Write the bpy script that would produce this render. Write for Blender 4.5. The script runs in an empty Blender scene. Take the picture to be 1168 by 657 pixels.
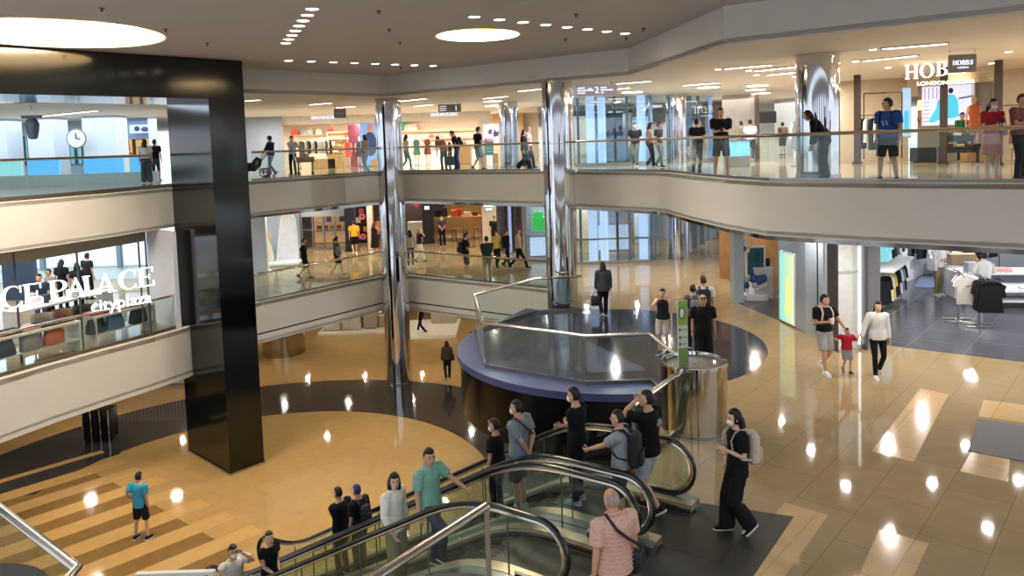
import bpy, bmesh, math, random
from mathutils import Vector, Matrix
from mathutils.geometry import tessellate_polygon
random.seed(7)
C = bpy.context.scene.collection
PI = math.pi
# ------------------------------------------------------------------ camera model (levels: ground 0, middle 4.05, upper 8.25)
F, PPX, PPY, CZ = 843.0, 584.0, 220.0, 9.3
RM = (Matrix.Rotation(PI/2 - math.radians(3.80), 3, 'X') @ Matrix.Rotation(math.radians(-1.86), 3, 'Z'))
G1, G2, G3 = 0.0, 4.05, 8.25
EYE = Vector((0, 0, CZ))
def ray(px, py): return RM @ Vector(((px-PPX)/F, -(py-PPY)/F, -1.0))
def onz(px, py, z):
    d = ray(px, py); return EYE + d*((z-CZ)/d.z)
def aty(px, py, y):
    d = ray(px, py); return EYE + d*(y/d.y)
# ------------------------------------------------------------------ materials
def lin(h):
    h = h.lstrip('#'); v = [int(h[i:i+2], 16)/255 for i in (0, 2, 4)]
    return tuple(c/12.92 if c <= .04045 else ((c+.055)/1.055)**2.4 for c in v) + (1,)
_M = {}
def mat(h, rough=.6, metal=0, emit=0, var=.06, scale=6, spec=.5, key=None, bump=0):
    k = key or (h, rough, metal, emit, var, scale, spec, bump)
    if k in _M: return _M[k]
    m = bpy.data.materials.new('mat_%d' % len(_M)); m.use_nodes = True; n = m.node_tree.nodes; L = m.node_tree.links
    b = n['Principled BSDF']; c = lin(h)
    b.inputs['Roughness'].default_value = rough; b.inputs['Metallic'].default_value = metal
    b.inputs['Specular IOR Level'].default_value = spec
    if emit:
        b.inputs['Emission Color'].default_value = c; b.inputs['Emission Strength'].default_value = emit
        b.inputs['Base Color'].default_value = c
    else:
        t = n.new('ShaderNodeTexCoord'); z = n.new('ShaderNodeTexNoise'); z.inputs['Scale'].default_value = scale; z.inputs['Detail'].default_value = 3
        r = n.new('ShaderNodeValToRGB'); lo = tuple(max(0, x*(1-var)) for x in c[:3]) + (1,); hi = tuple(min(1, x*(1+var)) for x in c[:3]) + (1,)
        r.color_ramp.elements[0].color = lo; r.color_ramp.elements[1].color = hi
        r.color_ramp.elements[0].position = .3; r.color_ramp.elements[1].position = .7
        L.new(t.outputs['Object'], z.inputs['Vector']); L.new(z.outputs['Fac'], r.inputs['Fac']); L.new(r.outputs['Color'], b.inputs['Base Color'])
        if bump:
            bp = n.new('ShaderNodeBump'); bp.inputs['Strength'].default_value = bump; bp.inputs['Distance'].default_value = .02
            L.new(z.outputs['Fac'], bp.inputs['Height']); L.new(bp.outputs['Normal'], b.inputs['Normal'])
    _M[k] = m; return m
def cloth(h): return mat(h, .85, var=.12, scale=30, spec=.2)
def metal(h='#c9c9cc', rough=.18): return mat(h, rough, 1, var=.03)
def tiles(key, h, h2, grout, tw, th, ang, rough, gw=.006, spec=.5, noise=.5):
    if key in _M: return _M[key]
    m = bpy.data.materials.new(key); m.use_nodes = True; n = m.node_tree.nodes; L = m.node_tree.links; b = n['Principled BSDF']
    t = n.new('ShaderNodeTexCoord'); mp = n.new('ShaderNodeMapping'); mp.inputs['Rotation'].default_value = (0, 0, math.radians(ang))
    br = n.new('ShaderNodeTexBrick'); br.offset = .5; br.inputs['Scale'].default_value = 1; br.inputs['Brick Width'].default_value = tw; br.inputs['Row Height'].default_value = th
    br.inputs['Mortar Size'].default_value = gw; br.inputs['Mortar Smooth'].default_value = .1
    br.inputs['Color1'].default_value = lin(h); br.inputs['Color2'].default_value = lin(h2); br.inputs['Mortar'].default_value = lin(grout)
    z = n.new('ShaderNodeTexNoise'); z.inputs['Scale'].default_value = 3.5; z.inputs['Detail'].default_value = 6
    mx = n.new('ShaderNodeMix'); mx.data_type = 'RGBA'; mx.blend_type = 'OVERLAY'; mx.inputs['Factor'].default_value = .35*noise
    L.new(t.outputs['Object'], mp.inputs['Vector']); L.new(mp.outputs['Vector'], br.inputs['Vector']); L.new(t.outputs['Object'], z.inputs['Vector'])
    L.new(br.outputs['Color'], mx.inputs[6]); L.new(z.outputs['Color'], mx.inputs[7]); 
    bw = n.new('ShaderNodeRGBToBW'); L.new(z.outputs['Color'], bw.inputs['Color']); L.new(bw.outputs['Val'], mx.inputs[7])
    L.new(mx.outputs[2], b.inputs['Base Color']); b.inputs['Roughness'].default_value = rough; b.inputs['Specular IOR Level'].default_value = spec
    _M[key] = m; return m
def glass(key, tint, refl=.12, rough=0.0):
    if key in _M: return _M[key]
    m = bpy.data.materials.new(key); m.use_nodes = True; n = m.node_tree.nodes; L = m.node_tree.links
    n.remove(n['Principled BSDF']); o = n['Material Output']
    tr = n.new('ShaderNodeBsdfTransparent'); tr.inputs['Color'].default_value = lin(tint)
    gl = n.new('ShaderNodeBsdfGlossy'); gl.inputs['Roughness'].default_value = rough; gl.inputs['Color'].default_value = (.9, .95, 1, 1)
    lw = n.new('ShaderNodeLayerWeight'); lw.inputs['Blend'].default_value = .5
    pw = n.new('ShaderNodeMath'); pw.operation = 'POWER'; pw.inputs[1].default_value = 4
    mu = n.new('ShaderNodeMath'); mu.operation = 'MULTIPLY_ADD'; mu.inputs[1].default_value = .45; mu.inputs[2].default_value = refl*.25; mu.use_clamp = True
    mx = n.new('ShaderNodeMixShader'); L.new(lw.outputs['Facing'], pw.inputs[0]); L.new(pw.outputs[0], mu.inputs[0]); L.new(mu.outputs[0], mx.inputs[0]); L.new(tr.outputs[0], mx.inputs[1]); L.new(gl.outputs[0], mx.inputs[2]); L.new(mx.outputs[0], o.inputs[0])
    _M[key] = m; return m
GLASS = lambda: glass('clear_glass', '#f5faf8', .12)
DGLASS = lambda: glass('dark_glass', '#9fb0ac', .2)
CHROME = lambda: metal('#d4d4d8', .06)
STEEL = lambda: metal('#b9b7b2', .25)
# ------------------------------------------------------------------ objects
def thing(name, label, cat, loc=(0, 0, 0), rz=0, group=None):
    o = bpy.data.objects.new(name, None); C.objects.link(o); o.empty_display_size = .2
    o.location = loc; o.rotation_euler = (0, 0, rz); o['label'] = label; o['category'] = cat
    if group: o['group'] = group
    return o
def tag(o, label, cat, group=None, kind=None):
    o['label'] = label; o['category'] = cat
    if group: o['group'] = group
    if kind: o['kind'] = kind
    return o
def inv(o):
    while o.parent: o = o.parent
    return (Matrix.Translation(o.location) @ Matrix.Rotation(o.rotation_euler.z, 4, 'Z')).inverted()
class MB:
    """collects shapes, then build() links them as ONE mesh object"""
    def __init__(s): s.bm = bmesh.new(); s.slot = 0
    def _f(s, vs):
        try:
            f = s.bm.faces.new(vs); f.material_index = s.slot; return f
        except ValueError: return None
    def hexa(s, P):  # 8 points: bottom 4 ccw, top 4 ccw
        v = [s.bm.verts.new(p) for p in P]
        for q in ((3, 2, 1, 0), (4, 5, 6, 7), (0, 1, 5, 4), (1, 2, 6, 5), (2, 3, 7, 6), (3, 0, 4, 7)): s._f([v[i] for i in q])
        return s
    def box(s, c, d, rz=0, rx=0, ry=0):
        M = Matrix.Translation(c) @ Matrix.Rotation(rz, 4, 'Z') @ Matrix.Rotation(ry, 4, 'Y') @ Matrix.Rotation(rx, 4, 'X')
        x, y, z = d[0]/2, d[1]/2, d[2]/2
        return s.hexa([M @ Vector(p) for p in ((-x, -y, -z), (x, -y, -z), (x, y, -z), (-x, y, -z), (-x, -y, z), (x, -y, z), (x, y, z), (-x, y, z))])
    def rbox(s, c, d, r=.02, rz=0, n=3, M=None):  # box with rounded vertical edges and softened top
        x, y = d[0]/2, d[1]/2; r = min(r, x*.98, y*.98); pts = []
        for cx, cy, a0 in ((x-r, y-r, 0), (-x+r, y-r, PI/2), (-x+r, -y+r, PI), (x-r, -y+r, 1.5*PI)):
            for i in range(n+1):
                a = a0 + i*PI/2/n; pts.append((cx+r*math.cos(a), cy+r*math.sin(a)))
        T = M or (Matrix.Translation(c) @ Matrix.Rotation(rz, 4, 'Z'))
        h = d[2]/2; b = min(r*.6, h*.6); rings = []
        for z, k in ((-h, 1-b/max(x, y)), (-h+b, 1), (h-b, 1), (h, 1-b/max(x, y))):
            rings.append([s.bm.verts.new(T @ Vector((p[0]*k, p[1]*k, z))) for p in pts])
        for a, q in zip(rings, rings[1:]):
            for i in range(len(pts)): s._f((a[i], a[(i+1) % len(pts)], q[(i+1) % len(pts)], q[i]))
        s._f(rings[0][::-1]); s._f(rings[-1]); return s
    def prism(s, poly, z0, z1, holes=()):
        loops = [poly] + list(holes); V = []; flat = []
        for lp in loops:
            a = [s.bm.verts.new((p[0], p[1], z0)) for p in lp]; b = [s.bm.verts.new((p[0], p[1], z1)) for p in lp]; V.append((a, b))
            for i in range(len(lp)): s._f((a[i], a[(i+1) % len(lp)], b[(i+1) % len(lp)], b[i]))
        fa = [v for a, b in V for v in a]; fb = [v for a, b in V for v in b]
        for t in tessellate_polygon([[Vector((p[0], p[1], 0)) for p in lp] for lp in loops]):
            s._f([fb[i] for i in t]); s._f([fa[i] for i in t][::-1])
        bmesh.ops.recalc_face_normals(s.bm, faces=s.bm.faces[:]); return s
    def wall(s, line, z0, z1, th=.1, side=1):  # strip along a polyline, thickness to the left (side=1) of travel
        n = len(line); off = []
        for i in range(n):
            d = Vector((0, 0))
            if i > 0: d += (Vector(line[i][:2])-Vector(line[i-1][:2])).normalized()
            if i < n-1: d += (Vector(line[i+1][:2])-Vector(line[i][:2])).normalized()
            d.normalize(); off.append((line[i][0]-d.y*th*side, line[i][1]+d.x*th*side))
        Z0 = z0 if isinstance(z0, (list, tuple)) else [z0]*n; Z1 = z1 if isinstance(z1, (list, tuple)) else [z1]*n
        R = []
        for i in range(n):
            a, b = line[i], off[i]
            R.append([s.bm.verts.new(p) for p in ((a[0], a[1], Z0[i]), (b[0], b[1], Z0[i]), (b[0], b[1], Z1[i]), (a[0], a[1], Z1[i]))])
        for a, b in zip(R, R[1:]):
            for j in range(4): s._f((a[j], a[(j+1) % 4], b[(j+1) % 4], b[j]))
        s._f(R[0][::-1]); s._f(R[-1]); return s
    def tube(s, pts, r, n=8, ry=None, side=None, closed=False):
        """swept ellipse; r scalar or list; ry second radius; side = reference direction of the first radius"""
        P = [Vector(p) for p in pts]; k = len(P); R = r if isinstance(r, (list, tuple)) else [r]*k
        RY = R if ry is None else (ry if isinstance(ry, (list, tuple)) else [ry]*k); rings = []; ref = Vector(side) if side else None
        for i in range(k):
            if closed: t = P[(i+1) % k]-P[i-1]
            else: t = P[min(i+1, k-1)]-P[max(i-1, 0)]
            t = t.normalized() if t.length > 1e-9 else Vector((0, 0, 1))
            if ref is None: ref = Vector((1, 0, 0)) if abs(t.x) < .8 else Vector((0, 1, 0))
            u = ref - t*ref.dot(t)
            if u.length < 1e-6: u = t.orthogonal()
            u.normalize(); w = t.cross(u)
            if side is None: ref = u
            rings.append([s.bm.verts.new(P[i]+u*math.cos(2*PI*j/n)*R[i]+w*math.sin(2*PI*j/n)*RY[i]) for j in range(n)])
        for a, b in (zip(rings, rings[1:]+rings[:1]) if closed else zip(rings, rings[1:])):
            for j in range(n): s._f((a[j], a[(j+1) % n], b[(j+1) % n], b[j]))
        if not closed: s._f(rings[0][::-1]); s._f(rings[-1])
        return s
    def cyl(s, c, r, h, n=24, r2=None):
        return s.tube([(c[0], c[1], c[2]), (c[0], c[1], c[2]+h)], [r, r if r2 is None else r2], n)
    def lathe(s, prof, c=(0, 0, 0), n=32, caps=True, sx=1, sy=1):
        R = [[s.bm.verts.new((c[0]+r*sx*math.cos(2*PI*j/n), c[1]+r*sy*math.sin(2*PI*j/n), c[2]+z)) for j in range(n)] for r, z in prof]
        for a, b in zip(R, R[1:]):
            for j in range(n): s._f((a[j], a[(j+1) % n], b[(j+1) % n], b[j]))
        if caps: s._f(R[0][::-1]); s._f(R[-1])
        return s
    def ell(s, c, r, n=12, m=8, M=None):
        T = Matrix.Translation(c) @ (M.to_4x4() if M else Matrix.Identity(4)); r = (r, r, r) if not isinstance(r, (tuple, list)) else r
        top = s.bm.verts.new(T @ Vector((0, 0, r[2]))); bot = s.bm.verts.new(T @ Vector((0, 0, -r[2]))); R = []
        for i in range(1, m):
            a = PI*i/m; R.append([s.bm.verts.new(T @ Vector((r[0]*math.sin(a)*math.cos(2*PI*j/n), r[1]*math.sin(a)*math.sin(2*PI*j/n), r[2]*math.cos(a)))) for j in range(n)])
        for j in range(n):
            s._f((top, R[0][j], R[0][(j+1) % n])); s._f((bot, R[-1][(j+1) % n], R[-1][j]))
        for a, b in zip(R, R[1:]):
            for j in range(n): s._f((a[j], b[j], b[(j+1) % n], a[(j+1) % n]))
        return s
    def flat(s, poly, M, th):  # polygon (2d) extruded by th along local z, placed by matrix M
        a = [s.bm.verts.new(M @ Vector((p[0], p[1], 0))) for p in poly]; b = [s.bm.verts.new(M @ Vector((p[0], p[1], th))) for p in poly]; n = len(poly)
        for i in range(n): s._f((a[i], a[(i+1) % n], b[(i+1) % n], b[i]))
        for t in tessellate_polygon([[Vector((p[0], p[1], 0)) for p in poly]]):
            s._f([b[i] for i in t]); s._f([a[i] for i in t][::-1])
        return s
    def build(s, name, m, parent=None, smooth=False, world=False, bevel=0, fix=True):
        if fix: bmesh.ops.recalc_face_normals(s.bm, faces=s.bm.faces[:])
        if world and parent is not None: s.bm.transform(inv(parent))
        if bevel:
            es = [e for e in s.bm.edges if e.is_manifold and e.calc_face_angle(0) > .6]
            bmesh.ops.bevel(s.bm, geom=es, offset=bevel, segments=2, profile=.7, affect='EDGES')
        if smooth:
            for f in s.bm.faces: f.smooth = True
            for e in s.bm.edges:
                if e.is_manifold and e.calc_face_angle(0) > .7: e.smooth = False
        me = bpy.data.meshes.new(name); s.bm.to_mesh(me); s.bm.free()
        for x in (m if isinstance(m, (list, tuple)) else [m]): me.materials.append(x)
        o = bpy.data.objects.new(name, me); C.objects.link(o)
        if parent is not None: o.parent = parent
        return o
def struct(name, mb, m, smooth=False):
    o = mb.build(name, m, smooth=smooth); o['kind'] = 'structure'; return o
def solo(name, mb, m, label, cat, group=None, smooth=False, loc=None, bevel=0):
    """a top-level thing that is one mesh; loc = its base point (mesh given in world coordinates)"""
    if loc is not None: mb.bm.transform(Matrix.Translation(-Vector(loc)))
    o = mb.build(name, m, smooth=smooth, bevel=bevel)
    if loc is not None: o.location = loc
    return tag(o, label, cat, group)
def copy_tree(o, parent=None):
    c = o.copy(); C.objects.link(c)
    if parent is not None: c.parent = parent
    for ch in list(o.children): copy_tree(ch, c)
    return c
def text_mesh(txt, size, depth, name='tmp'):
    cu = bpy.data.curves.new(name, 'FONT'); cu.body = txt; cu.size = size; cu.extrude = depth; cu.align_x = 'CENTER'; cu.align_y = 'CENTER'
    o = bpy.data.objects.new(name, cu); C.objects.link(o); dg = bpy.context.evaluated_depsgraph_get()
    me = bpy.data.meshes.new_from_object(o.evaluated_get(dg)); bpy.data.objects.remove(o); bpy.data.curves.remove(cu); return me
def text_to(mb, txt, size, depth, M):
    me = text_mesh(txt, size, depth); me.transform(M); mb.bm.from_mesh(me); bpy.data.meshes.remove(me); return mb
def upright(p, rz):  # matrix: local x along heading rz, local y up, local z out towards the viewer side
    return Matrix.Translation(p) @ Matrix.Rotation(rz, 4, 'Z') @ Matrix.Rotation(PI/2, 4, 'X')
# ================================================================== camera, world
cam = bpy.data.cameras.new('camera'); co = bpy.data.objects.new('camera', cam); C.objects.link(co)
co.matrix_world = Matrix.Translation(EYE) @ RM.to_4x4()
cam.sensor_fit = 'HORIZONTAL'; cam.sensor_width = 36; cam.lens = 36*F/1168; cam.shift_y = -(328.5-PPY)/1168; cam.clip_end = 300
S = bpy.context.scene; S.camera = co
S.view_settings.view_transform = 'Standard'; S.view_settings.look = 'None'; S.view_settings.gamma = 1; S.view_settings.use_curve_mapping = False
S.view_settings.exposure = 0.14
w = bpy.data.worlds.new('world'); S.world = w; w.use_nodes = True
w.node_tree.nodes['Background'].inputs[0].default_value = (.80, .88, 1, 1); w.node_tree.nodes['Background'].inputs[1].default_value = 1.35
S.cycles.max_bounces = 7; S.cycles.diffuse_bounces = 3; S.cycles.glossy_bounces = 4; S.cycles.transparent_max_bounces = 24; S.cycles.transmission_bounces = 4
S.cycles.caustics_reflective = False; S.cycles.caustics_refractive = False; S.cycles.sample_clamp_indirect = 6; S.cycles.blur_glossy = .5
# ================================================================== plan
ax = math.radians(48)                                             # the mall's grid direction
U = Vector((math.cos(ax), math.sin(ax), 0)); V = Vector((math.sin(ax), -math.cos(ax), 0))
def arc(cx, cy, r, a0, a1, n): return [(cx+r*math.cos(math.radians(a0+(a1-a0)*i/n)), cy+r*math.sin(math.radians(a0+(a1-a0)*i/n))) for i in range(n+1)]
DC, DR = (2.4, 18.9), 3.9                                         # the round platform
left3 = [(-16.2, 11.4), (-14.2, 14.6), (-13.2, 16.6), (-12.54, 18.06), (-11.99, 19.27), (-11.45, 20.64), (-11.0, 22.2), (-10.6, 23.4), (-10.35, 24.3), (-10.3, 25.0)]
back3 = [(-9.75, 25.8), (-9.23, 26.5), (-5.1, 31.6), (1.25, 27.09), (2.23, 25.82), (4.5, 23.2), (4.73, 22.7), (4.97, 20.28), (5.29, 18.3), (5.75, 16.7), (7.49, 15.13), (9.46, 13.62), (13.2, 10.7), (16.5, 8.0)]
left2 = [(-16.0, 10.8), (-13.9, 14.3), (-12.38, 17.37), (-11.9, 18.5), (-11.15, 19.9), (-10.45, 21.1), (-9.98, 22.05), (-9.87, 22.5), (-9.9, 23.4)]
back2 = [(-9.2, 25.2), (-8.92, 25.55), (-5.05, 30.5), (1.26, 26.05), (1.95, 25.3), (1.95, 22.75)]
disc_l = arc(DC[0], DC[1], DR-.12, 97, 285, 30)
# escalator frame: line of the far handrail is A, the near one D; t runs down the slope
ETOP = Vector((2.09, 10.38, 0)); EB = Vector((-5.86, 15.76, 0)); EU = (EB-ETOP).normalized(); ETOP -= EU*.45; EN = Vector((-EU.y, EU.x, 0))
if EN.y < 0: EN = -EN
ELEN = (EB-ETOP).length
def ep(t, n, z=0): return ETOP + EU*t + EN*n + Vector((0, 0, z))   # n = 0 at the far handrail, negative towards the viewer
NA, NB, NC, ND = 0.0, -1.32, -1.60, -2.86
e2 = lambda t, n: tuple(ep(t, n)[:2])
void2 = left2 + back2 + disc_l[1:] + [(3.35, 15.0), (2.75, 13.6), e2(1.1, .30), e2(1.05, .30), e2(1.05, -3.1), e2(1.9, -3.25), (-.41, 8.26), (-1.43, 6.93), (-4.2, 3.2)]
out2 = [(-4.2, -3), (24, -3), (24, 56), (-34, 56), (-34, 10.8)]
out3 = [(34, 8), (34, 60), (-44, 60), (-44, 11.4)]
up = [(-44, 24.2), (-10.6, 25.4), (-8.6, 23.75), (-8.43, 23.6), (-4.5, 27.4), (-.58, 24.6), (3.5, 21.65), (4.42, 15.25), (8.46, 12.2), (14, 8)]
GOLD = tiles('gold_stone', '#a08a66', '#a58e6a', '#85714f', 1.6, .8, -48, .05, .006)
GOLD1 = tiles('gold_stone_ground', '#a88755', '#ac8b59', '#94754a', 1.8, .9, -48, .06, .005)
TAN1 = tiles('tan_stone', '#8a6a38', '#8f6f3c', '#6e5228', 1.2, .6, -48, .14, .005)
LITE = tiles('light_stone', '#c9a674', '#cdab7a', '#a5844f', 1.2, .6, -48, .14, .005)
DARKST = tiles('dark_stone', '#312f2f', '#393737', '#4a4745', 1.2, 1.2, -48, .08, .008)
GREYT = tiles('store_tile', '#4b4c54', '#50515a', '#6d6e74', 1.2, 1.2, -48, .22, .01)
UPT = tiles('upper_stone', '#ab9d86', '#b1a38a', '#8e806a', 1.0, 1.0, -48, .07, .006)
WHITE = mat('#d6d3ce', .6, var=.02, scale=2)
CEIL = mat('#bcbdc2', .7, var=.02, scale=1)
CEIL3 = mat('#e8e1d8', .6, var=.02, scale=1)
BLACK = mat('#060807', .12, var=.2, scale=1.5, spec=.6)
MIR = metal('#8f8b86', .08)
# ------------------------------------------------------------------ ground floor with its inlays
struct('floor', MB().prism([(-36, 2), (24, 2), (24, 58), (-36, 58)], -.2, 0), GOLD1)
RC = (-7.15, 19.4)
ring = MB(); ro = arc(RC[0], RC[1], 9.9, -30, 175, 60); ri = arc(RC[0], RC[1], 6.4, 175, -30, 60)
ring.prism(ro+ri, 0, .004); struct('floor', ring, DARKST)
bd = Vector((-.70, -.715, 0))                                      # direction of the floor bands
ends = [(-13.1, 22.75), (-12.18, 22.07), (-11.31, 21.43), (-10.36, 20.72), (-9.43, 19.98), (-8.45, 19.2), (-7.52, 18.47), (-6.55, 17.73)]
bandsA = MB(); bandsB = MB()
pn = Vector((.79, -.61, 0))
for i, e in enumerate(ends):
    a = Vector((e[0], e[1], 0)); hw = .30
    q = [a-pn*hw*1.0, a+pn*hw*1.0, a+pn*hw+bd*16, a-pn*hw+bd*16]
    bandsA.prism([tuple(p[:2]) for p in q], 0, .006)
    b = a + pn*.6 - bd*.0; q = [b-pn*.29+bd*.9, b+pn*.29+bd*.9, b+pn*.29+bd*16, b-pn*.29+bd*16]
    bandsB.prism([tuple(p[:2]) for p in q], 0, .003)
struct('floor', bandsA, mat('#b8935c', .08, var=.06, scale=4)); struct('floor', bandsB, mat('#7f6239', .08, var=.08, scale=4))
db = MB(); a = Vector((-12.6, 22.9, 0)); db.prism([tuple((a+pn*x+bd*y)[:2]) for x, y in ((-.25, 0), (.25, .2), (.25, 14), (-.25, 14))], 0, .008); struct('floor', db, DARKST)
bl = onz(22, 668, 0); struct('floor', MB().prism(arc(bl.x-1.0, bl.y-1.2, 2.1, 0, 360, 40)[:-1], 0, .02), mat('#16334a', .08, var=.1))
# ------------------------------------------------------------------ middle floor
struct('floor', MB().prism(void2+out2, G2-.12, G2), GOLD)
struct('floor', MB().prism([(-9.6, 11.2), (-4.53, 7.24), (-5.7, 5.7), (-12, 5.7), (-12, 11.2)], G2-.3, G2), GOLD)
struct('floor', MB().prism(arc(DC[0], DC[1], DR, 0, 360, 72)[:-1], G2-.05, G2+.006), tiles('disc_stone', '#2a2e3c', '#2d3140', '#1d2029', 1.0, 1.0, -48, .1, .006), True)
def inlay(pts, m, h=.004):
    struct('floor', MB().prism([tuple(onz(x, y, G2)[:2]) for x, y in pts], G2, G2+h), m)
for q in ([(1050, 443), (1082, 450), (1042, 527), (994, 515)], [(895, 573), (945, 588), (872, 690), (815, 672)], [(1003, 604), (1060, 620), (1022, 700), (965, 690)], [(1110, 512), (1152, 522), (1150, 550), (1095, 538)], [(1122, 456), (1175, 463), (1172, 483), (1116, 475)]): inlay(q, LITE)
inlay([(1115, 478), (1215, 494), (1215, 536), (1104, 515)], mat('#4a4744', .6, var=.2, scale=40), .012)
inlay([(700, 562), (775, 571), (905, 590), (790, 760), (640, 700)], mat('#3b3834', .45, .0, var=.15, scale=25), .012)
store = [onz(*p, G2) for p in ((887, 365), (919, 379.5), (946, 384), (1020, 395), (1168, 413))]
se = [tuple(p[:2]) for p in store]
struct('floor', MB().prism([se[0], se[1], se[2], se[3], se[4], (20, 12.5), (23, 15), (23, 32), (9, 32), tuple(onz(842, 346, G2)[:2])], G2, G2+.008), GREYT)
# ------------------------------------------------------------------ upper floor, ceilings, fascias
struct('floor', MB().prism(left3+back3+out3, G3-.1, G3), UPT)
struct('ceiling', MB().prism(left3+back3+out3, 7.06, 7.14), mat('#d8d4cc', .6, var=.02))
struct('ceiling', MB().prism(left2+back2[:-1]+[(2.4, 25.0), (24, 25), (24, 56), (-34, 56), (-34, 10.8)], 2.66, 2.74), mat('#d8d4cc', .6, var=.02))
struct('ceiling', MB().prism(up+[(44, 8), (44, 60), (-44, 60)], 11.2, 11.3), CEIL3)
ov = [onz(545, 40, 11.95), onz(66, 39, 11.95)]
holes = [arc(ov[0].x, ov[0].y, 1.02, 0, 360, 40)[:-1], arc(ov[1].x, ov[1].y, 2.1, 0, 360, 48)[:-1]]
atr = up + [(14, 4), (-22, 4)]
struct('ceiling', MB().prism([(-44, 4)] + up + [(40, 8), (40, 4)], 11.95, 12.05, holes), CEIL)
struct('trim_1', MB().wall(up, 11.18, 12.0, .15, 1), WHITE)
def off(line, d):
    out = []; n = len(line)
    for i in range(n):
        t = Vector((0, 0))
        if i > 0: t += (Vector(line[i])-Vector(line[i-1])).normalized()
        if i < n-1: t += (Vector(line[i+1])-Vector(line[i])).normalized()
        t.normalize(); out.append((line[i][0]-t.y*d, line[i][1]+t.x*d))
    return out
struct('trim_2', MB().wall(left3, 7.03, G3+.02, .16, 1), WHITE, True)
struct('trim_3', MB().wall(back3, 7.03, G3+.02, .16, 1), WHITE, True)
struct('trim_4', MB().wall(off(back3, .03), 6.93, 7.03, .2, 1), MIR, True)
struct('trim_5', MB().wall(left2, 2.55, G2+.02, .16, 1), WHITE, True)
struct('trim_6', MB().wall(back2[:-1], 2.98, G2+.02, .16, 1), WHITE, True)
struct('trim_7', MB().wall(off(back2[:-1], .05), 2.92, 2.98, .16, 1), mat('#1b1614', .4))
struct('trim_8', MB().wall(back2[:-1], 2.62, 2.92, .16, 1), WHITE, True)
struct('trim_9', MB().wall(off(left3, 1.35)[1:-2], 6.55, 7.06, .1, 1), mat('#8d8068', .7))    # bulkhead under the left balcony
for o_ in (left3[:-1],): struct('trim_10', MB().wall(off(o_, .9), G3, G3+.1, .08, 1), mat('#5d5548', .3))
# ------------------------------------------------------------------ round recess lights in the ceiling
WARM = mat('#ffe7bd', emit=5.0, key='warm_glow'); WARM2 = mat('#f4d9a8', .7, var=.02)
for c, r, lb in ((ov[0], 1.02, 'small round ceiling recess glowing warm above the atrium'), (ov[1], 2.1, 'large round ceiling recess glowing warm at the left above the black frame')):
    t = thing('recessed_ceiling_light', lb, 'ceiling light', (c.x, c.y, 11.95), 0)
    m = MB(); m.lathe([(r, -.01), (r, .55)], n=56, caps=False); m.lathe([(r+.05, -.012), (r-.02, -.012)], n=56, caps=False); m.build('recess_wall', WARM2, t, True)
    m = MB(); m.lathe([(r*1.0, .55), (.01, .56)], n=48, caps=False); m.build('recess_top', mat('#efe2c4', .7), t)
    m = MB(); m.tube([(r*.9*math.cos(a), r*.9*math.sin(a), .44) for a in [2*PI*i/48 for i in range(48)]], .07, 8, closed=True); m.build('light_ring', mat('#ffe9c4', emit=22, key='cove'), t, True)
# ------------------------------------------------------------------ downlights
def spots(a, b, n, lb):
    out = []
    for i in range(n):
        p = a.lerp(b, i/(n-1)); out.append(p)
    return out
DL = mat('#fff3df', emit=14, key='lamp_glow')
rows = [(onz(356, 10, 11.95), onz(326, 49, 11.95), 8, 'left row running away from the viewer'), (onz(329, 69, 11.95), onz(494, 75, 11.95), 8, 'far row in front of the back fascia'), (onz(541, 19, 11.95), onz(713, 38, 11.95), 8, 'right row beyond the small round recess')]
t = thing('ceiling_downlight', '', 'ceiling light'); proto = t
MB().lathe([(.12, -.012), (.15, -.012), (.15, .0), (.12, .0)], n=20, caps=False).build('trim_ring', mat('#e8e2d8', .5), t)
MB().cyl((0, 0, -.006), .12, .005, 20).build('lens', DL, t)
ORD = ['first', 'second', 'third', 'fourth', 'fifth', 'sixth', 'seventh', 'eighth', 'ninth', 'tenth', 'eleventh', 'twelfth']
SPOTS = []; first = True
for a, b, n, lb in rows:
    for i, p in enumerate(spots(a, b, n, lb)):
        o = proto if first else copy_tree(proto); first = False
        o.location = (p.x, p.y, 11.95); o['label'] = '%s round white downlight of the %s' % (ORD[i], lb); o['group'] = 'ceiling downlights'; SPOTS.append(p)
# ------------------------------------------------------------------ black portal frame
PD = (Vector((-11.73, 17.32, 0))-Vector((-7.70, 21.7, 0))).normalized(); PB = Vector((-PD.y, PD.x, 0))
if PB.y < 0: PB = -PB
P0 = Vector((-7.68, 21.58, 0))
t = thing('portal_frame', 'tall glossy black portal frame of one pillar and a wide top beam', 'portal frame', P0)
MB().prism([tuple((P0+PD*a+PB*b)[:2]) for a, b in ((0, 0), (1.06, 0), (1.06, 2.75), (0, 2.75))], .06, 11.94).build('pillar', BLACK, t, world=True)
MB().prism([tuple((P0+PD*a+PB*b)[:2]) for a, b in ((1.06, 0), (11, 0), (11, 2.75), (1.06, 2.75))], 10.83, 11.94).build('beam', BLACK, t, world=True)
MB().prism([tuple((P0+PD*a+PB*b)[:2]) for a, b in ((-.03, -.03), (1.09, -.03), (1.09, 2.78), (-.03, 2.78))], 0, .06).build('plinth', STEEL(), t, world=True)
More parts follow.
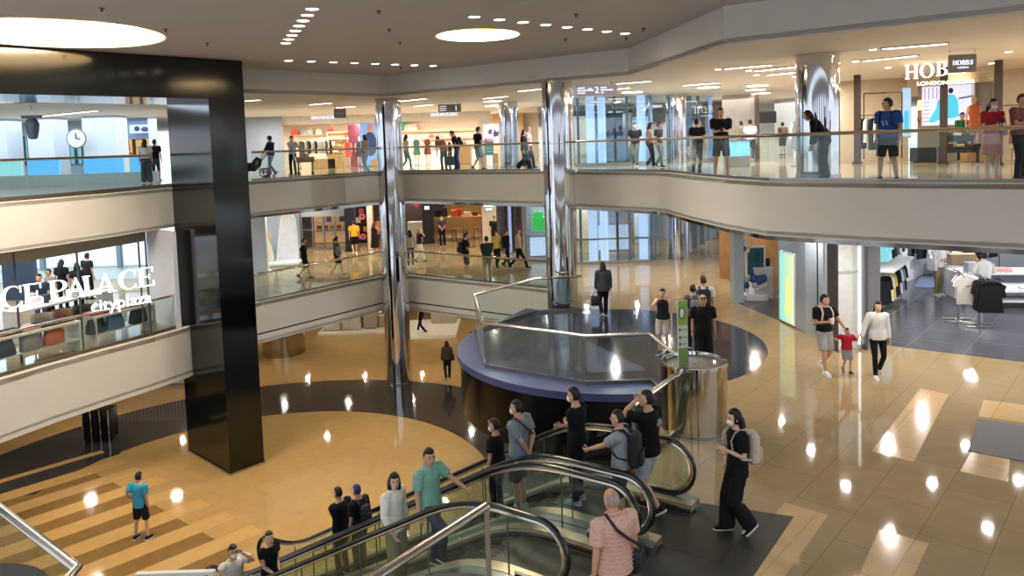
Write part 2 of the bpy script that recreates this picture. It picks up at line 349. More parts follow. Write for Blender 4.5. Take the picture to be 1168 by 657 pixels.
# ------------------------------------------------------------------ chrome columns
def column(x, y, r, z0, z1, lb):
    t = thing('column', lb, 'column', (x, y, z0))
    MB().lathe([(r, .0), (r, z1-z0)], n=64, caps=True).build('shaft', CHROME(), t, True)
    m = MB()
    for zz in [z for z in (G2, G3) if z0+.5 < z < z1-.5]: m.lathe([(r+.002, zz-z0+1.0), (r+.004, zz-z0+1.0), (r+.004, zz-z0+1.02), (r+.002, zz-z0+1.02)], n=64, caps=False)
    m.lathe([(r+.003, .0), (r+.012, .0), (r+.012, .08), (r+.003, .08)], n=64, caps=False).build('joint_ring', STEEL(), t, True)
    return t
column(-4.72, 28.9, .5, 0, 11.22, 'mirror chrome column rising from the dark ground floor inlay')
column(1.52, 23.5, .5, 0, 11.22, 'mirror chrome column behind the round platform')
column(7.45, 17.95, .5, G3+.002, 11.22, 'wide mirror chrome column standing on the upper floor by the clothes shop')
column(7.25, 32.3, .45, G2+.002, 11.22, 'mirror chrome column right of the glass lifts')
column(-.05, 34.0, .45, G3+.002, 11.22, 'slender chrome column left of the lifts on the upper floor')
# ------------------------------------------------------------------ round platform
zr = G2+1.08
rf0 = [onz(541, 336, zr), onz(551, 368, zr), onz(668, 383.5, zr), onz(741, 381, zr), onz(779, 411, zr)]
t = thing('round_platform', 'round dark platform with a slate blue rim and a dark polished drum below', 'platform', (DC[0], DC[1], 2.6))
RIM = mat('#3f4870', .28, var=.04)
m = MB(); m.prism([(x-DC[0], y-DC[1]) for x, y in arc(DC[0], DC[1], DR+.05, 108, 292, 60) + [tuple(p[:2]) for p in (rf0[4], rf0[3], rf0[2], rf0[1], rf0[0])] + [tuple(onz(600, 352, G2)[:2])]], 1.30, 1.462); m.build('rim', RIM, t)
m = MB(); m.lathe([(DR-.02, 1.40), (DR-.03, .02), (DR-.25, -.05), (.1, -.06)], n=96, caps=False); m.build('drum', mat('#08070a', .2, .0, var=.2, spec=.25), t, True)
# ------------------------------------------------------------------ railings
def railing(name_lb, line, z, h=1.05, inset=0, parts_every=1.5, rail=.05, posts=(), tint=None):
    L = off(line, inset) if inset else line
    p0 = L[0]; t = thing('glass_railing', name_lb, 'railing', (p0[0], p0[1], z))
    m = MB(); m.tube([(p[0], p[1], z+h) for p in L], rail, 10, ry=rail*.8, side=None); m.build('handrail', metal('#d0c9c2', .2), t, True, True)
    MB().wall(L, z, z+.09, .05, 1).build('base_channel', metal('#8e8a86', .3), t, False, True)
    # glass in panels
    for a, b in zip(L, L[1:]):
        A, B = Vector(a[:2]), Vector(b[:2]); ln = (B-A).length; n = max(1, round(ln/parts_every)); d = (B-A).normalized(); g = min(.008, ln/n/10)
        for i in range(n):
            q0 = A+d*(ln*i/n+g); q1 = A+d*(ln*(i+1)/n-g)
            MB().wall([tuple(q0), tuple(q1)], z+.09, z+h-.03, .012, 1).build('glass_panel', tint or GLASS(), t, False, True)
    for p in posts: MB().box((p[0], p[1], z+h/2), (.06, .06, h)).build('post', STEEL(), t, False, True)
    return t
railing('glass railing with slim rail along the curved upper left balcony', left3[1:-2], G3, 1.05, .95)
railing('glass railing with slim rail along the upper back left walkway', back3[1:3], G3, 1.05, .12)
railing('glass railing with slim rail along the upper walkway between the two tall chrome columns', [(-4.75, 31.3), (1.0, 27.25)], G3, 1.05, .12)
railing('glass railing along the upper floor in front of the lifts and the clothes shop', back3[4:], G3, 1.05, .12)
railing('glass railing along the middle left balcony behind the big white letters', left2[1:-2], G2, 1.02, .30)
railing('glass railing along the middle back left walkway', back2[1:3], G2, 1.0, .12)
railing('glass railing along the middle back walkway behind the round platform', [(-4.7, 30.25), (1.1, 26.15)], G2, 1.0, .12)
zr = G2+1.08
rf = [onz(541, 336, zr), onz(551, 368, zr), onz(668, 383.5, zr), onz(741, 381, zr), onz(779, 411, zr)]
railing('glass railing with chrome rail facing the escalators on the round platform', [tuple(p[:2]) for p in rf], G2, 1.08, 0, 2.6, .05)
rb = [onz(541, 336, zr), onz(610, 318, zr), onz(663, 315, zr)]
railing('glass railing on the far edge of the round platform', [tuple(p[:2]) for p in rb], G2, 1.08, 0, 1.6, .05)
railing('chrome topped glass railing in the foreground below the front escalator', [tuple(onz(395, 682, zr)[:2]), tuple(onz(430, 657, zr)[:2]), tuple(onz(555, 577, zr)[:2])], G2, 1.08, 0, 2.2, .055, [tuple(onz(555, 577, zr)[:2])])
railing('chrome topped glass railing in the bottom left corner', [tuple(onz(-60, 536, zr)[:2]), tuple(onz(0, 580, zr)[:2]), tuple(onz(88, 648, zr)[:2]), tuple(onz(60, 680, zr)[:2])], G2, 1.08, 0, 1.4, .055)
railing('short glass railing with chrome rail between the steel drum and the escalators', [tuple(onz(722, 462, zr)[:2]), tuple(onz(770.5, 428.5, zr)[:2])], G2, 1.08, 0, 2.2, .055, [tuple(onz(722, 462, zr)[:2])])
# ------------------------------------------------------------------ steel drum
KC = onz(793, 488, G2); t = thing('steel_drum', 'waist high polished steel drum beside the round platform', 'drum', (KC.x, KC.y, G2))
MB().lathe([(.57, .0), (.57, 1.2)], n=64, caps=False).build('shell', metal('#c8bca8', .1), t, True)
MB().lathe([(.57, 1.2), (.59, 1.2), (.59, 1.25), (.55, 1.25), (.54, 1.19), (.57, 1.19)], n=64, caps=False).build('top_rim', CHROME(), t, True)
MB().lathe([(.56, 1.17), (.02, 1.18)], n=64, caps=False).build('top_plate', mat('#77706c', .25), t, True)
MB().lathe([(.572, .0), (.58, .0), (.58, .06), (.572, .06)], n=64, caps=False).build('kick_ring', STEEL(), t, True)
m = MB(); m.box((-.57, -.12, .62), (.06, .10, 1.15), math.radians(15)); m.build('shadow_strip', mat('#2a2622', .3), t)  # dark strip painted in for the shadow line where the handrail ends
# ------------------------------------------------------------------ escalators
TF = 1.9; TS = TF + 4.05/math.tan(PI/6); TE = ELEN
def zs(t):  # height of the walking line at t
    if t <= TF: return G2
    if t >= TS: return 0.0
    return G2-(t-TF)*math.tan(PI/6)
def zsm(t): # smoothed
    return sum(zs(t+d) for d in (-.5, -.25, 0, .25, .5))/5
def escalator(n0, n1, lb, tail):
    """n0 far side, n1 near side handrail lines"""
    t = thing('escalator', lb, 'escalator', tuple(ep(TE, (n0+n1)/2)[:2]) + (0,))
    RUB = mat('#0a0a0b', .22, spec=.6)
    for n in (n0, n1):
        r = .40; o_ = {NA: 0, NB: .05, NC: .12, ND: .42}[n]
        top = [(o_+r+.02 - r*math.sin(PI*k/14), zsm(.0)+.95-r + r*math.cos(PI*k/14)) for k in range(14, 0, -1)]
        ts = [o_+.42 + (TE-.84-o_)*i/48 for i in range(49)]
        bot = [(TE-r-.02 + r*math.sin(PI*k/14), .95-r + r*math.cos(PI*k/14)) for k in range(1, 15)]
        path = [(o_+.75, zsm(0)+.15)] + top + [(x, zsm(x)+.95) for x in ts] + bot + [(TE-.75, .15)]
        hr_ = MB().tube([ep(a, n, z) for a, z in path], .042, 8, ry=.03, side=tuple(EN)).build('handrail', RUB, t, True, True)
        def shr(a, z, k):   # move towards the inside of the loop
            cx = min(max(a, o_+.42), TE-.42); cz = zsm(a)+.55
            d = Vector((a-cx, z-cz)); l = d.length or 1; return (cx+d.x*(1-k/l), cz+d.y*(1-k/l))
        MB().tube([ep(*(lambda q: (q[0], n, q[1]))(shr(a, z, .055))) for a, z in path], .022, 6, side=tuple(EN)).build('handrail_guide', metal('#b8b0a2', .2), hr_, True, True)
        m = MB(); P = [shr(a, z, .07) for a, z in path]
        for th in (-.006, .006):
            vt = [m.bm.verts.new(ep(a, n+th, z)) for a, z in P]; vb = [m.bm.verts.new(ep(a, n+th, min(z-.001, zsm(a)+.14))) for a, z in P]
            for i in range(len(P)-1): m._f((vt[i], vt[i+1], vb[i+1], vb[i]))
        gb_ = m.build('glass_balustrade', GLASS(), t, False, True)
        # joints between the glass panels
        for k in range(1, 8):
            a = TE*k/8; MB().box(tuple(ep(a, n, zsm(a)+.5)), (.012, .02, .72), math.atan2(EU.y, EU.x)).build('glass_joint', mat('#55594f', .4), gb_, False, True)
        # decks: stepped strip along the profile
        s_in = -1 if n == n0 else 1
        tt = [o_ + (TE-o_)*i/60 for i in range(61)]
        def strip(nm, na, nb, f0, f1, mt):
            m = MB(); R = []
            for a in tt: R.append([m.bm.verts.new(ep(a, na, f0(a))), m.bm.verts.new(ep(a, nb, f0(a))), m.bm.verts.new(ep(a, nb, f1(a))), m.bm.verts.new(ep(a, na, f1(a)))])
            for x, y in zip(R, R[1:]):
                for j in range(4): m._f((x[j], x[(j+1) % 4], y[(j+1) % 4], y[j]))
            m._f(R[0]); m._f(R[-1][::-1]); return m.build(nm, mt, t, True, True)
        strip('inner_deck', n+s_in*.02, n+s_in*.20, lambda a: zsm(a)+.05, lambda a: zsm(a)+.14, metal('#d6c8b0', .38))
        strip('skirt', n+s_in*.20, n+s_in*.23, lambda a: zsm(a)-.12, lambda a: zsm(a)+.11, metal('#a39682', .35))
        strip('brush', n+s_in*.23, n+s_in*.245, lambda a: zsm(a)+.05, lambda a: zsm(a)+.075, mat('#151312', .8))
        strip('outer_deck', n-s_in*.13, n+s_in*.02, lambda a: zsm(a)-.02, lambda a: zsm(a)+.13, metal('#9da3a4', .3))
    m = MB(); R = []
    for a in [.9 + (TE-1.8)*i/40 for i in range(41)]:
        b = max(zsm(a)-.95, -.3 if a > TS-2 else -9); R.append([m.bm.verts.new(ep(a, n0+.12, zsm(a)-.03)), m.bm.verts.new(ep(a, n1-.12, zsm(a)-.03)), m.bm.verts.new(ep(a, n1-.12, min(b, zsm(a)-.1))), m.bm.verts.new(ep(a, n0+.12, min(b, zsm(a)-.1)))])
    for x, y in zip(R, R[1:]):
        for j in range(1, 4): m._f((x[j], x[(j+1) % 4], y[(j+1) % 4], y[j]))
    m.build('truss_cladding', metal('#8f979b', .3), t, True, True)
    TREAD = mat('#3a3834', .4, .6, var=.2); nst = int((TS-TF)/.3464)
    proto = None
    for k in range(-1, nst+2):
        a = TF + .3464*(k+.5); z = min(G2, max(0.0, G2-.2*(k+1)))-.005
        m = MB(); c = ep(a, (n0+n1)/2, z-.1); ang = math.atan2(EU.y, EU.x); w_ = abs(n1-n0)-.48
        m.box(tuple(c), (.345, w_, .2), ang)
        for g in range(9): m.box(tuple(ep(a, (n0+n1)/2-w_/2+.05+(w_-.1)*g/8, z+.002)), (.33, .03, .006), ang)
        m.build('step', TREAD, t, False, True)
    for a0, a1, z, nm in ((-.75, TF-.15, G2, 'landing_plate'), (TS+.2, TE+.7, 0, 'landing_plate')):
        m = MB(); q = [ep(a0, n1+.18, z-.05), ep(a1, n1+.18, z-.05), ep(a1, n0-.18, z-.05), ep(a0, n0-.18, z-.05)]
        m.hexa([tuple(p) for p in q] + [tuple(p+Vector((0, 0, .065))) for p in q]); m.build(nm, mat('#4a4640', .4, .5, var=.1), t, False, True)
    return t
escalator(NA, NB, 'far escalator of the pair carrying people down to the ground floor', 0)
escalator(NC, ND, 'near escalator of the pair carrying people up in the foreground', 0)
# ================================================================== spaces behind the walkways
def pr(px, py, d): return aty(px, py, d)
def pbox(mb, x0, y0, x1, y1, d, th=.3, k=1.0):
    c = aty((x0+x1)/2, (y0+y1)/2, d); mb.box((c.x, d+th/2, c.z), (abs(x1-x0)*d/F*k, th, abs(y1-y0)*d/F*k)); return c
CREAM = mat('#ead9c4', .7, var=.02); COOL = mat('#cfd6dc', .6, var=.02); WOOD = mat('#a87b47', .5, var=.15, scale=8); DWOOD = mat('#3a2b22', .5)
def vwall(name, a, b, z0, z1, m, th=.2):
    struct(name, MB().wall([a, b], z0, z1, th, 1), m)
X = lambda px, d: aty(px, 200, d).x
# ---- upper floor, far left hall seen through the portal frame
vwall('wall_left', (-40, 38.5), (X(176, 38.5), 38.5), G3, 11.2, mat('#a3b4c6', .6, var=.02))
for i, (a, b) in enumerate(((17, 35), (71, 96))):
    struct('window_%d' % (i+1), MB().box((X((a+b)/2, 38.4), 38.45, 9.75), ((b-a)*38.4/F, .1, 1.5)), mat('#6fb4c4', emit=.55, key='pale_window'))
    for k in range(4): struct('trim_11', MB().box((X(a+(b-a)*k/3, 38.3), 38.36, 9.75), (.12, .12, 1.5)), mat('#5a4a44', .5))
for i, (a, b) in enumerate(((-14, 10), (34, 64), (97, 134))):
    c = X((a+b)/2, 34)
    solo('square_column', MB().rbox((c, 34.6, (G3+11.2)/2), ((b-a)*34/F, 1.2, 11.2-G3-.006), .05), mat('#dfe6ee', .5, var=.02), 'white square column %s' % ('at the left picture edge behind the upper left balcony', 'behind the hanging dark pendant', 'beside the white wall clock')[i], 'column', loc=(c, 34.6, G3+.003))
solo('low_curb', MB().wall([(-32, 28.6), (X(178, 29.4), 29.4)], G3, G3+.42, .3, 1), mat('#cfe0e4', .4, var=.02), 'long low white curb behind the upper left balcony', 'curb', loc=(-25, 28.8, G3))
for i, (a, b) in enumerate(((-8, 26), (33, 69), (97, 142), (150, 172))):
    c = X((a+b)/2, 31); t = thing('light_panel', ('pale blue glowing panel at the left picture edge', 'blue glowing panel between the first white columns', 'wide blue glowing panel below the white column by the clock', 'small blue glowing panel behind the woman in white')[i], 'light panel', (c, 31, G3), 0, 'blue panels')
    MB().box((0, 0, .62), ((b-a)*31/F, .1, .9)).build('panel', mat('#5fb4f0' if i else '#8fd0d8', emit=.75), t)
    MB().box((0, 0, .085), ((b-a)*31/F+.06, .2, .17)).build('base', STEEL(), t); MB().box((0, 0, 1.09), ((b-a)*31/F+.04, .14, .04)).build('cap', STEEL(), t)
# glowing strip standing in for fascia reflections along the ceiling front
t = thing('reflection_ribbon', 'coloured glow imitating fascia reflections under the black beam at the upper left', 'display', (-18, 24.9, 11.2))
for i in range(10):
    a = Vector((-30, 24.7, 0)).lerp(Vector((-10.9, 25.25, 0)), i/10); b = Vector((-30, 24.7, 0)).lerp(Vector((-10.9, 25.25, 0)), (i+1)/10)
    MB().wall([tuple(a[:2]), tuple(b[:2])], 11.22, 11.9, .05, -1).build('reflection_block', mat(['#8a8ea6', '#8f8ff0', '#a6b7ea', '#3e4a78', '#c9cdf5', '#b39ae8', '#e6e8f2', '#7d86a8', '#cfd0e6', '#9fb0b8'][i], emit=.5), t, False, True)
# clock, pendant
c = pr(88, 158, 33.6); t = thing('wall_clock', 'round white wall clock beside the white column', 'clock', c)
MB().tube([(0, 0, 0), (0, -.08, 0)], .40, 28).build('face', mat('#f2f2ee', .4), t); MB().tube([(.42*math.cos(i*PI/16), -.05, .42*math.sin(i*PI/16)) for i in range(32)], .035, 8, closed=True).build('rim', mat('#777777', .4), t)
m = MB(); m.box((.0, -.1, .12), (.04, .02, .26)); m.build('hand', mat('#1a1a1a', .5), t); MB().box((.09, -.1, -.01), (.2, .02, .04), 0, 0, .3).build('hand', mat('#1a1a1a', .5), t)
c = pr(37, 145, 26); t = thing('hanging_pendant', 'dark grey vase shaped pendant hanging from a bracket at the upper left', 'pendant', (c.x, c.y, c.z))
MB().lathe([(.08, -.42), (.14, -.38), (.2, -.1), (.22, .1), (.17, .25), (.1, .32)], n=20).build('body', mat('#4a5160', .5), t, True); MB().box((0, 0, .36), (.62, .2, .1)).build('bracket', mat('#4a5160', .5), t)
MB().cyl((0, 0, .4), .02, 11.2-c.z-.4, 8).build('rod', STEEL(), t)
# warm bookshop at the end of that hall
vwall('wall_left', (X(136, 37), 37.2), (X(176, 37), 37.2), 10.15, 11.2, mat('#8d9fb4', .6))
t = thing('shop_sign', 'pale blue shop sign board with a white picture above the warm shop', 'sign', pr(163, 147, 36.9))
MB().box((0, 0, 0), (1.3, .06, .42)).build('board', mat('#b9c6e0', emit=.5), t); MB().ell((-.28, -.04, .02), (.14, .03, .13)).build('emblem', mat('#44446a', .5), t); MB().ell((.12, -.04, -.02), (.2, .03, .12)).build('emblem', mat('#55557a', .5), t)
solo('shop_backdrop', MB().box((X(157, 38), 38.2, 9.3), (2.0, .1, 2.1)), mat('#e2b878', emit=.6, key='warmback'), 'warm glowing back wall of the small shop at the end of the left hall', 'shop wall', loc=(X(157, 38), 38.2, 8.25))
for i, a in enumerate((139, 158)):
    c = X(a+3, 37.6); t = thing('book_shelf', ('tall shelf of small goods left in the warm shop', 'tall shelf of small goods right in the warm shop')[i], 'shelf', (c, 37.6, G3))
    for k in range(5): MB().box((0, 0, .2+k*.42), (.5, .3, .03)).build('shelf', DWOOD, t)
    for s_ in (-.26, .26): MB().box((s_, 0, .95), (.03, .3, 1.9)).build('side_panel', DWOOD, t)
# pale wall that ends the hall beside the portal
vwall('wall_left', (X(178, 37), 36.5), (X(186, 37), 36.5), G3, 11.2, mat('#e6eef6', .6))
# ---- upper back left fashion shop
YB = 47.0
vwall('wall_back', (-16.5, YB), (3, YB), G3, 11.2, CREAM)
vwall('wall_back', (X(285, 41), 40.6), (X(327, 41), 40.6), G3, 11.2, mat('#aab4c0', .6, var=.02))
vwall('wall_back', (X(327, 41), 40.7), (X(326, YB), YB), G3, 11.2, mat('#e9d9c0', .6))
vwall('wall_back', (X(547, 43), 42.4), (X(562, 43), 42.4), G3, 11.2, mat('#eadfcf', .6))
vwall('wall_back', (X(562, 43), YB-.6), (X(600, 43), YB-.6), G3, 11.2, mat('#c9a274', .6))
vwall('wall_back', (X(327, 41), 41), (X(562, 43), 42.3), 10.75, 11.2, mat('#efe6d6', .6))
# ---- lift lobby: glass lifts through the middle and upper floors
BLU = mat('#c6d6f2', emit=.95, key='lift_glow'); LG = glass('lift_glass', '#e3edf4', .3)
lx = [X(652, 31.5), X(690, 31.5), X(716, 31.5), X(738, 31.5), X(752, 33.5)]
def lift_lobby(z0, z1, nm):
    t = thing('lift_shaft', 'glass lift shaft with pale blue lit posts on the %s floor' % nm, 'lift', ((lx[0]+lx[3])/2, 31.5, z0))
    for i, px in enumerate((651, 661, 675, 688, 703, 717, 733, 744)):
        d = 31.5 + (.5 if i % 2 else 0); w_ = (.10, .10, .36, .34, .1, .10, .36, .16)[i]
        mm = BLU if i in (2, 3, 6) else mat('#2c3648', .3) if i in (4,) else mat('#7f93ac', .25, .6)
        MB().rbox((X(px, d), d+.1, (z0+z1)/2), (w_, .18, z1-z0-.02), .03).build('post', mm, t, False, True)
    for a, b in ((lx[0], lx[1]), (lx[1], lx[2]), (lx[2], lx[3])):
        MB().box(((a+b)/2, 31.4, (z0+z1)/2), (b-a-.02, .03, z1-z0-.05)).build('glass_panel', LG, t, False, True)
    MB().wall([(lx[3], 31.4), (X(758, 34), 34.2), (X(765, 36), 37)], z0, z1-.02, .03, 1).build('glass_panel', LG, t, False, True)
    MB().box(((lx[0]+lx[3])/2, 31.5, z0+1.05), (lx[3]-lx[0], .08, .07)).build('rail', STEEL(), t, False, True)
    MB().box(((lx[0]+lx[3])/2, 31.4, z0+.06), (lx[3]-lx[0]+.1, .2, .12)).build('sill', STEEL(), t, False, True)
    return t
lift_lobby(G2, 7.05, 'middle'); lift_lobby(G3, 11.18, 'upper')
for z0, cl, lb in ((G2+.3, '#dfe9f4', 'pale lift car standing low behind the glass on the middle floor'), (G3+.05, '#8e98a2', 'grey lift car behind the glass on the upper floor')):
    t = thing('lift_car', lb, 'lift', ((lx[1]+lx[2])/2, 33.4, z0)); w_ = 1.5
    MB().rbox((0, 0, .05), (w_, 1.4, .1), .05).build('floor_plate', STEEL(), t); MB().rbox((0, 0, 2.25), (w_, 1.4, .12), .05).build('roof', STEEL(), t)
    MB().box((0, .68, 1.15), (w_-.06, .04, 2.1)).build('back_panel', mat(cl, .4), t)
    for s_ in (-1, 1): MB().box((s_*(w_/2-.03), -.65, 1.15), (.06, .06, 2.1)).build('door_jamb', STEEL(), t)
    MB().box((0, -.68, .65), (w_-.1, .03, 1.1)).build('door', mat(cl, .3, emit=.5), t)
vwall('wall_back', (2.6, 38.6), (12.5, 38.6), G2, 7.1, mat('#b4b7bb', .4)); vwall('wall_back', (1.5, 39.4), (12.6, 39.4), G3, 11.2, mat('#c9c6c2', .5))
struct('trim_12', MB().box((7, 39.2, 10.55), (11, .2, .7)), mat('#54493f', .5, var=.5, scale=3))
# right lift lobby on the upper floor
t = thing('lift_shaft', 'glass lift shaft with slim blue posts right of the upper chrome column', 'lift', (X(798, 33), 33, G3))
for i, px in enumerate((776, 787, 799, 814)): MB().rbox((X(px, 33), 33+.15*i, (G3+11.18)/2), (.14 if i != 1 else .3, .14, 11.18-G3-.02), .03).build('post', mat('#8fb2e0', emit=.55, key='lift2') if i in (0, 3) else mat('#8497ae', .25, .6), t, False, True)
MB().box((X(796, 33), 33, (G3+11.18)/2), (X(814, 33)-X(777, 33), .03, 11.18-G3-.05)).build('glass_panel', LG, t, False, True)
MB().box((X(796, 33), 33, G3+.06), (X(814, 33)-X(777, 33), .2, .12)).build('sill', STEEL(), t, False, True)
# pillar-like glass panels along the middle floor to the right
for i, (a, b, d) in enumerate(((786, 794, 35), (796, 802, 36), (804, 810, 37.5), (811, 815, 39))):
    c = X((a+b)/2, d); t = thing('shop_window_bay', ('first', 'second', 'third', 'last')[i]+' tall pale glass bay right of the chrome column on the middle floor', 'window bay', (c, d, G2), 0, 'glass bays beyond the lifts')
    w_ = (b-a)*d/F; MB().box((0, 0, 1.5), (w_, .06, 2.8)).build('pane', mat('#8aa6b8', .15, .0, var=.1), t)
    for s_ in (-1, 1): MB().box((s_*w_/2, -.02, 1.5), (.06, .12, 2.98)).build('frame', mat('#b9c3cc', .3, .6), t)
    MB().box((0, 0, .05), (w_, .14, .1)).build('sill', STEEL(), t)
solo('cleaning_trolley_sign', MB().rbox((X(785, 33.6), 33.6, G2+.5), (.2, .1, .95), .03), mat('#dfe4f2', .5), 'small white standing panel beside the chrome column', 'sign', loc=(X(785, 33.6), 33.6, G2))
vwall('wall_right', (X(812, 40), 40), (X(836, 46), 46), G2, 7.1, mat('#7a6552', .6)); vwall('wall_back', (X(830, 46), 46), (26, 46), G2, 7.1, mat('#a5733f', .5, var=.25, scale=2))
# ---- upper floor right of the lifts: pale wall, far shop
vwall('wall_right', (X(826, 34), 34.2), (X(863, 33), 33.2), G3, 11.2, mat('#cfc4ba', .6, var=.08, scale=2))
struct('trim_13', MB().box((X(865, 33), 33.1, (G3+11.2)/2), (.15, .2, 11.2-G3)), mat('#6b5a50', .5))
vwall('wall_right', (X(884, 40), 40), (X(921, 37.5), 37.5), G3, 11.2, mat('#c9cdd0', .6, var=.05))
vwall('wall_back', (X(815, 46), 46), (X(930, 46), 46), G3, 11.2, mat('#dfe8ec', .6))
struct('trim_14', MB().box((X(820, 39), 39, 10.4), (1.6, .3, 1.3)), mat('#3c2c26', .6, var=.6, scale=8))
t = thing('cafe_counter', 'small far white counter under a dark awning on the upper floor', 'counter', (X(876, 38), 38, G3))
MB().box((0, 0, .5), (1.2, .6, 1.0)).build('front', mat('#dcdcd8', .5), t); MB().box((0, -.05, 1.04), (1.35, .75, .08)).build('worktop', mat('#eeeeea', .4), t); MB().box((.2, 1, 2.0), (1.2, .1, .6)).build('awning', mat('#1d1b1e', .6), t)
# ---- ceiling light strips of the upper floor
STRIP = mat('#fff0d8', emit=5, key='strip_glow')
strips = [((1007, 55), (1080, 49), 'long strip light nearest above the clothes shop'), ((985, 69), (1045, 63), 'strip light behind the nearest one above the clothes shop'), ((827, 78), (880, 73.5), 'strip light in front of the far pale wall'), ((862, 80.5), (914, 75), 'strip light left of the wide chrome column'), ((876, 85), (917, 81), 'short strip light touching the wide chrome column'), ((780, 97), (820, 94), 'faint strip light above the right lifts'), ((704, 95), (742, 92), 'strip light above the lift lobby'), ((592, 103.5), (622, 100.5), 'strip light left of the middle chrome column'),
 ((281, 114.5), (296, 113.5), 'strip light at the black pillar'), ((354, 119), (377, 117), 'strip light above the hanging rail'), ((384, 122.5), (404, 121), 'strip light above the left grey hanging sign'), ((457, 115), (485, 112), 'strip light right of the left chrome column'), ((473, 121), (493, 119), 'strip light in front of the right grey hanging sign'), ((552, 112), (578, 109.5), 'strip light nearer to the middle chrome column'), ((705, 101), (717, 99.5), 'short strip light by the lift lobby'), ((40, 133), (110, 126), 'long strip light in the left hall'), ((60, 145), (130, 139), 'farther strip light in the left hall')]
for a, b, lb in strips:
    p, q = onz(a[0], a[1], 11.19), onz(b[0], b[1], 11.19); d = q-p; c = (p+q)/2
    t = thing('ceiling_light_strip', 'white ' + lb, 'ceiling light', (c.x, c.y, 11.2), math.atan2(d.y, d.x), 'strip lights of the upper floor')
    MB().box((0, 0, -.015), (d.length+.1, .22, .03)).build('housing', mat('#cfc8bd', .5), t); MB().box((0, 0, -.033), (d.length, .14, .012)).build('diffuser', STRIP, t)
rounds = [(808, 99, 'round light above the black shirted man'), (864, 97, 'upper of the stacked round lights by the far pale wall'), (862, 102, 'middle of the stacked round lights by the far pale wall'), (868, 106, 'lowest of the stacked round lights by the far pale wall'), (721, 104.5, 'round light at the top of the lifts'), (562, 115, 'round light left of the middle chrome column'), (563, 120, 'farther round light left of the middle chrome column')]
for x, y, lb in rounds:
    p = onz(x, y, 11.19); t = thing('round_ceiling_light', 'wide white ' + lb, 'ceiling light', (p.x, p.y, 11.2), 0, 'round lights of the upper floor')
    MB().cyl((0, 0, -.03), .46, .03, 28).build('housing', mat('#d8d2c8', .5), t); MB().cyl((0, 0, -.042), .4, .012, 28).build('diffuser', STRIP, t)
for x, y, lb in ((819, 79, 'beside the strip in front of the far pale wall'), (854, 80.5, 'between two strips by the far pale wall'), (863, 85.5, 'left of the short strip by the chrome column'), (1013, 77, 'below the strips of the clothes shop'), (996, 56.5, 'at the end of the nearest strip'), (976, 70, 'right of the wide chrome column'), (907, 87.5, 'close left of the wide chrome column'), (1150, 59, 'above the right shop mullion'), (1131, 72, 'behind the small hanging sign')):
    p = onz(x, y, 11.19); t = thing('small_ceiling_spot', 'small bright ceiling spot ' + lb, 'ceiling light', (p.x, p.y, 11.2), 0, 'small spots of the upper floor')
    MB().cyl((0, 0, -.015), .11, .015, 16).build('trim_ring', mat('#d8d2c8', .5), t); MB().cyl((0, 0, -.02), .08, .006, 16).build('lens', mat('#fff0d8', emit=14, key='spot_glow'), t)
# small ceiling fittings of the atrium ceiling
for x, y, lb in ((116, 9, 'upper left'), (189, 33, 'left of the downlight rows'), (110, 51, 'at the edge of the large round recess'), (236, 49, 'above the black beam'), (432, 12, 'top between the downlight rows'), (444, 33, 'middle between the downlight rows'), (456, 48, 'below the middle one'), (457, 76, 'in the far row'), (657, 16, 'right of the small recess'), (734, 32, 'by the end of the right row'), (714, 43, 'under the end of the right row'), (645, 44, 'between the right row and the fascia')):
    p = onz(x, y, 11.95); t = thing('ceiling_sprinkler', 'tiny dark sprinkler or sensor on the ceiling, ' + lb, 'sprinkler', (p.x, p.y, 11.95), 0, 'ceiling sprinklers')
    MB().cyl((0, 0, -.02), .05, .02, 10).build('plate', mat('#6f675f', .5), t); MB().cyl((0, 0, -.07), .018, .05, 8).build('head', mat('#4a443e', .4, .5), t)
# ---- hanging signs
def panel_sign(lb, x0, y0, x1, y1, d, h, lines, rz=0, emit=0, txtcol='#e8eef8', name='hanging_sign'):
    c = pr((x0+x1)/2, (y0+y1)/2, d); w_ = (x1-x0)*d/F; hh = (y1-y0)*d/F
    t = thing(name, lb, 'sign', c, rz)
    MB().rbox((0, 0, 0), (w_, .08, hh), .01).build('board', mat(h, .5, emit=emit), t)
    for s_ in (-.35, .35): MB().box((s_*w_, 0, (11.2-c.z+hh/2)/2), (.02, .02, 11.2-c.z-hh/2)).build('hanger', STEEL(), t)
    for k, (tx, x, z, sz) in enumerate(lines):
        text_to(MB(), tx, sz, .006, upright(Vector((x*w_, -.05, z*hh)), 0)).build('lettering', mat(txtcol, emit=1.2), t, fix=False)
    return t
t = panel_sign('grey hanging direction sign left of the left chrome column', 381, 124, 394.5, 134.5, 32.6, '#8f8a88', [])
for k in range(1): MB().box((0, -.045, .0), (.36, .006, .03)).build('text_line', mat('#c9c9c9', .5), t)
t = panel_sign('grey hanging direction sign in front of the fashion shop', 500, 119, 526, 128, 32.8, '#8a8482', [])
for k in range(3): MB().box((-.3, -.045, .09-.09*k), (.3, .006, .035)).build('text_line', mat('#dedede', emit=.8), t)
MB().box((.28, -.045, 0), (.05, .006, .2)).build('digit', mat('#dedede', emit=.8), t)
t = panel_sign('wide pale lilac hanging sign in front of the lifts with number 2', 657, 97, 704, 109, 23.9, '#b3a4b0', [('2', 0, 0, .28)], emit=.3, txtcol='#f4f5ff')
for x, z, w_ in ((-.5, .08, .24), (-.46, .0, .34), (-.5, -.08, .24), (-.22, .05, .13), (-.18, -.0, .16), (.22, .08, .2), (.32, .0, .4), (.18, -.08, .08)): MB().box((x, -.045, z), (w_, .006, .04)).build('text_line', mat('#e6e8ff', emit=1.0), t)
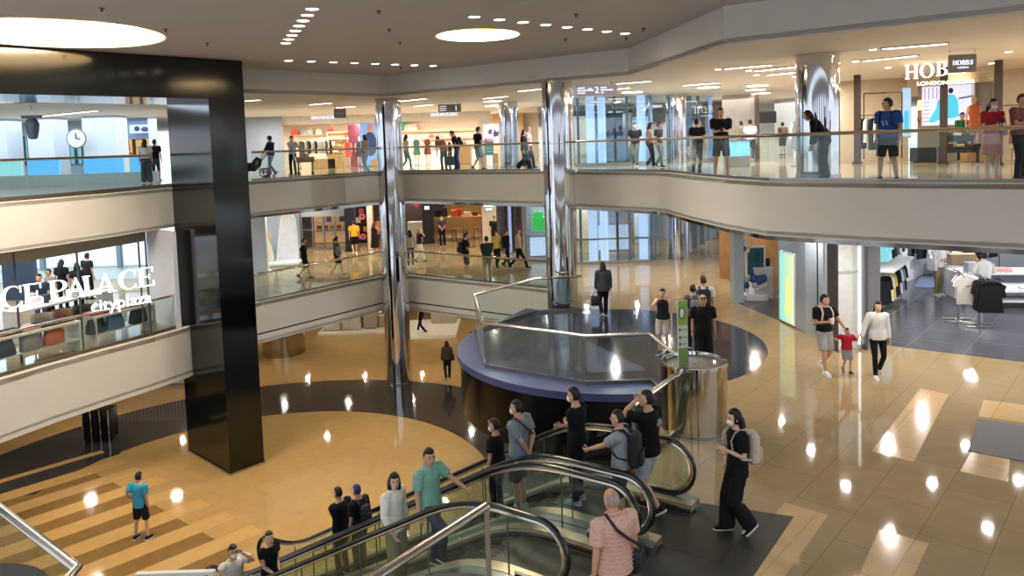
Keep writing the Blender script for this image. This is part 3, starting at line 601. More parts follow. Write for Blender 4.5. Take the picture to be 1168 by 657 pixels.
# ---- middle left hall behind the white letters, middle shops, ground floor back
ICE = mat('#c3dcec', emit=.6, key='daylight_window')
vwall('wall_left', (-36, 31.5), (-10.6, 31.5), G2, 7.1, mat('#cfdde6', .6, var=.02))
for i in range(7):
    x = -35 + i*3.3; struct('window_%d' % (i+3), MB().box((x, 31.42, 5.75), (3.0, .06, 2.2)), ICE); struct('trim_15', MB().box((x+1.63, 31.38, 5.75), (.16, .14, 2.4)), mat('#6f8796', .4))
c0, c1 = aty(170, 320, 23.2), aty(207, 320, 22.0)
solo('wedge_panel', MB().wall([(c0.x, c0.y), (c1.x-.2, c1.y)], G2, 7.0, .12, 1), mat('#c9cbd4', .6, var=.02), 'pale wedge shaped wall panel right of the big white letters', 'wall panel', loc=(c0.x, c0.y, G2))
vwall('wall_back', (-20, 46), (-4.2, 46), G2, 7.1, mat('#54443a', .6, var=.3, scale=2)); vwall('wall_back', (-4.2, 46), (3, 46), G2, 7.1, mat('#b98d55', .6, var=.2, scale=2))
vwall('wall_back', (-30, 50), (16, 50), 0, 2.7, mat('#b09870', .6)); 

# ---- the mall's unseen opposite side: piers and bands added for the columns to reflect
for i in range(9): struct('wall_front_unseen', MB().box((-26+6.5*i, -13, 6.2), (2.4, .8, 12.4)), mat('#8d857a', .6, var=.03))
for z in (1.5, 3.6, 7.8, 12.2): struct('wall_front_unseen', MB().box((0, -12.6, z), (62, .6, 1.1)), mat('#6f675d', .6, var=.03))
struct('wall_front_unseen', MB().box((0, -14.5, 5.2), (62, .2, 1.6)), mat('#c9b48c', .6)); struct('wall_front_unseen', MB().box((3, -14.5, 9.2), (9, .2, 1.6)), mat('#3c4a5c', .6))
# ---- pale doors and warm bits added to brighten the lift lobbies; the doors glow
for i, (px, d, w_, h_, c, lb) in enumerate(((668, 37, 1.1, 2.3, '#d9c9a8', 'warm cream'), (694, 37.5, .9, 2.2, '#c9d3dc', 'pale grey'), (712, 37, .8, 2.4, '#8a7a66', 'brown'), (728, 37.5, 1.0, 2.2, '#d8e2ec', 'bluish white'))):
    for z0, fl_ in ((G2, 'middle'), (G3, 'upper')):
        t = thing('added_lobby_cabinet', '%s added tall cabinet with glowing door behind the glass lifts on the %s floor' % (lb, fl_), 'cabinet', (X(px, d), d, z0)); MB().box((0, 0, h_/2), (w_, .5, h_)).build('body', mat(c, .5), t); MB().box((0, -.26, h_*.55), (w_-.1, .03, h_*.75)).build('door', mat(c, .4, emit=.35), t); MB().box((w_*.35, -.29, h_*.5), (.03, .03, .3)).build('handle', STEEL(), t)

t = thing('light_panel', 'low blue glow imitating a reflection in the railing glass behind the tall man', 'light panel', (X(841, 25.5), 25.5, G3)); MB().box((0, 0, .62), (.85, .08, .5)).build('panel', mat('#6fb4ff', emit=.9), t); MB().box((0, 0, .19), (.85, .12, .37)).build('base', STEEL(), t); MB().box((0, 0, .89), (.88, .12, .04)).build('cap', STEEL(), t)  # blue glow put in for a reflection in the railing glass
q = onz(108, 506, 0); t = thing('black_counter', 'black counter with chrome legs half hidden under the middle left balcony', 'counter', (q.x, q.y+.4, 0)); MB().rbox((0, 0, .55), (.9, .5, 1.0), .03).build('body', mat('#0c0c0e', .15), t)
for x_ in (-.42, -.15, .15, .42): MB().tube([(x_, -.28, 0), (x_, -.28, 1.05)], .025, 8).build('leg', CHROME(), t, True)
a_, b2 = aty(150, 470, 29.5), aty(206, 462, 29.5); t = thing('striped_screen', 'low white screen with red stripes under the left balconies', 'screen', ((a_.x+b2.x)/2, 29.5, 0)); MB().box((0, 0, .75), (b2.x-a_.x+1.2, .06, 1.4)).build('panel', mat('#e0d8cc', .5), t); MB().box((0, 0, .03), (b2.x-a_.x+1.2, .3, .06)).build('base', STEEL(), t)
for i in range(22): MB().box((-(b2.x-a_.x+1)/2+(b2.x-a_.x+1)*i/21, -.035, .75), (.035, .01, 1.3)).build('stripe', mat('#a8524c', .6), t)
# ================================================================== lettering with serifs (unit height, origin bottom centre)
def ring_poly(a0, a1, ro, ri, c=(0, .5), ci=None, n=22):
    ci = ci or c; f = lambda a, r, q: (q[0]+r[0]*math.cos(math.radians(a)), q[1]+r[1]*math.sin(math.radians(a)))
    return [f(a0+(a1-a0)*i/n, ro, c) for i in range(n+1)] + [f(a1+(a0-a1)*i/n, ri, ci) for i in range(n+1)]
R4 = lambda x0, y0, x1, y1: [(x0, y0), (x1, y0), (x1, y1), (x0, y1)]
def glyph(ch):
    T, t, sf = .16, .05, .045; stem = lambda x: [R4(x-T/2, 0, x+T/2, 1), R4(x-T/2-.07, 0, x+T/2+.07, sf), R4(x-T/2-.07, 1-sf, x+T/2+.07, 1)]
    if ch == 'I': return stem(0)
    if ch == 'C': return [ring_poly(48, 312, (.42, .52), (.28, .475), (0.04, .5), (.07, .5)), R4(.30, .66, .345, 1.0), R4(.30, 0.0, .345, .24)]
    if ch == 'O': return [ring_poly(0, 180, (.46, .52), (.28, .48)), ring_poly(180, 360, (.46, .52), (.28, .48))]
    if ch == 'E': return stem(-.2) + [R4(-.2, .955, .3, 1), R4(.255, .74, .3, 1), R4(-.2, .48, .14, .53), R4(.12, .37, .16, .64), R4(-.2, 0, .34, .05), R4(.29, 0, .34, .28)]
    if ch == 'L': return stem(-.18) + [R4(-.18, 0, .34, .05), R4(.29, 0, .34, .3)]
    if ch == 'P': return stem(-.2) + [ring_poly(-90, 90, (.34, .285), (.19, .24), (0, .715)), R4(-.2, .955, 0.02, 1), R4(-.2, .43, .02, .475)]
    if ch == 'A': return [[(-.36, 0), (-.30, 0), (.03, .93), (-.02, 1)], [(.13, 0), (.33, 0), (.0, 1.0), (-.06, 1.0)], R4(-.2, .3, .2, .345), R4(-.44, 0, -.2, sf), R4(.06, 0, .42, sf)]
    if ch == 'H': return stem(-.28) + stem(.28) + [R4(-.28, .48, .28, .53)]
    if ch == 'B': return stem(-.2) + [ring_poly(-90, 90, (.30, .25), (.16, .21), (0, .75)), ring_poly(-90, 90, (.36, .27), (.2, .225), (0, .27)), R4(-.2, .955, .02, 1), R4(-.2, .5, .02, .545), R4(-.2, 0, .02, .045)]
    if ch == 'S':
        out = []; pts = [(.22, .78), (.16, .91), (0, .965), (-.15, .9), (-.19, .76), (-.1, .62), (.1, .46), (.2, .3), (.17, .12), (0, .035), (-.18, .1), (-.24, .24)]; w_ = [.02, .025, .03, .05, .07, .085, .09, .08, .06, .03, .025, .02]
        L = []; Rr = []
        for i, p in enumerate(pts):
            a, b = pts[max(i-1, 0)], pts[min(i+1, len(pts)-1)]; d = Vector((b[0]-a[0], b[1]-a[1])).normalized(); L.append((p[0]-d.y*w_[i], p[1]+d.x*w_[i])); Rr.append((p[0]+d.y*w_[i], p[1]-d.x*w_[i]))
        return [L + Rr[::-1], R4(.2, .7, .25, 1), R4(-.27, 0, -.22, .3)]
def letter(ch, M, size, th, m, parent, kx=1.0):
    mb = MB()
    for pl in glyph(ch): mb.flat([(x*size*kx, y*size) for x, y in pl], M, th)
    return mb.build('letter', m, parent, world=True)
LET = mat('#f4f6f4', emit=1.1, key='lit_letter')
a = aty(12, 353, 18.55); b = aty(166, 328, 21.0); a.z = b.z = 5.56; dirl = (b-a).normalized(); rzl = math.atan2(dirl.y, dirl.x)
def on_line(px):
    r = ray(px, 330); k = r.x/r.y; s_ = (k*a.y-a.x)/(dirl.x-k*dirl.y); return a + dirl*s_
t = thing('letter_sign', 'large white serif ICE PALACE letters above the middle left railing', 'sign', (a.x, a.y, 5.56), 0)
for ch, px in (('I', -12), ('C', 12), ('E', 37), ('P', 66), ('A', 87), ('L', 104), ('A', 121), ('C', 146), ('E', 167)):
    letter(ch, upright(on_line(px), rzl), .54, .05, LET, t, 1.18)
t2 = thing('letter_sign', 'smaller white rounded cityplaza letters under the serif ones', 'sign', tuple(on_line(138)))
p = on_line(138); p.z = 5.22
MT = upright(p - Vector((0, 0, .0)), rzl)
mb = MB(); me = text_mesh('cityplaza', .47, .03); me.transform(MT); mb.bm.from_mesh(me)
mb.build('lettering', LET, t2, world=True, fix=False)
for px in (20, 92, 163, 171):
    q = on_line(px) + Vector((-dirl.y*.12, dirl.x*.12, 0)); MB().box((q.x, q.y, (G2+6.95)/2), (.04, .04, 6.95-G2-.02)).build('support_post', mat('#3a3f45', .4), t, world=True)
# ================================================================== small furnishings
def garment(lb, loc, rz, h, l=.75, w=.44, kind='shirt', grp=None, th=.06, hanger=True):
    o = thing('hanging_' + ('dress' if kind == 'dress' else 'garment'), lb, 'garment', loc, rz, grp)
    k = w/.44; hem = .22*k if kind != 'dress' else .30*k
    half = [(.06, 0), (.17*k, -.04), (.215*k, -.09), (.26*k, -.40), (.205*k, -.42), (.185*k, -.25), (.19*k, -.45), (hem, -l)]
    if kind == 'dress': half = [(.05, 0), (.15*k, -.03), (.17*k, -.2), (.14*k, -.4), (hem, -l)]
    if kind == 'tee': half = [(.07, 0), (.2*k, -.05), (.30*k, -.22), (.23*k, -.28), (.2*k, -.22), (.2*k, -.45), (.21*k, -l)]
    pl = half + [(-x, z) for x, z in half[::-1]]
    MB().flat(pl, Matrix.Translation((0, th/2, -.08)) @ Matrix.Rotation(PI/2, 4, 'X'), th).build('cloth', cloth(h), o, bevel=.012)
    if hanger: MB().tube([(-.16, 0, -.11), (0, 0, -.05), (.16, 0, -.11)], .008, 5).tube([(0, 0, -.05), (0, 0, -.01), (.02, 0, .015), (0, 0, .03), (-.02, 0, .015)], .005, 5).build('hanger', STEEL(), o)
    return o
def rail_stand(lb, c, w, h, rz=0, grp=None, name='clothes_rail', feet=True):
    t = thing(name, lb, 'clothes rail', c, rz, grp); ml = mat('#55504a', .3, .7)
    MB().tube([(-w/2, 0, h), (w/2, 0, h)], .014, 8).build('rail', ml, t, True)
    for s_ in (-1, 1):
        MB().tube([(s_*w/2, 0, 0), (s_*w/2, 0, h+.02)], .016, 8).build('upright', ml, t, True)
        if feet: MB().box((s_*w/2, 0, .015), (.05, .5, .03)).build('foot', ml, t)
    return t
def shelf_unit(lb, c, w, h, n, rz=0, col='#d9bb8c', dep=.35, back=True, name='shelf_unit'):
    t = thing(name, lb, 'shelf', c, rz); ms = mat(col, .5, var=.1)
    for i in range(n): MB().box((0, 0, .1 + (h-.12)*i/(n-1)), (w-.06, dep, .035)).build('shelf', ms, t)
    for s_ in (-1, 1): MB().box((s_*(w/2-.015), 0, h/2), (.03, dep, h)).build('side_panel', ms, t)
    if back: MB().box((0, dep/2-.01, h/2), (w-.06, .02, h)).build('back_panel', ms, t)
    return t
def goods_box(nm, lb, c, d, h, cat, rz=0, r=.02, grp=None):
    m = MB(); m.rbox((0, 0, d[2]/2), d, r); o = m.build(nm, cloth(h)); o.location = c; o.rotation_euler.z = rz; return tag(o, lb, cat, grp)
def bag(lb, c, w, d, h, col, rz=0, grp=None, handle=True, name='handbag', cat='bag'):
    t = thing(name, lb, cat, c, rz, grp); mb = MB(); R = []
    for z, k, e in ((0, 1, 1), (.06*h, 1.04, 1.04), (.5*h, .98, .9), (h, .80, .45)): R.append((z, w*k/2, d*e/2))
    mb.lathe([(1, z) for z, _, _ in R], n=20)
    n = 20; mb.bm.verts.ensure_lookup_table()
    for i, (z, x, y) in enumerate(R):
        for j in range(n):
            v = mb.bm.verts[i*n+j]; a = 2*PI*j/n; ca, sa = math.cos(a), math.sin(a); p = 4; q = (abs(ca)**p+abs(sa)**p)**(-1/p); v.co.x = x*ca*q; v.co.y = y*sa*q
    mb.build('bag_body', mat(col, .5, var=.1), t, True)
    if handle: MB().tube([(-w*.25, 0, h*.95), (-w*.22, 0, h*1.35), (0, 0, h*1.5), (w*.22, 0, h*1.35), (w*.25, 0, h*.95)], .012, 6).build('handle', mat(col, .4, var=.1), t, True)
    return t
def table(lb, c, w, d, h, col, rz=0, legs=True, grp=None, name='display_table'):
    t = thing(name, lb, 'table', c, rz, grp); m_ = mat(col, .4, var=.08)
    MB().rbox((0, 0, h-.03), (w, d, .06), .02).build('tabletop', m_, t)
    if legs:
        MB().box((0, 0, h-.13), (w-.12, d-.12, .12)).build('apron', m_, t)
        for x in (-1, 1):
            for y in (-1, 1): MB().tube([(x*(w/2-.07), y*(d/2-.07), 0), (x*(w/2-.07), y*(d/2-.07), h-.06)], [.022, .032], 8).build('leg', m_, t)
    else:
        for x in (-1, 1): MB().box((x*(w/2-.03), 0, (h-.06)/2), (.05, d-.02, h-.06)).build('side_panel', m_, t)
        MB().box((0, 0, h*.4), (w-.1, d-.06, .04)).build('lower_shelf', m_, t)
    return t
def mannequin(lb, c, rz, dress, head='#e8dcc8', h=1.75):
    t = thing('mannequin', lb, 'mannequin', c, rz); mh = mat(head, .4)
    MB().ell((0, 0, h-.12), (.075, .09, .12)).tube([(0, 0, h-.3), (0, 0, h-.18)], .045, 10).build('head', mh, t, True)
    MB().lathe([(.05, h-.28), (.16, h-.33), (.17, h-.5), (.13, h-.72), (.19, h-.95), (.23, .62), (.2, .60)], n=20, sy=.7).build('dress', cloth(dress), t, True)
    for s_ in (-1, 1):
        MB().tube([(s_*.17, 0, h-.36), (s_*.22, .01, h-.62), (s_*.21, .08, h-.88)], [.045, .036, .025], 8).build('arm', mh, t, True)
        MB().tube([(s_*.08, 0, .64), (s_*.08, -.01, .3), (s_*.08, 0, .06), (s_*.08, .1, .03)], [.06, .05, .03, .02], 8).build('leg', mh, t, True)
    MB().cyl((0, 0, 0), .2, .02, 20).build('base', STEEL(), t)
    return t
# ------------------------------------------------------------------ upper back left fashion shop
cols = ['#5a6058', '#e6e2da', '#7d8a95', '#2c2b2c', '#f0ede6', '#c9ced2', '#1f2126', '#efe9dd', '#e6e4e0', '#cfd3d2', '#e8e6e4', '#3f6a4a', '#efefe8', '#26262a']
nm = ['olive grey', 'off white', 'blue grey', 'charcoal', 'ivory', 'pale grey', 'black', 'cream', 'white', 'silver grey', 'pure white', 'green', 'milky white', 'near black']
yb = 43.2; x0, x1 = X(346, yb), X(371, yb)+.3
rail_stand('long clothes rail full of garments in the back left fashion shop', ((x0+x1)/2, yb, G3), x1-x0+.3, 1.72)
for i, c in enumerate(cols): garment('%s garment on the long rail behind the man with the trolley' % nm[i], (x0+(x1-x0)*i/13, yb, G3+1.68), PI/2+.75, c, .95 if i in (0, 2, 13) else .75, .5, grp='garments on the long rail', th=.10)
shelf_unit('tall open shelf with small goods left of the coral dress', (X(482, 45)-4.9, 45, G3), 1.5, 2.1, 6)
sx = X(482, 45)-4.9
for i, (dx, z, c, l, w_, h_) in enumerate(((-.5, .52, '#b9423c', 'red box on the tall open shelf', .25, .2), (.1, .52, '#c9a8a8', 'pinkish box on the tall open shelf', .3, .16), (.5, .92, '#3d4a44', 'dark green box on the tall open shelf', .22, .24), (-.3, .92, '#e6ded0', 'cream box on the tall open shelf', .3, .18), (-.45, 1.32, '#d9d0c4', 'beige box on the tall open shelf', .25, .2), (.2, 1.32, '#54504c', 'grey box on the tall open shelf', .2, .25), (.45, 1.7, '#e05b43', 'orange red box on the tall open shelf', .3, .22))):
    goods_box('storage_box', l, (sx+dx, 44.95, G3+z-.0), (w_, .22, h_), c, 'box')
solo('wall_shelf', MB().box((X(385, 46.7), 46.75, G3+2.0), (5.4, .35, .05)), mat('#dcb27a', .5), 'long wooden wall shelf over the hanging garments', 'shelf', loc=(X(385, 46.7), 46.75, G3+2))
for px, c, l in ((338, '#e4573d', 'orange red handbag at the left end of the wall shelf'), (349, '#9aa4ae', 'grey handbag on the wall shelf'), (356, '#b8bfc4', 'pale grey handbag on the wall shelf'), (379, '#e8604a', 'coral handbag high on the wall shelf near the pillar'), (366, '#d8d2c6', 'cream handbag on the wall shelf')):
    bag(l, (X(px, 46.6), 46.62, G3+2.03), .42, .16, .34, c)
mannequin('headed coral dress mannequin in the back left fashion shop', (X(398, 42.6), 42.6, G3), 0, '#f0644f')
mannequin('headed mannequin in black and white patterned dress beside the plum panel', (X(410, 42.6), 42.9, G3), .2, '#565a62')
mannequin('mannequin in a sea green dress right of the left chrome column', (X(476, 42), 42.2, G3), 0, '#4f7f74'); mannequin('mannequin in a brown red dress left of the long wall shelves', (X(488, 42), 42.4, G3), 0, '#8a4d45')
solo('plum_backdrop', MB().box((X(408, 44), 44, G3+1.25), (.9, .08, 2.5)), mat('#8a4456', .6), 'plum coloured display panel behind the mannequins', 'panel', loc=(X(408, 44), 44, G3))
t = thing('fashion_poster', 'tall blue fashion poster beside the left chrome column', 'poster', (X(423, 42.3), 42.3, G3))
MB().box((0, 0, 1.4), (1.0, .06, 2.7)).build('board', mat('#7fa4d8', emit=.55), t); MB().box((0, 0, .03), (1.0, .3, .06)).build('base', STEEL(), t); MB().ell((.1, -.03, 2.2), (.2, .02, .25)).build('printed_head', mat('#e6a8b8', .6), t); MB().ell((.05, -.03, 1.3), (.38, .02, .7)).build('printed_coat', mat('#34568f', .6), t)
for i, z in enumerate((1.05, 1.55, 2.0)): solo('wall_shelf', MB().box((X(512, 46.6), 46.75, G3+z), (3.6, .36, .05)), mat('#e6cfa8', .5), ('lowest', 'middle', 'topmost')[i]+' long wall shelf behind the couple bending over bags', 'shelf', loc=(X(512, 46.6), 46.75, G3+z))
gl = ['#d8574d', '#e6e0d4', '#c98f86', '#2f3034', '#b8a898', '#e8b0b0', '#d94f4f', '#a4acb0', '#e0cdb0', '#6f5a48']
gn = ['red', 'ivory', 'dusty pink', 'black', 'taupe', 'light pink', 'scarlet', 'steel grey', 'sand', 'brown']
for i in range(10):
    bag('%s handbag %s on the long wall shelves' % (gn[i], 'low' if i % 2 else 'in the middle row'), (X(494+4.1*i, 46.6), 46.6, G3+(1.08 if i % 2 else 1.58)), .3, .15, .2, gl[i], grp='handbags on the wall shelves')
bag('green handbag hanging high on the wall right of the left chrome column', (X(461, 46.5), 46.5, G3+2.2), .75, .2, .45, '#3fae7c', handle=False); bag('large pink handbag on the rosy wall bracket', (X(471, 46.3), 46.3, G3+2.08), .8, .2, .4, '#eab7a4', handle=False)
solo('wall_bracket', MB().box((X(467, 46.6), 46.6, G3+2.05), (1.6, .7, .06)), mat('#e8c3a8', .5), 'rosy wall bracket right of the left chrome column', 'shelf', loc=(X(469, 46.6), 46.6, G3+2.05))
for px, w_, h_, l in ((372, 1.4, .55, 'wide wooden plinth under the long clothes rail'), (386, .9, .8, 'square wooden plinth left of the coral dress'), (530, .85, 1.1, 'tall wooden plinth behind the man in grey shorts'), (561, .8, .55, 'small wooden plinth beside the green price stand'), (440, 1.4, .4, 'low wooden plinth left of the left chrome column')):
    solo('wooden_plinth', MB().rbox((X(px, 42), 41.8, G3+h_/2), (w_, .7, h_), .03), mat('#c99a5c', .5, var=.12), l, 'plinth', loc=(X(px, 42), 41.8, G3))
t = thing('poster_stand', 'lilac poster with dark figures on a stand at the right of the fashion shop', 'poster', (X(563, 40), 40, G3))
MB().box((0, 0, 1.6), (.95, .05, 1.1)).build('board', mat('#b3aec6', .6), t); MB().flat([(-.1, 0), (.14, .05), (.2, .3), (.05, .25), (-.02, .4), (-.12, .2)], upright(Vector((.18, -.03, 1.45)), 0), .01).build('printed_figure', mat('#2b2c44', .6), t); MB().flat([(-.12, 0), (.1, 0), (.06, .14), (.16, .2), (-.05, .26)], upright(Vector((-.1, -.03, 1.62)), 0), .01).build('printed_figure', mat('#3b3c58', .6), t); MB().ell((-.2, -.03, 1.25), (.25, .01, .12)).build('printed_figure', mat('#a86a7c', .6), t)
MB().tube([(0, .04, 0), (0, .04, 1.1)], .03, 8).build('pole', STEEL(), t); MB().cyl((0, .04, 0), .25, .03, 20).build('base', STEEL(), t)
t = thing('price_stand', 'dark green price board on a white plinth in front of the fashion shop', 'sign', (X(559, 38), 38, G3))
MB().box((0, 0, .25), (.32, .28, .5)).build('plinth', mat('#e6e4e0', .5), t); MB().box((0, 0, .85), (.44, .06, .7)).build('board', mat('#1e6a5c', .5), t)
for k in range(3): MB().box((0, -.035, .7+.16*k), (.3, .006, .03)).build('text_line', mat('#8fc7b4', .5), t)
def shop_front_letters(px, py, d, n, lb):
    c = pr(px, py, d); t = thing('shop_sign', lb, 'sign', c)
    for k in range(n):  # unreadable small lit letters: alternating bowls and stems
        mb = MB(); x = (k-(n-1)/2)*.17
        if k % 3 == 0: mb.tube([(x+.055*math.cos(i*PI/6), 0, .07*math.sin(i*PI/6)) for i in range(12)], .016, 6, closed=True)
        else: mb.tube([(x-.05, 0, -.075), (x-.05, 0, .075), (x+.05, 0, .02 if k % 3 == 1 else .075)], .016, 6).tube([(x-.05, 0, 0), (x+.05, 0, -.075)], .016, 6)
        mb.build('letter', mat('#d5e4ff', emit=1.3, key='sign_glow'), t)
    return t
shop_front_letters(369, 134, 40.5, 8, 'row of small lit letters over the fashion shop, left of the left chrome column'); shop_front_letters(507, 130.5, 40.8, 9, 'row of small lit letters over the fashion shop below the hanging sign')
# trolley and stroller
c = onz(349, 199, G3); t = thing('shopping_trolley', 'small wooden crate trolley pulled by the man in white', 'trolley', (c.x, c.y, G3), .2)
MB().box((0, 0, .55), (.75, .4, .04)).build('tray', WOOD, t)
for s_ in (-1, 1): MB().box((0, s_*.2, .66), (.75, .03, .22)).build('side_panel', WOOD, t)
for x in (-.3, .3):
    for y in (-.16, .16): MB().tube([(x, y, .06), (x, y, .55)], .02, 6).build('leg', mat('#33302e', .5), t); MB().tube([(x, y-.02, .06), (x, y+.02, .06)], .06, 10).build('wheel', mat('#1c1c1c', .5), t)
MB().tube([(-.37, .18, .55), (-.5, .18, .95), (-.5, -.18, .95), (-.37, -.18, .55)], .02, 6).build('handle', STEEL(), t)
c = onz(294, 202, G3); t = thing('baby_stroller', 'black baby stroller pushed beside the black pillar on the upper floor', 'stroller', (c.x-.1, c.y, G3), .1); BK = mat('#17181b', .6)
MB().tube([(-.6, 0, .52), (-.35, 0, .45), (-.05, 0, .42), (.1, 0, .6), (.2, 0, .8)], [.04, .08, .12, .12, .06], 10, ry=[.1, .18, .2, .2, .13], side=(0, 1, 0)).build('seat', cloth('#1d1e22'), t, True)
for s_ in (-1, 1):
    MB().tube([(-.5, s_*.26, .12), (.1, s_*.26, .55), (.6, s_*.26, 1.05)], .018, 6).build('frame', BK, t); MB().tube([(.4, s_*.28, .15), (-.1, s_*.27, .62)], .018, 6).build('frame', BK, t)
    for x, r in ((-.5, .13), (.42, .17)): MB().tube([(x+r*math.cos(i*PI/8), s_*.3, r+.01+r*math.sin(i*PI/8)) for i in range(16)], .022, 6, closed=True).tube([(x-r, s_*.3, r+.01), (x+r, s_*.3, r+.01)], .008, 5).tube([(x, s_*.3, .01), (x, s_*.3, 2*r)], .008, 5).build('wheel', BK, t)
MB().tube([(.6, -.27, 1.05), (.6, .27, 1.05)], .02, 6).build('handle', BK, t)
# ------------------------------------------------------------------ upper right clothes shop
fl = [aty(978, 187, 24.6), aty(1076, 187, 22.7), aty(1138, 188, 20.9)]
for p, lb in zip(fl, ('dark slim post left of the clothes rail', 'dark slim post in front of the bright fashion screen', 'dark slim post at the right behind the masked woman')):
    t = thing('shop_front_post', lb, 'post', (p.x, p.y, G3), -.75); MB().box((0, 0, (11.2-G3)/2), (.19, .12, 11.2-G3-.01)).build('shaft', DWOOD, t); MB().box((0, 0, .04), (.26, .2, .08)).build('foot_plate', mat('#2a211c', .4), t)
for (a_, b_), lb in (((fl[1], fl[2]), 'clear shop window between the two right dark posts'),):
    t = thing('shop_window', lb, 'shop window', (a_.x, a_.y, G3)); MB().wall([(a_.x+.5, a_.y-.55), (b_.x, b_.y)], G3+.05, 11.1, .02, 1).build('pane', glass('thin_pane', '#f1efe8', .1), t, False, True); MB().wall([(a_.x+.5, a_.y-.55), (b_.x, b_.y)], G3, G3+.05, .05, 1).build('sill', STEEL(), t, False, True)
BEIGE = mat('#d8c6aa', .6, var=.03)
bw0, bw1, bw2, bw3 = aty(921, 150, 27.8), aty(1036, 150, 26.6), aty(1118, 150, 25.2), aty(1240, 150, 22)
vwall('wall_right', (bw0.x, bw0.y), (bw1.x, bw1.y), G3, 11.2, BEIGE); vwall('wall_right', (bw1.x, bw1.y-.6), (bw2.x, bw2.y-.6), G3, 10.85, mat('#8d8478', .6, var=.04)); vwall('wall_right', (bw1.x-.2, bw1.y-.3), (bw2.x+.2, bw2.y-.3), 10.5, 11.2, BEIGE); vwall('wall_right', (bw2.x, bw2.y), (bw3.x, bw3.y), G3, 11.2, BEIGE)
struct('floor', MB().prism([(fl[0].x, fl[0].y), (fl[1].x, fl[1].y), (fl[2].x, fl[2].y), (24, 15), (27, 22), (14, 30), (10, 28)], G3, G3+.006), mat('#b0834a', .12, var=.08))
d_ = 25.35; c = pr(1081, 120, d_); t = thing('fashion_screen', 'large bright screen with a figure in turquoise behind the middle dark post', 'screen', (c.x, c.y, c.z), math.atan2(bw2.y-bw1.y, bw2.x-bw1.x))
sw, sh = 51*d_/F, 44*d_/F
MB().rbox((0, .03, 0), (sw+.08, .05, sh+.08), .01).build('frame', mat('#e0c9a8', .4), t); MB().box((0, -.01, 0), (sw, .02, sh)).build('display', mat('#c9cdf0', emit=.85), t)
TQ = mat('#4bc4e6', emit=.6)
MB().flat([(-.05*sw, .28*sh), (.13*sw, .26*sh), (.2*sw, .1*sh), (.22*sw, -.3*sh), (.1*sw, -.34*sh), (-.1*sw, -.34*sh), (-.3*sw, -.44*sh), (-.38*sw, -.4*sh), (-.22*sw, -.05*sh), (-.2*sw, .12*sh)], upright(Vector((0, -.02, 0)), 0), .012).build('printed_coat', TQ, t)
MB().ell((.06*sw, -.025, .37*sh), (.05*sw, .012, .075*sh)).build('printed_head', mat('#3b2a30', .6), t)
for k in range(6): MB().box((-.42*sw, -.025, -.4*sh+k*.1*sh), (.14*sw, .008, .02)).build('printed_stair', mat('#8a8ab0', .6), t)
for k in range(4): MB().box((-.45*sw+.08*k*sw, -.024, .32*sh), (.02, .008, .3*sh)).build('printed_rail', mat('#8a8ab0', .6), t)
MB().box((.35*sw, -.025, .18*sh), (.28*sw, .008, .05*sh), 0, 0, -.15).build('printed_band', mat('#9c9cc8', .6), t)
t = thing('narrow_screen', 'narrow bright screen edge left of the grey shop wall', 'screen', pr(1034, 128, 26.2)); MB().box((0, 0, 0), (.28, .06, 1.7)).build('display', mat('#a9c8ea', emit=.7), t); MB().box((-.02, -.035, -.35), (.16, .01, .8)).build('printed_coat', TQ, t); MB().box((0, .035, 0), (.36, .03, 1.8)).build('frame', mat('#cbb493', .4), t)
for px, py, lb in ((1049.5, 120, 'left of the large fashion screen'), (1110, 113, 'right of the large fashion screen')):
    c = pr(px, py, 25.55); t = thing('wall_sconce', 'warm glowing wall sconce ' + lb, 'wall lamp', c)
    MB().lathe([(.10, -.16), (.07, .16)], n=18).build('lamp_shade', mat('#ffd77a', emit=2.4), t, True); MB().tube([(0, 0, -.17), (0, 0, -.42), (0, .08, -.5)], .018, 6).build('stem', mat('#b98a3c', .3, .8), t); MB().ell((0, .06, -.48), (.08, .05, .1)).build('wall_plate', mat('#b98a3c', .3, .8), t)
# signs
rz_s = math.atan2(fl[1].y-fl[0].y, fl[1].x-fl[0].x)*.5
t = thing('letter_sign', 'large lit HOBBS LONDON letters over the clothes shop entrance', 'sign', pr(1056, 86, 21.0))
for ch, px, py in (('H', 1039.5, 90), ('O', 1057, 88.5), ('B', 1074, 86.5), ('B', 1087, 85), ('S', 1099, 84)):
    letter(ch, upright(pr(px, py, 21.0), -.25), .39, .04, mat('#fff2d6', emit=3, key='warm_letter'), t)
mb = MB(); me = text_mesh('LONDON', .15, .015); me.transform(Matrix.Scale(1.2, 4, (1, 0, 0))); me.transform(upright(pr(1063.5, 95, 21.0), -.25)); mb.bm.from_mesh(me); mb.build('lettering', mat('#fff2d6', emit=3, key='warm_letter'), t, world=True, fix=False)
q0, q1 = pr(1032, 84, 21.05), pr(1100, 77, 20.9); MB().box(((q0.x+q1.x)/2, 21.1, q0.z-.02), (q1.x-q0.x, .015, .015), -.25).build('support_bar', mat('#4a4540', .6), t, world=True)
t = thing('hanging_sign', 'small grey hanging HOBBS sign right of the lit letters', 'sign', pr(1097.5, 72.5, 17.9), -.1)
MB().rbox((0, 0, 0), (.62, .07, .43), .01).build('board', mat('#7b746e', .5), t)
L0 = Matrix.Translation(t.location) @ Matrix.Rotation(-.1, 4, 'Z')
for ch, x in (('H', -.19), ('O', -.085), ('B', .015), ('B', .10), ('S', .19)): letter(ch, L0 @ upright(Vector((x, -.04, -.03)), 0), .105, .006, mat('#e3edff', emit=1.6), t)
text_to(MB(), 'LONDON', .055, .003, upright(Vector((0, -.042, -.10)), 0)).build('lettering', mat('#e3edff', emit=1.6), t, fix=False)
for s_ in (-.28, .28): MB().box((s_, 0, .3), (.015, .015, 11.2-t.location.z-.25)).build('hanger', STEEL(), t)
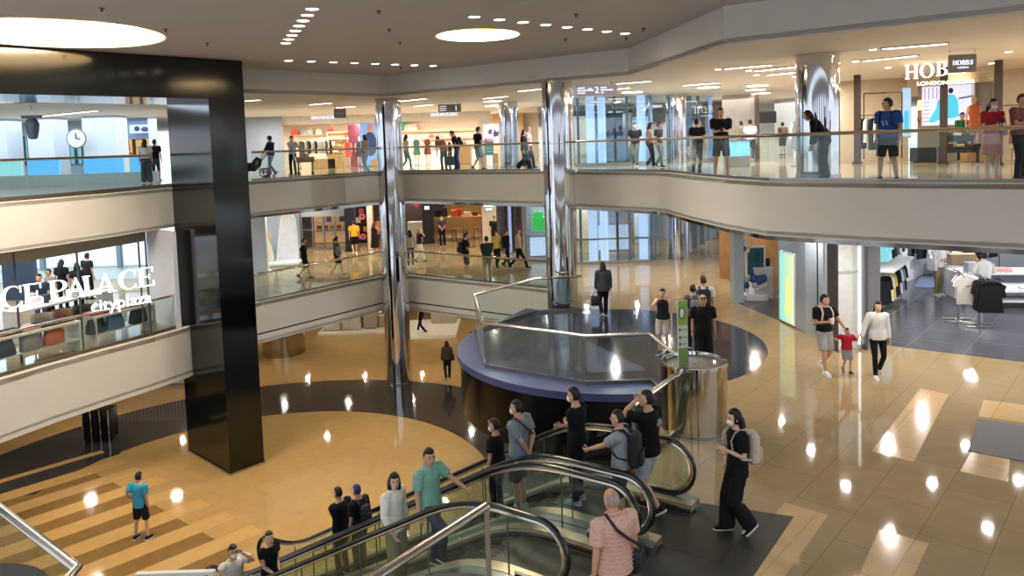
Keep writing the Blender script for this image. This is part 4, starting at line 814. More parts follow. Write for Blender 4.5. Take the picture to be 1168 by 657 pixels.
# rails and stock
for (xa, xb, yy, z, lb) in ((985, 1012, 25.0, 1.35, 'low clothes rail left of the man in blue'), ):
    pa, pb = pr(xa, 128, yy), pr(xb, 128, yy-.4)
    rail_stand(lb, ((pa.x+pb.x)/2, (pa.y+pb.y)/2, G3), .9, 1.62, -.3)
    for i, (c, n_, l) in enumerate((('#1d2438', 'navy', 1.0), ('#e9e4da', 'white', .8), ('#23262e', 'black', 1.05), ('#d8d0c4', 'cream', .8), ('#3c3a3a', 'patterned grey', .8), ('#1f2a44', 'dark blue', 1.0))): garment('%s garment on the low rail left of the man in blue' % n_, ((pa.x+pb.x)/2-.38+.15*i, (pa.y+pb.y)/2+.11-.047*i, G3+1.58), .75, c, l, .5, th=.1)
t = thing('wall_rail_frame', 'tall dark rail frame on the beige wall of the clothes shop', 'clothes rail', (pr(1003, 100, 26.6).x, 26.3, G3), -.2)
for pts in ([(-.65, 0, 2.42), (.6, 0, 2.42), (.6, 0, .1)], ): MB().tube(pts, .022, 6).build('rail', DWOOD, t)
MB().tube([(-.65, 0, 2.42), (-.65, 0, .1)], .022, 6).build('upright', DWOOD, t); MB().box((0, .02, 2.42), (.04, .2, .04)).build('bracket', DWOOD, t)
solo('ottoman_box', MB().rbox((pr(1053, 170, 24.6).x, 24.6, G3+.24), (.66, .5, .48), .05), mat('#1f2c28', .7), 'dark green boxy ottoman below the left sconce', 'ottoman', loc=(pr(1053, 170, 24.6).x, 24.6, G3))
tc = onz(1100, 190, G3); tc = aty(1100, 188, 22.6)
table('dark display table with folded clothes behind the masked woman', (tc.x, 22.9, G3), 1.15, .7, .52, '#26302c', -.5)
table('small riser table standing on the dark display table', (tc.x+.05, 22.95, G3+.52), .8, .4, .34, '#26302c', -.5, name='riser_table')
for i, (dx, z, c, l) in enumerate(((-.35, .52, '#6b2038', 'plum folded top'), (-.05, .52, '#e6d68a', 'pale yellow folded top'), (.2, .52, '#7a3a2c', 'rust folded top'), (.4, .52, '#1c1c20', 'black folded top'), (-.25, .86, '#2f6a4a', 'green folded top'), (.0, .86, '#e9dca0', 'cream folded top'), (.25, .86, '#22743f', 'bright green folded top'))):
    goods_box('folded_garment', l+(' on the riser' if z > .6 else ' on the dark display table'), (tc.x+dx*.88, 22.9-dx*.48+(-.2 if z < .6 else .05), G3+z), (.2, .24, .08), c, 'clothes', -.5)
mannequin('mannequin in an orange flowered dress right of the fashion screen', (pr(1111, 120, 23.6).x, 23.6, G3+.35), 0, '#c8693c', '#e4b27a', 1.75)
solo('mannequin_plinth', MB().rbox((pr(1111, 120, 23.6).x, 23.6, G3+.175), (.6, .5, .35), .03), mat('#c79a5c', .5), 'wooden plinth under the orange flowered mannequin', 'plinth', loc=(pr(1111, 120, 23.6).x, 23.6, G3))
pr_ = pr(1152, 120, 21.6); rail_stand('clothes rail with pink garments at the right picture edge', (pr_.x+.3, 21.5, G3), 1.2, 1.7, -.6)
for i, (c, n_) in enumerate((('#c9a3a6', 'rose'), ('#8e6468', 'dusky pink'), ('#3f3540', 'plum'), ('#dcc4bc', 'blush'), ('#7b4a52', 'wine'))): garment('%s dress on the rail at the right picture edge' % n_, (pr_.x-.15+.2*i, 21.5+.26-.137*i, G3+1.66), .9, c, 1.0, .5, 'dress')
t = thing('wooden_stool', 'small wooden stool at the right behind the shop window', 'stool', (pr(1156, 190, 21.2).x, 20.9, G3))
MB().rbox((0, 0, .44), (.36, .36, .05), .04).build('seat', WOOD, t)
for x in (-.14, .14):
    for y in (-.14, .14): MB().tube([(x*1.15, y*1.15, 0), (x, y, .42)], .018, 6).build('leg', WOOD, t)
mannequin('headed mannequin in a grey dress left of the wide chrome column', (pr(909, 185, 24.5).x, 24.5, G3), .3, '#8d8f98', '#efe4d0', 1.78); mannequin('mannequin in a navy dress half behind the wide chrome column', (pr(917, 185, 25).x, 25.2, G3), -.2, '#22305a', '#efe4d0', 1.8)
# ------------------------------------------------------------------ middle right: screen wall and sports store
wa, wb, wc = [onz(*p, G2) for p in ((888, 364), (919, 379.5), (948, 384))]
GW = mat('#a3adb9', .6, var=.02, scale=2)
struct('wall_right', MB().wall([tuple(wa[:2]), tuple(wb[:2]), (wc.x-.2, wc.y)], G2, 7.06, .3, 1), GW)
dw = (wb-wa).normalized(); rzw = math.atan2(dw.y, dw.x); nw = Vector((dw.y, -dw.x, 0))
sc = aty(900.5, 328, (wa.lerp(wb, .38)).y-.02); t = thing('advert_screen', 'tall glowing yellow green advert screen with a drawn bottle on the grey wall', 'screen', (wa.lerp(wb, .40)+nw*.03) + Vector((0, 0, sc.z-G2)), rzw)
hh, ww = 1.92, .80
MB().rbox((0, .0, 0), (ww+.06, .05, hh+.06), .01).build('frame', mat('#c7ced2', .4), t)
m = bpy.data.materials.new('screen_gradient'); m.use_nodes = True; n_ = m.node_tree.nodes; L_ = m.node_tree.links; bs = n_['Principled BSDF']; tx = n_.new('ShaderNodeTexCoord'); sp = n_.new('ShaderNodeSeparateXYZ'); rp = n_.new('ShaderNodeValToRGB')
L_.new(tx.outputs['Generated'], sp.inputs[0]); L_.new(sp.outputs['X'], rp.inputs[0]); L_.new(rp.outputs[0], bs.inputs['Emission Color']); bs.inputs['Emission Strength'].default_value = .95; bs.inputs['Base Color'].default_value = (.1, .1, .1, 1)
for p_, c in ((0, '#7fe3dc'), (.45, '#c9f2c4'), (1, '#e6f0a8')):
    e = rp.color_ramp.elements[0] if p_ == 0 else rp.color_ramp.elements[1] if p_ == 1 else rp.color_ramp.elements.new(p_); e.color = lin(c); e.position = p_
MB().box((0, -.03, 0), (ww, .02, hh)).build('display', m, t)
MB().flat([(-.09, -.72), (.1, -.72), (.11, .02), (.06, .14), (.04, .34), (-.04, .34), (-.05, .14), (-.1, .02)], upright(Vector((.06, -.041, 0)), 0), .006).build('printed_bottle', mat('#e8dc5a', emit=.9), t)
MB().flat([(-.05, -.6), (-.02, -.6), (-.02, .1), (-.05, .1)], upright(Vector((.0, -.049, 0)), 0), .006).build('printed_stripe', mat('#8fb8e8', emit=.9), t)
lc = onz(971, 397, G2); t = thing('light_column', 'white glowing square column beside the sports store entrance', 'column', (lc.x-.14, lc.y+.15, G2), .1)
cw = 33*lc.y/F; MB().rbox((0, 0, 1.5), (cw, .4, 2.99), .02).build('core', mat('#d9dcdc', .5), t)
for s_ in (-1, 1): MB().box((s_*(cw/2-.03), -.21, 1.5), (.05, .02, 2.9)).build('light_edge', mat('#ffffff', emit=2.2, key='tube_white'), t); MB().box((s_*(cw/2+.02), -.2, 1.5), (.03, .46, 3.0)).build('side_trim', mat('#55565a', .3, .5), t)
MB().box((0, -.212, 1.9), (cw*.8, .03, .05)).build('middle_band', mat('#b9bcbc', .4), t); MB().box((0, -.2, .05), (cw, .06, .1)).build('plinth', mat('#d9dcdc', .5), t)
gp = onz(997, 392, G2); struct('wall_right', MB().box((gp.x, gp.y+.3, 5.55), (.30, .6, 3.0)), mat('#7e7f88', .6)); bp_ = onz(950.5, 386, G2); struct('trim_16', MB().box((bp_.x-.22, bp_.y+.4, 5.55), (.12, .2, 3.0)), mat('#141416', .4))
# store walls
sb = [onz(1036, 322, G2), onz(1056, 313, G2), onz(1168, 322, G2)]
wd_ = (sb[0]-sb[1]).normalized(); k_ = (sb[0].y-wc.y-1.9)/-wd_.y; vwall('wall_left', tuple((sb[0]+wd_*k_)[:2]), (sb[1].x-.1, sb[1].y), G2, 7.06, mat('#dcdee2', .6, var=.02)); vwall('wall_back', (sb[1].x-.2, sb[1].y+.1), (sb[1].x+16, sb[1].y-1.2), G2, 7.06, mat('#a9abb2', .6, var=.02))
solo('floor_carpet', MB().prism([tuple(onz(x, y, G2)[:2]) for x, y in ((1050, 316), (1078, 315), (1074, 329), (1042, 328))], G2+.01, G2+.02), mat('#6f7a94', .9, var=.2, scale=40), 'blue grey carpet square behind the man with the white bag', 'carpet')
# left wall racks
p0_, p1_ = onz(1016, 356, G2), onz(1036, 338, G2); da = (p1_-p0_).normalized(); ra = math.atan2(da.y, da.x)
cm = (p0_+p1_)/2 + Vector((-da.y, da.x, 0))*.25
t = thing('wall_rack', 'white two level wall rack with a shelf inside the sports store', 'clothes rack', (cm.x, cm.y, G2), ra); LN_ = (p1_-p0_).length
MB().rbox((0, .0, 1.22), (LN_+.6, .75, .06), .02).build('shelf', mat('#e2e4ea', .4), t)
for z in (1.08, 2.28): MB().tube([(-LN_/2-.2, 0, z), (LN_/2+.2, 0, z)], .016, 6).build('rail', STEEL(), t)
for x in (-1, 1): MB().tube([(x*(LN_/2+.2), 0, 0), (x*(LN_/2+.2), 0, 2.3)], .018, 6).build('upright', STEEL(), t)
lo = [('#26282c', 'charcoal'), ('#17181c', 'black'), ('#eeeeea', 'white'), ('#e3c64a', 'yellow'), ('#1e222c', 'midnight'), ('#232a3c', 'navy'), ('#dfe4ee', 'pale blue'), ('#8792ac', 'slate blue'), ('#20242e', 'ink blue')]
for i, (c, n_) in enumerate(lo):
    q = cm + da*(-LN_/2+LN_*i/8); garment('%s garment on the lower rail of the white wall rack' % n_, (q.x, q.y, G2+1.06), ra+2.3, c, .8, .46, th=.09)
hi = [('#7cc4d4', 'aqua'), ('#8fd2de', 'light aqua'), ('#1a1b20', 'jet black'), ('#2a2d2e', 'dark grey'), ('#5f6552', 'olive'), ('#d8dad6', 'light grey'), ('#222a3a', 'dark navy'), ('#e8eaec', 'bright white')]
for i, (c, n_) in enumerate(hi):
    q = cm + da*(-LN_/2+LN_*i/7); garment('%s garment on the upper rail of the white wall rack' % n_, (q.x, q.y, G2+2.26), ra+2.3, c, .72, .46, th=.09)
# T-stands
def t_stand(lb, px, py, rz, h=1.35):
    c = onz(px, py, G2); t = thing('garment_stand', lb, 'clothes stand', (c.x, c.y, G2), rz); ml = metal('#a9a49c', .35)
    MB().box((0, -.18, .02), (.75, .09, .035)).build('foot', ml, t); MB().box((0, .18, .02), (.75, .09, .035)).build('foot', ml, t); MB().box((0, 0, .02), (.09, .36, .03)).build('cross_bar', ml, t)
    MB().box((0, 0, h/2+.02), (.055, .04, h)).build('pole', ml, t); MB().tube([(0, .45, h), (0, 0, h+.03), (0, -.45, h-.05)], .016, 6).build('arm', ml, t)
    return c
c = t_stand('low steel stand carrying the pale tee shirt', 1093, 366, -.25)
g = garment('pale beige tee shirt with a small dark swoosh mark on the steel stand', (c.x-.05, c.y-.45, G2+1.36), -.25, '#cfc6bf', .72, .52, 'tee')
MB().flat([(-.075, .008), (-.055, -.018), (-.03, -.02), (.085, .035), (-.03, .003), (-.055, .004), (-.07, .028)], Matrix.Translation((.04, -.035, -.30)) @ Matrix.Rotation(PI/2, 4, 'X'), .004).build('swoosh_mark', mat('#5a2430', .6), g)
garment('plain white tee shirt behind the pale one on the same stand', (c.x+.12, c.y-.2, G2+1.38), -.2, '#e9e9ea', .72, .52, 'tee'); garment('white tee shirt farthest back on the pale stand', (c.x+.2, c.y+.05, G2+1.38), -.2, '#dedfe2', .7, .5, 'tee')
c = t_stand('steel stand with two bar feet carrying the black jackets', 1117, 372, -.2)
for i, (c_, lb) in enumerate((('#15171a', 'foremost black jacket on the bar footed stand'), ('#1d2125', 'second black jacket on the bar footed stand'), ('#2b3034', 'rear dark jacket on the bar footed stand'))): garment(lb, (c.x+.02+.06*i, c.y-.42+.22*i, G2+1.36), -.2+.1*i, c_, .82, .62)
# white tables
tq = onz(1152, 357, G2)
table('long white lower display table at the right of the sports store', (tq.x+.85, tq.y+.8, G2), 2.6, 1.0, .55, '#e6e6ea', -.15, False); table('higher white display table behind the lower one', (tq.x+.95, tq.y+2.0, G2), 2.6, 1.0, .85, '#e9e9ee', -.15, False)
for dx, dy, z, d, c_, nm_, lb, ct in ((.15, .75, .55, (.35, .22, .1), '#1c1d20', 'shoe_box', 'black shoe box on the lower white table', 'box'), (-.1, .9, .55, (.3, .25, .14), '#dfe3ea', 'shoe_box', 'pale shoe box on the lower white table', 'box'), (.9, .6, .55, (.4, .3, .06), '#e9e4de', 'folded_garment', 'cream folded top on the lower white table', 'clothes'), (.75, 1.85, .85, (.9, .35, .1), '#e9a7a4', 'folded_garment', 'pink folded stack on the higher white table', 'clothes'), (.15, 2.0, .85, (.35, .35, .28), '#b4bcc8', 'storage_bin', 'grey blue bin on the higher white table', 'bin'), (.55, 2.25, .85, (.2, .2, .3), '#c8784e', 'vase', 'terracotta coloured pot on the higher white table', 'pot'), (.4, 2.9, .9, (.8, .35, .35), '#a58f72', 'storage_bin', 'tan display box behind the white tables', 'bin')):
    goods_box(nm_, lb, (tq.x+dx, tq.y+dy, G2+z), d, c_, ct, -.15)
solo('display_block', MB().rbox((tq.x+.4, tq.y+2.9, G2+.45), (1.2, .6, .9), .03), mat('#d9d9de', .5), 'pale display block behind the higher white table', 'plinth', loc=(tq.x+.4, tq.y+2.9, G2))
mb = MB()
t = thing('potted_plant', 'dark leafy plant in the terracotta coloured pot', 'plant', (tq.x+.55, tq.y+2.25, G2+1.15))
for i in range(14):
    a_ = i*2.4; mb = MB(); r = .12+.1*random.random(); mb.tube([(0, 0, 0), (r*.5*math.cos(a_), r*.5*math.sin(a_), .2), (r*math.cos(a_), r*math.sin(a_), .32+.1*random.random())], [.008, .035, .005], 6, ry=.01); mb.build('leaf', mat('#20241f', .6), t)
t = thing('torso_form', 'white shirt on a torso form behind the black jackets', 'torso form', (onz(1116, 352, G2).x+.15, onz(1116, 352, G2).y, G2))
MB().lathe([(.16, .75), (.19, .8), (.2, 1.0), (.24, 1.25), (.2, 1.36), (.06, 1.42), (.055, 1.5)], n=18, sy=.6).build('shirt', cloth('#d9d6d0'), t, True); MB().cyl((0, 0, .02), .02, .8, 8).build('pole', STEEL(), t); MB().cyl((0, 0, 0), .2, .02, 20).build('base', STEEL(), t)
for s_ in (-1, 1): MB().tube([(s_*.2, 0, 1.3), (s_*.3, 0, 1.05)], [.08, .07], 8).build('sleeve', cloth('#d9d6d0'), t, True)
MB().ell((0, 0, 1.55), (.1, .11, .09)).build('neck_cap', mat('#1b1c20', .6), t, True)
t = rail_stand('long low rail against the grey back wall of the sports store', (tq.x+1.2, sb[1].y-1.2, G2), 3.2, 1.5, -.07)
for i, (c_, n_) in enumerate((('#3a3f4a', 'slate'), ('#1b1d22', 'black'), ('#e8e8ea', 'white'), ('#c9cbd0', 'light grey'), ('#e6e6e8', 'off white'), ('#2a2420', 'brown black'), ('#dddfe4', 'pale'), ('#23283a', 'navy'))): garment('%s garment on the rail at the back wall of the sports store' % n_, (tq.x-.2+.4*i, sb[1].y-1.1-.028*i, G2+1.46), .5, c_, .6, .5)
# balloon stand recess
bpz = onz(846, 346, G2); struct('wall_right', MB().box((bpz.x-.05, bpz.y+.3, 5.55), (.28, .5, 3.0)), mat('#93a3ad', .6)); wq0, wq1 = onz(842, 338, G2), onz(889, 352, G2)
vwall('wall_back', (wq0.x+.3, wq0.y+3.2), (wq1.x+1.5, wq1.y+3.0), G2, 7.06, mat('#9c7042', .5, var=.25, scale=2))
bc = onz(862, 342, G2); t = thing('balloon_stand', 'white framed teal poster stand trimmed with balloons', 'display stand', (bc.x, bc.y, G2), -.15); WH = mat('#e6e6e4', .5)
MB().rbox((0, 0, .1), (.72, .45, .2), .04).build('base', WH, t)
for s_ in (-1, 1): MB().box((s_*.28, 0, .95), (.06, .08, 1.6)).build('frame_post', WH, t)
MB().box((0, 0, 1.72), (.62, .08, .07)).build('frame_top', WH, t); MB().box((0, 0, 1.15), (.5, .04, 1.1)).build('poster', mat('#1f5f72', .5, var=.6, scale=5), t)
BL = {'w': mat('#e6e1cf', .3), 'b': mat('#32549a', .25), 'y': mat('#e8d76a', .3)}
for x, z, r, k in ((-.3, 1.82, .12, 'w'), (-.38, 1.7, .1, 'b'), (-.2, 1.75, .08, 'y'), (-.26, 1.62, .07, 'w'), (-.1, .72, .13, 'b'), (.08, .66, .14, 'b'), (.22, .72, .12, 'b'), (-.25, .74, .09, 'w'), (-.3, .5, .1, 'b'), (-.05, .5, .1, 'w'), (.14, .46, .1, 'w'), (.28, .5, .1, 'w'), (.02, .35, .08, 'w')):
    MB().ell((x, -.12, z), (r, r, r*1.12), 14, 10).build('balloon', BL[k], t, True)
pc = onz(879, 352, G2); t = thing('white_plinth', 'white plinth with small goods behind the glowing advert wall', 'plinth', (pc.x+.2, pc.y+1.5, G2)); MB().rbox((0, 0, .5), (.6, .6, 1.0), .03).build('body', WH, t); MB().rbox((0, 0, 1.03), (.66, .66, .06), .03).build('top', mat('#f2f2f2', .4), t)
for dx, w_, h_, c_, lb in ((-.2, .16, .2, '#f0f0f0', 'white pack on the white plinth'), (0, .14, .32, '#cfd9de', 'pale tall pack on the white plinth'), (.18, .18, .25, '#2c3a44', 'dark pack on the white plinth')): goods_box('goods_pack', lb, (pc.x+.2+dx, pc.y+1.45, G2+1.06), (w_, .2, h_), c_, 'pack')
# directory totem on the drum
tk = pr(779.5, 432, 12.95); t = thing('directory_totem', 'slim green and white information board standing on the steel drum', 'sign', (tk.x, 12.95, G2+1.18), .25)
MB().box((0, 0, .6), (.19, .03, 1.2)).build('board', mat('#cdd6c2', .4), t); MB().box((0, -.018, .98), (.188, .006, .44)).build('green_panel', mat('#8fb25a', .4), t); MB().box((0, -.018, .18), (.188, .006, .34)).build('green_panel', mat('#7f9a52', .4), t)
MB().tube([(.055*math.cos(i*PI/10)-.02, -.022, .98+.1*math.sin(i*PI/10)) for i in range(20)], .008, 6, closed=True).build('round_icon', mat('#2a302a', .5), t); MB().ell((-.02, -.02, .98), (.045, .004, .09)).build('round_icon', mat('#e8ece0', .5), t)
for z in (.68, .54, .42): MB().box((-.06, -.02, z), (.03, .006, .05)).build('icon', mat('#33402e', .5), t); MB().box((.03, -.02, z), (.09, .006, .02)).build('text_line', mat('#8f9a86', .5), t)
# advert board at the foot of the escalators
ba, bb = aty(155, 656, 10.6), aty(245, 648, 10.6); t = thing('advert_board', 'white standing board with small coloured marks at the foot of the escalators', 'sign', ((ba.x+bb.x)/2, 10.6, 0), 0); bw_ = bb.x-ba.x; bh = (ba.z+bb.z)/2
MB().rbox((0, 0, bh/2+.05), (bw_, .08, bh-.1), .01).build('board', mat('#d9d6d2', .5), t)
for s_ in (-1, 1): MB().box((s_*bw_*.35, 0, .05), (.08, .5, .1)).build('foot', STEEL(), t)
for x, z, c_ in ((-.45, -.1, '#b3284a'), (.40, -.07, '#e3a12c'), (.44, -.10, '#3a8f4a'), (.42, -.14, '#2f62b4')): MB().ell((x*bw_, -.042, bh+z), (.035, .006, .03)).build('coloured_mark', mat(c_, .5), t)
# ================================================================== people
PEND = []
def later(mb, name, m, parent, vox, extra=None, sm=3):
    o = mb.build(name, m, parent, True); md = o.modifiers.new('r', 'REMESH'); md.mode = 'VOXEL'; md.voxel_size = vox; md.use_smooth_shade = True
    s_ = o.modifiers.new('s', 'SMOOTH'); s_.factor = .5; s_.iterations = sm
    PEND.append((o, extra)); return o
def flush():
    dg = bpy.context.evaluated_depsgraph_get(); dg.update(); done = []
    for o, ex in PEND: done.append((o, ex, bpy.data.meshes.new_from_object(o.evaluated_get(dg))))
    for o, ex, me in done:
        old = o.data; mats = list(old.materials); o.modifiers.clear(); nm_ = old.name
        if ex is not None:
            n0 = len(me.polygons); b = bmesh.new(); b.from_mesh(me); t = bpy.data.meshes.new('x'); ex.bm.to_mesh(t); b.from_mesh(t); b.to_mesh(me); b.free(); bpy.data.meshes.remove(t)
        for p_ in me.polygons: p_.use_smooth = True
        if not len(me.materials):
            for x in mats: me.materials.append(x)
        o.data = me; bpy.data.meshes.remove(old); me.name = nm_
    PEND.clear()
def ik(a, t, l1, l2, pole):
    d = t-a; D = d.length
    if D > (l1+l2)*.995: t = a + d*((l1+l2)*.995/D); d = t-a; D = d.length
    x = (l1*l1-l2*l2+D*D)/(2*D); hgt = math.sqrt(max(0, l1*l1-x*x)); u = d/D; pv = Vector(pole); pv = pv-u*pv.dot(u)
    if pv.length < 1e-5: pv = u.orthogonal()
    return a+u*x+pv.normalized()*hgt, t
HANDS = {'hang': (.245, .03, .80), 'swingf': (.235, .24, .86), 'swingb': (.235, -.2, .85), 'phone': (.07, .27, 1.14), 'face': (.05, .17, 1.47), 'brow': (.09, .15, 1.56), 'back': (.02, -.17, .95), 'hip': (.2, .04, 1.0), 'rail': (.30, .33, 1.02), 'strap': (.12, .14, 1.28), 'fold': (-.06, .2, 1.13), 'front': (.05, .22, .98), 'reach': (.22, .45, 1.06), 'reachlow': (.2, .36, .86), 'lead': (.36, .06, .80), 'child': (.30, .05, 1.02), 'bag': (.29, .0, .80), 'cup': (.1, .24, 1.17)}
SKIN = ['#c99a7c', '#d8ad90', '#b98667', '#dcb598']
def person(lb, pos, face, h=1.68, sex='m', feet='stand', stride=.25, lean=0, L='hang', Rr='hang', top=('tee', '#15161a'), bot=('pants', '#1b1c20'), hair=('short', '#17120f'), shoe='#2a2a2c', skin=0, mask=None, hy=0, hp=0, vox=None, twist=0, girth=1.0, lift=0, hat=None, sole='#e8e8e6'):
    s = h/1.7; d = (Vector(pos)-EYE).length; v = vox or (.012 if d < 13 else .016 if d < 20 else .022 if d < 30 else .028)
    t = thing('person', lb, 'person', pos, math.radians(face)); sk = mat(SKIN[skin], .55, var=.03, spec=.3); g = girth; fem = sex == 'f'
    # skeleton in 1.7 m units, scaled by s
    fx = .085
    if feet == 'walk': ft = [(Vector((fx, stride, .085)), 0), (Vector((-fx, -stride*1.05, .15)), .6)]
    elif feet == 'walk2': ft = [(Vector((fx, -stride*1.05, .15)), .6), (Vector((-fx, stride, .085)), 0)]
    elif feet == 'wide': ft = [(Vector((.16, .03, .085)), 0), (Vector((-.16, -.03, .085)), 0)]
    elif feet == 'step': ft = [(Vector((fx, .25, .29)), 0), (Vector((-fx, -.03, .085)), 0)]
    elif feet == 'cross': ft = [(Vector((.05, .03, .085)), 0), (Vector((-.13, -.02, .085)), 0)]
    else: ft = [(Vector((.1, .02, .085)), 0), (Vector((-.1, -.02, .085)), 0)]
    hipz = .90
    for f, _ in ft:
        dy = f.y; hipz = min(hipz, f.z + math.sqrt(max(.1, .815**2 - dy*dy))) if f.z < .2 else hipz
    P = Vector((0, 0, hipz+.03)); RL = Matrix.Rotation(math.radians(-lean), 3, 'X') @ Matrix.Rotation(math.radians(twist), 3, 'Z')
    T = lambda x, y, z: P + RL @ Vector((x, y, z-.93))
    W = lambda p: Vector(p)*s
    sw = (.165 if fem else .19)*g**.5
    body = MB(); ex = MB()
    ring = [(.85, .12, .09), (.92, .16, .105), (1.0, .145, .1), (1.08, .118 if fem else .135, .09), (1.2, .135 if fem else .155, .1), (1.32, .15 if fem else .172, .105), (1.40, .13 if fem else .15, .08), (1.45, .075, .06), (1.48, .052, .055), (1.55, .048, .052)]
    body.tube([W(T(0, .0 if z < 1.4 else (z-1.4)*.12, z)) for z, _, _ in ring], [a*s*(g if z < 1.4 else 1) for z, a, _ in ring], 14, ry=[b*s*(g if z < 1.4 else 1) for z, _, b in ring], side=tuple(RL @ Vector((1, 0, 0))))
    hc = T(0, .035, 1.585); RH = RL @ Matrix.Rotation(math.radians(hy), 3, 'Z') @ Matrix.Rotation(math.radians(-hp), 3, 'X')
    if lean > 20: RH = Matrix.Rotation(math.radians(hy), 3, 'Z') @ Matrix.Rotation(math.radians(-lean*.7-hp), 3, 'X')
    Hd = lambda x, y, z: W(hc + RH @ Vector((x, y, z)))
    el = lambda mb, c, r, n=12, m=8: mb.ell(Hd(*c), tuple(q*s for q in r), n, m, RH)
    el(body, (0, 0, .01), (.074, .092, .108)); el(body, (0, .025, -.055), (.056, .062, .058)); el(body, (0, .095, -.015), (.013, .02, .024), 8, 6)
    for q in (-1, 1): el(body, (q*.075, -.005, -.012), (.012, .022, .032), 8, 6)
    ex.slot = 1
    for q in (-1, 1): el(ex, (q*.031, .082, .012), (.013, .007, .0065), 8, 5); el(ex, (q*.032, .084, .034), (.02, .006, .005), 8, 5)
    ex.slot = 2; el(ex, (0, .083, -.06), (.022, .007, .006), 8, 5); ex.slot = 0
    arms = []; out = {}
    for sd, key in ((1, L), (-1, Rr)):   # +x is the person's own right when facing +y; arms: 'L' uses -x
        q = -1 if sd == 1 else 1
        hv = HANDS[key] if isinstance(key, str) else key
        sh = T(q*sw, -.005, 1.39); tgt = T(q*hv[0], hv[1], hv[2]); pole = RL @ Vector((q*.5, -1, -.5)) if hv[2] < 1.3 else RL @ Vector((q*.8, .2, -1))
        e, w_ = ik(sh, tgt, .275, .25, pole); arms.append((q, sh, e, w_))
        body.tube([W(sh+(sh-e).normalized()*.0), W(sh.lerp(e, .5)), W(e), W(e.lerp(w_, .35)), W(w_), W(w_+(w_-e).normalized()*.03)], [x*s*(.9 if fem else 1) for x in (.052, .046, .038, .037, .027, .028)], 10)
        body.ell(W(sh), .056*s*g**.5, 10, 8)
        f = (w_-e).normalized(); inn = Vector((-q, .25, 0)); n_ = (inn-f*inn.dot(f)); n_ = n_.normalized() if n_.length > .05 else f.orthogonal(); sd_ = f.cross(n_)*1.0
        if sd_.dot(Vector((0, 1, .3))) < 0: sd_ = -sd_
        pc = w_+f*.05; Mx = Matrix((sd_, n_, f)).transposed(); body.ell(W(pc), (.04*s, .017*s, .055*s), 10, 8, Mx)
        curl = .45 if hv[2] < 1.0 else .9
        for k, (o_, ln) in enumerate(((-.028, .058), (-.010, .068), (.009, .074), (.027, .068))):
            b0 = w_+f*.085+sd_*o_; b1 = b0+(f*math.cos(curl*.5)+n_*math.sin(curl*.5))*ln*.5; b2 = b1+(f*math.cos(curl*1.5)+n_*math.sin(curl*1.5))*ln*.5
            ex.tube([W(b0), W(b1), W(b2)], [.0095*s, .0088*s, .007*s], 6)
        b0 = w_+f*.03+sd_*.035; b1 = b0+(f*.6+sd_*.6+n_*.4).normalized()*.035; b2 = b1+(f*.85+sd_*.1+n_*.5).normalized()*.03; ex.tube([W(b0), W(b1), W(b2)], [.013*s, .0105*s, .008*s], 6)
        out['L' if sd == 1 else 'R'] = (w_+f*.09)*s; out['Lf' if sd == 1 else 'Rf'] = f; out['Ln' if sd == 1 else 'Rn'] = n_
    legs = []
    for q, (f, pt) in zip((1, -1), ft):
        hp_ = Vector((q*.09, 0, hipz)); k_, an = ik(hp_, f, .42, .40, (q*.1, 1, 0)); legs.append((q, hp_, k_, an, pt))
        body.tube([W(hp_+Vector((0, 0, .03))), W(hp_.lerp(k_, .45)), W(k_), W(k_.lerp(an, .3)+Vector((0, -.012, 0))), W(an), W(an-Vector((0, 0, .03)))], [x*s*g**.5 for x in (.085, .074, .052, .053, .036, .036)], 10)
        toe = Vector((q*.02, .16, -.055)) if not pt else Vector((q*.02, .12, -.12)); body.tube([W(an+Vector((0, -.03, -.03))), W(an+toe*.5+Vector((0, 0, -.02))), W(an+toe)], [.033*s, .034*s, .022*s], 8)
    bo = later(body, 'body', [sk, mat('#1a1412', .5), mat('#9a5a52', .5)], t, v, ex)
    # shoes
    for q, hp_, k_, an, pt in legs:
        sh_ = MB(); M_ = Matrix.Translation(W(an)) @ Matrix.Rotation(-pt, 4, 'X') @ Matrix.Rotation(-q*.12, 4, 'Z') @ Matrix.Scale(s, 4)
        for sl, z0, z1, kk in ((1, -.085, -.06, 1.06), (0, -.06, None, 1)):
            sh_.slot = sl; R = []
            for y, w_, ht in ((-.075, .024, .045), (-.06, .036, .07), (0, .04, .085), (.06, .044, .055), (.12, .044, .035), (.165, .03, .022), (.178, .014, .012)):
                top_ = z0+ht if z1 is None else z1; a_ = w_*kk; R.append([sh_.bm.verts.new(M_ @ Vector(p_)) for p_ in ((-a_, y*kk, z0), (a_, y*kk, z0), (a_, y*kk, z0+(top_-z0)*.6), (a_*.55, y*kk, top_), (-a_*.55, y*kk, top_), (-a_, y*kk, z0+(top_-z0)*.6))])
            for x, y in zip(R, R[1:]):
                for j in range(6): sh_._f((x[j], x[(j+1) % 6], y[(j+1) % 6], y[j]))
            sh_._f(R[0][::-1]); sh_._f(R[-1])
        sh_.build('shoe', [cloth(shoe), mat(sole, .6)], t, True)
    # bottoms
    bt, bc_ = bot; m = MB(); gg = g*(1.03 if fem else 1)
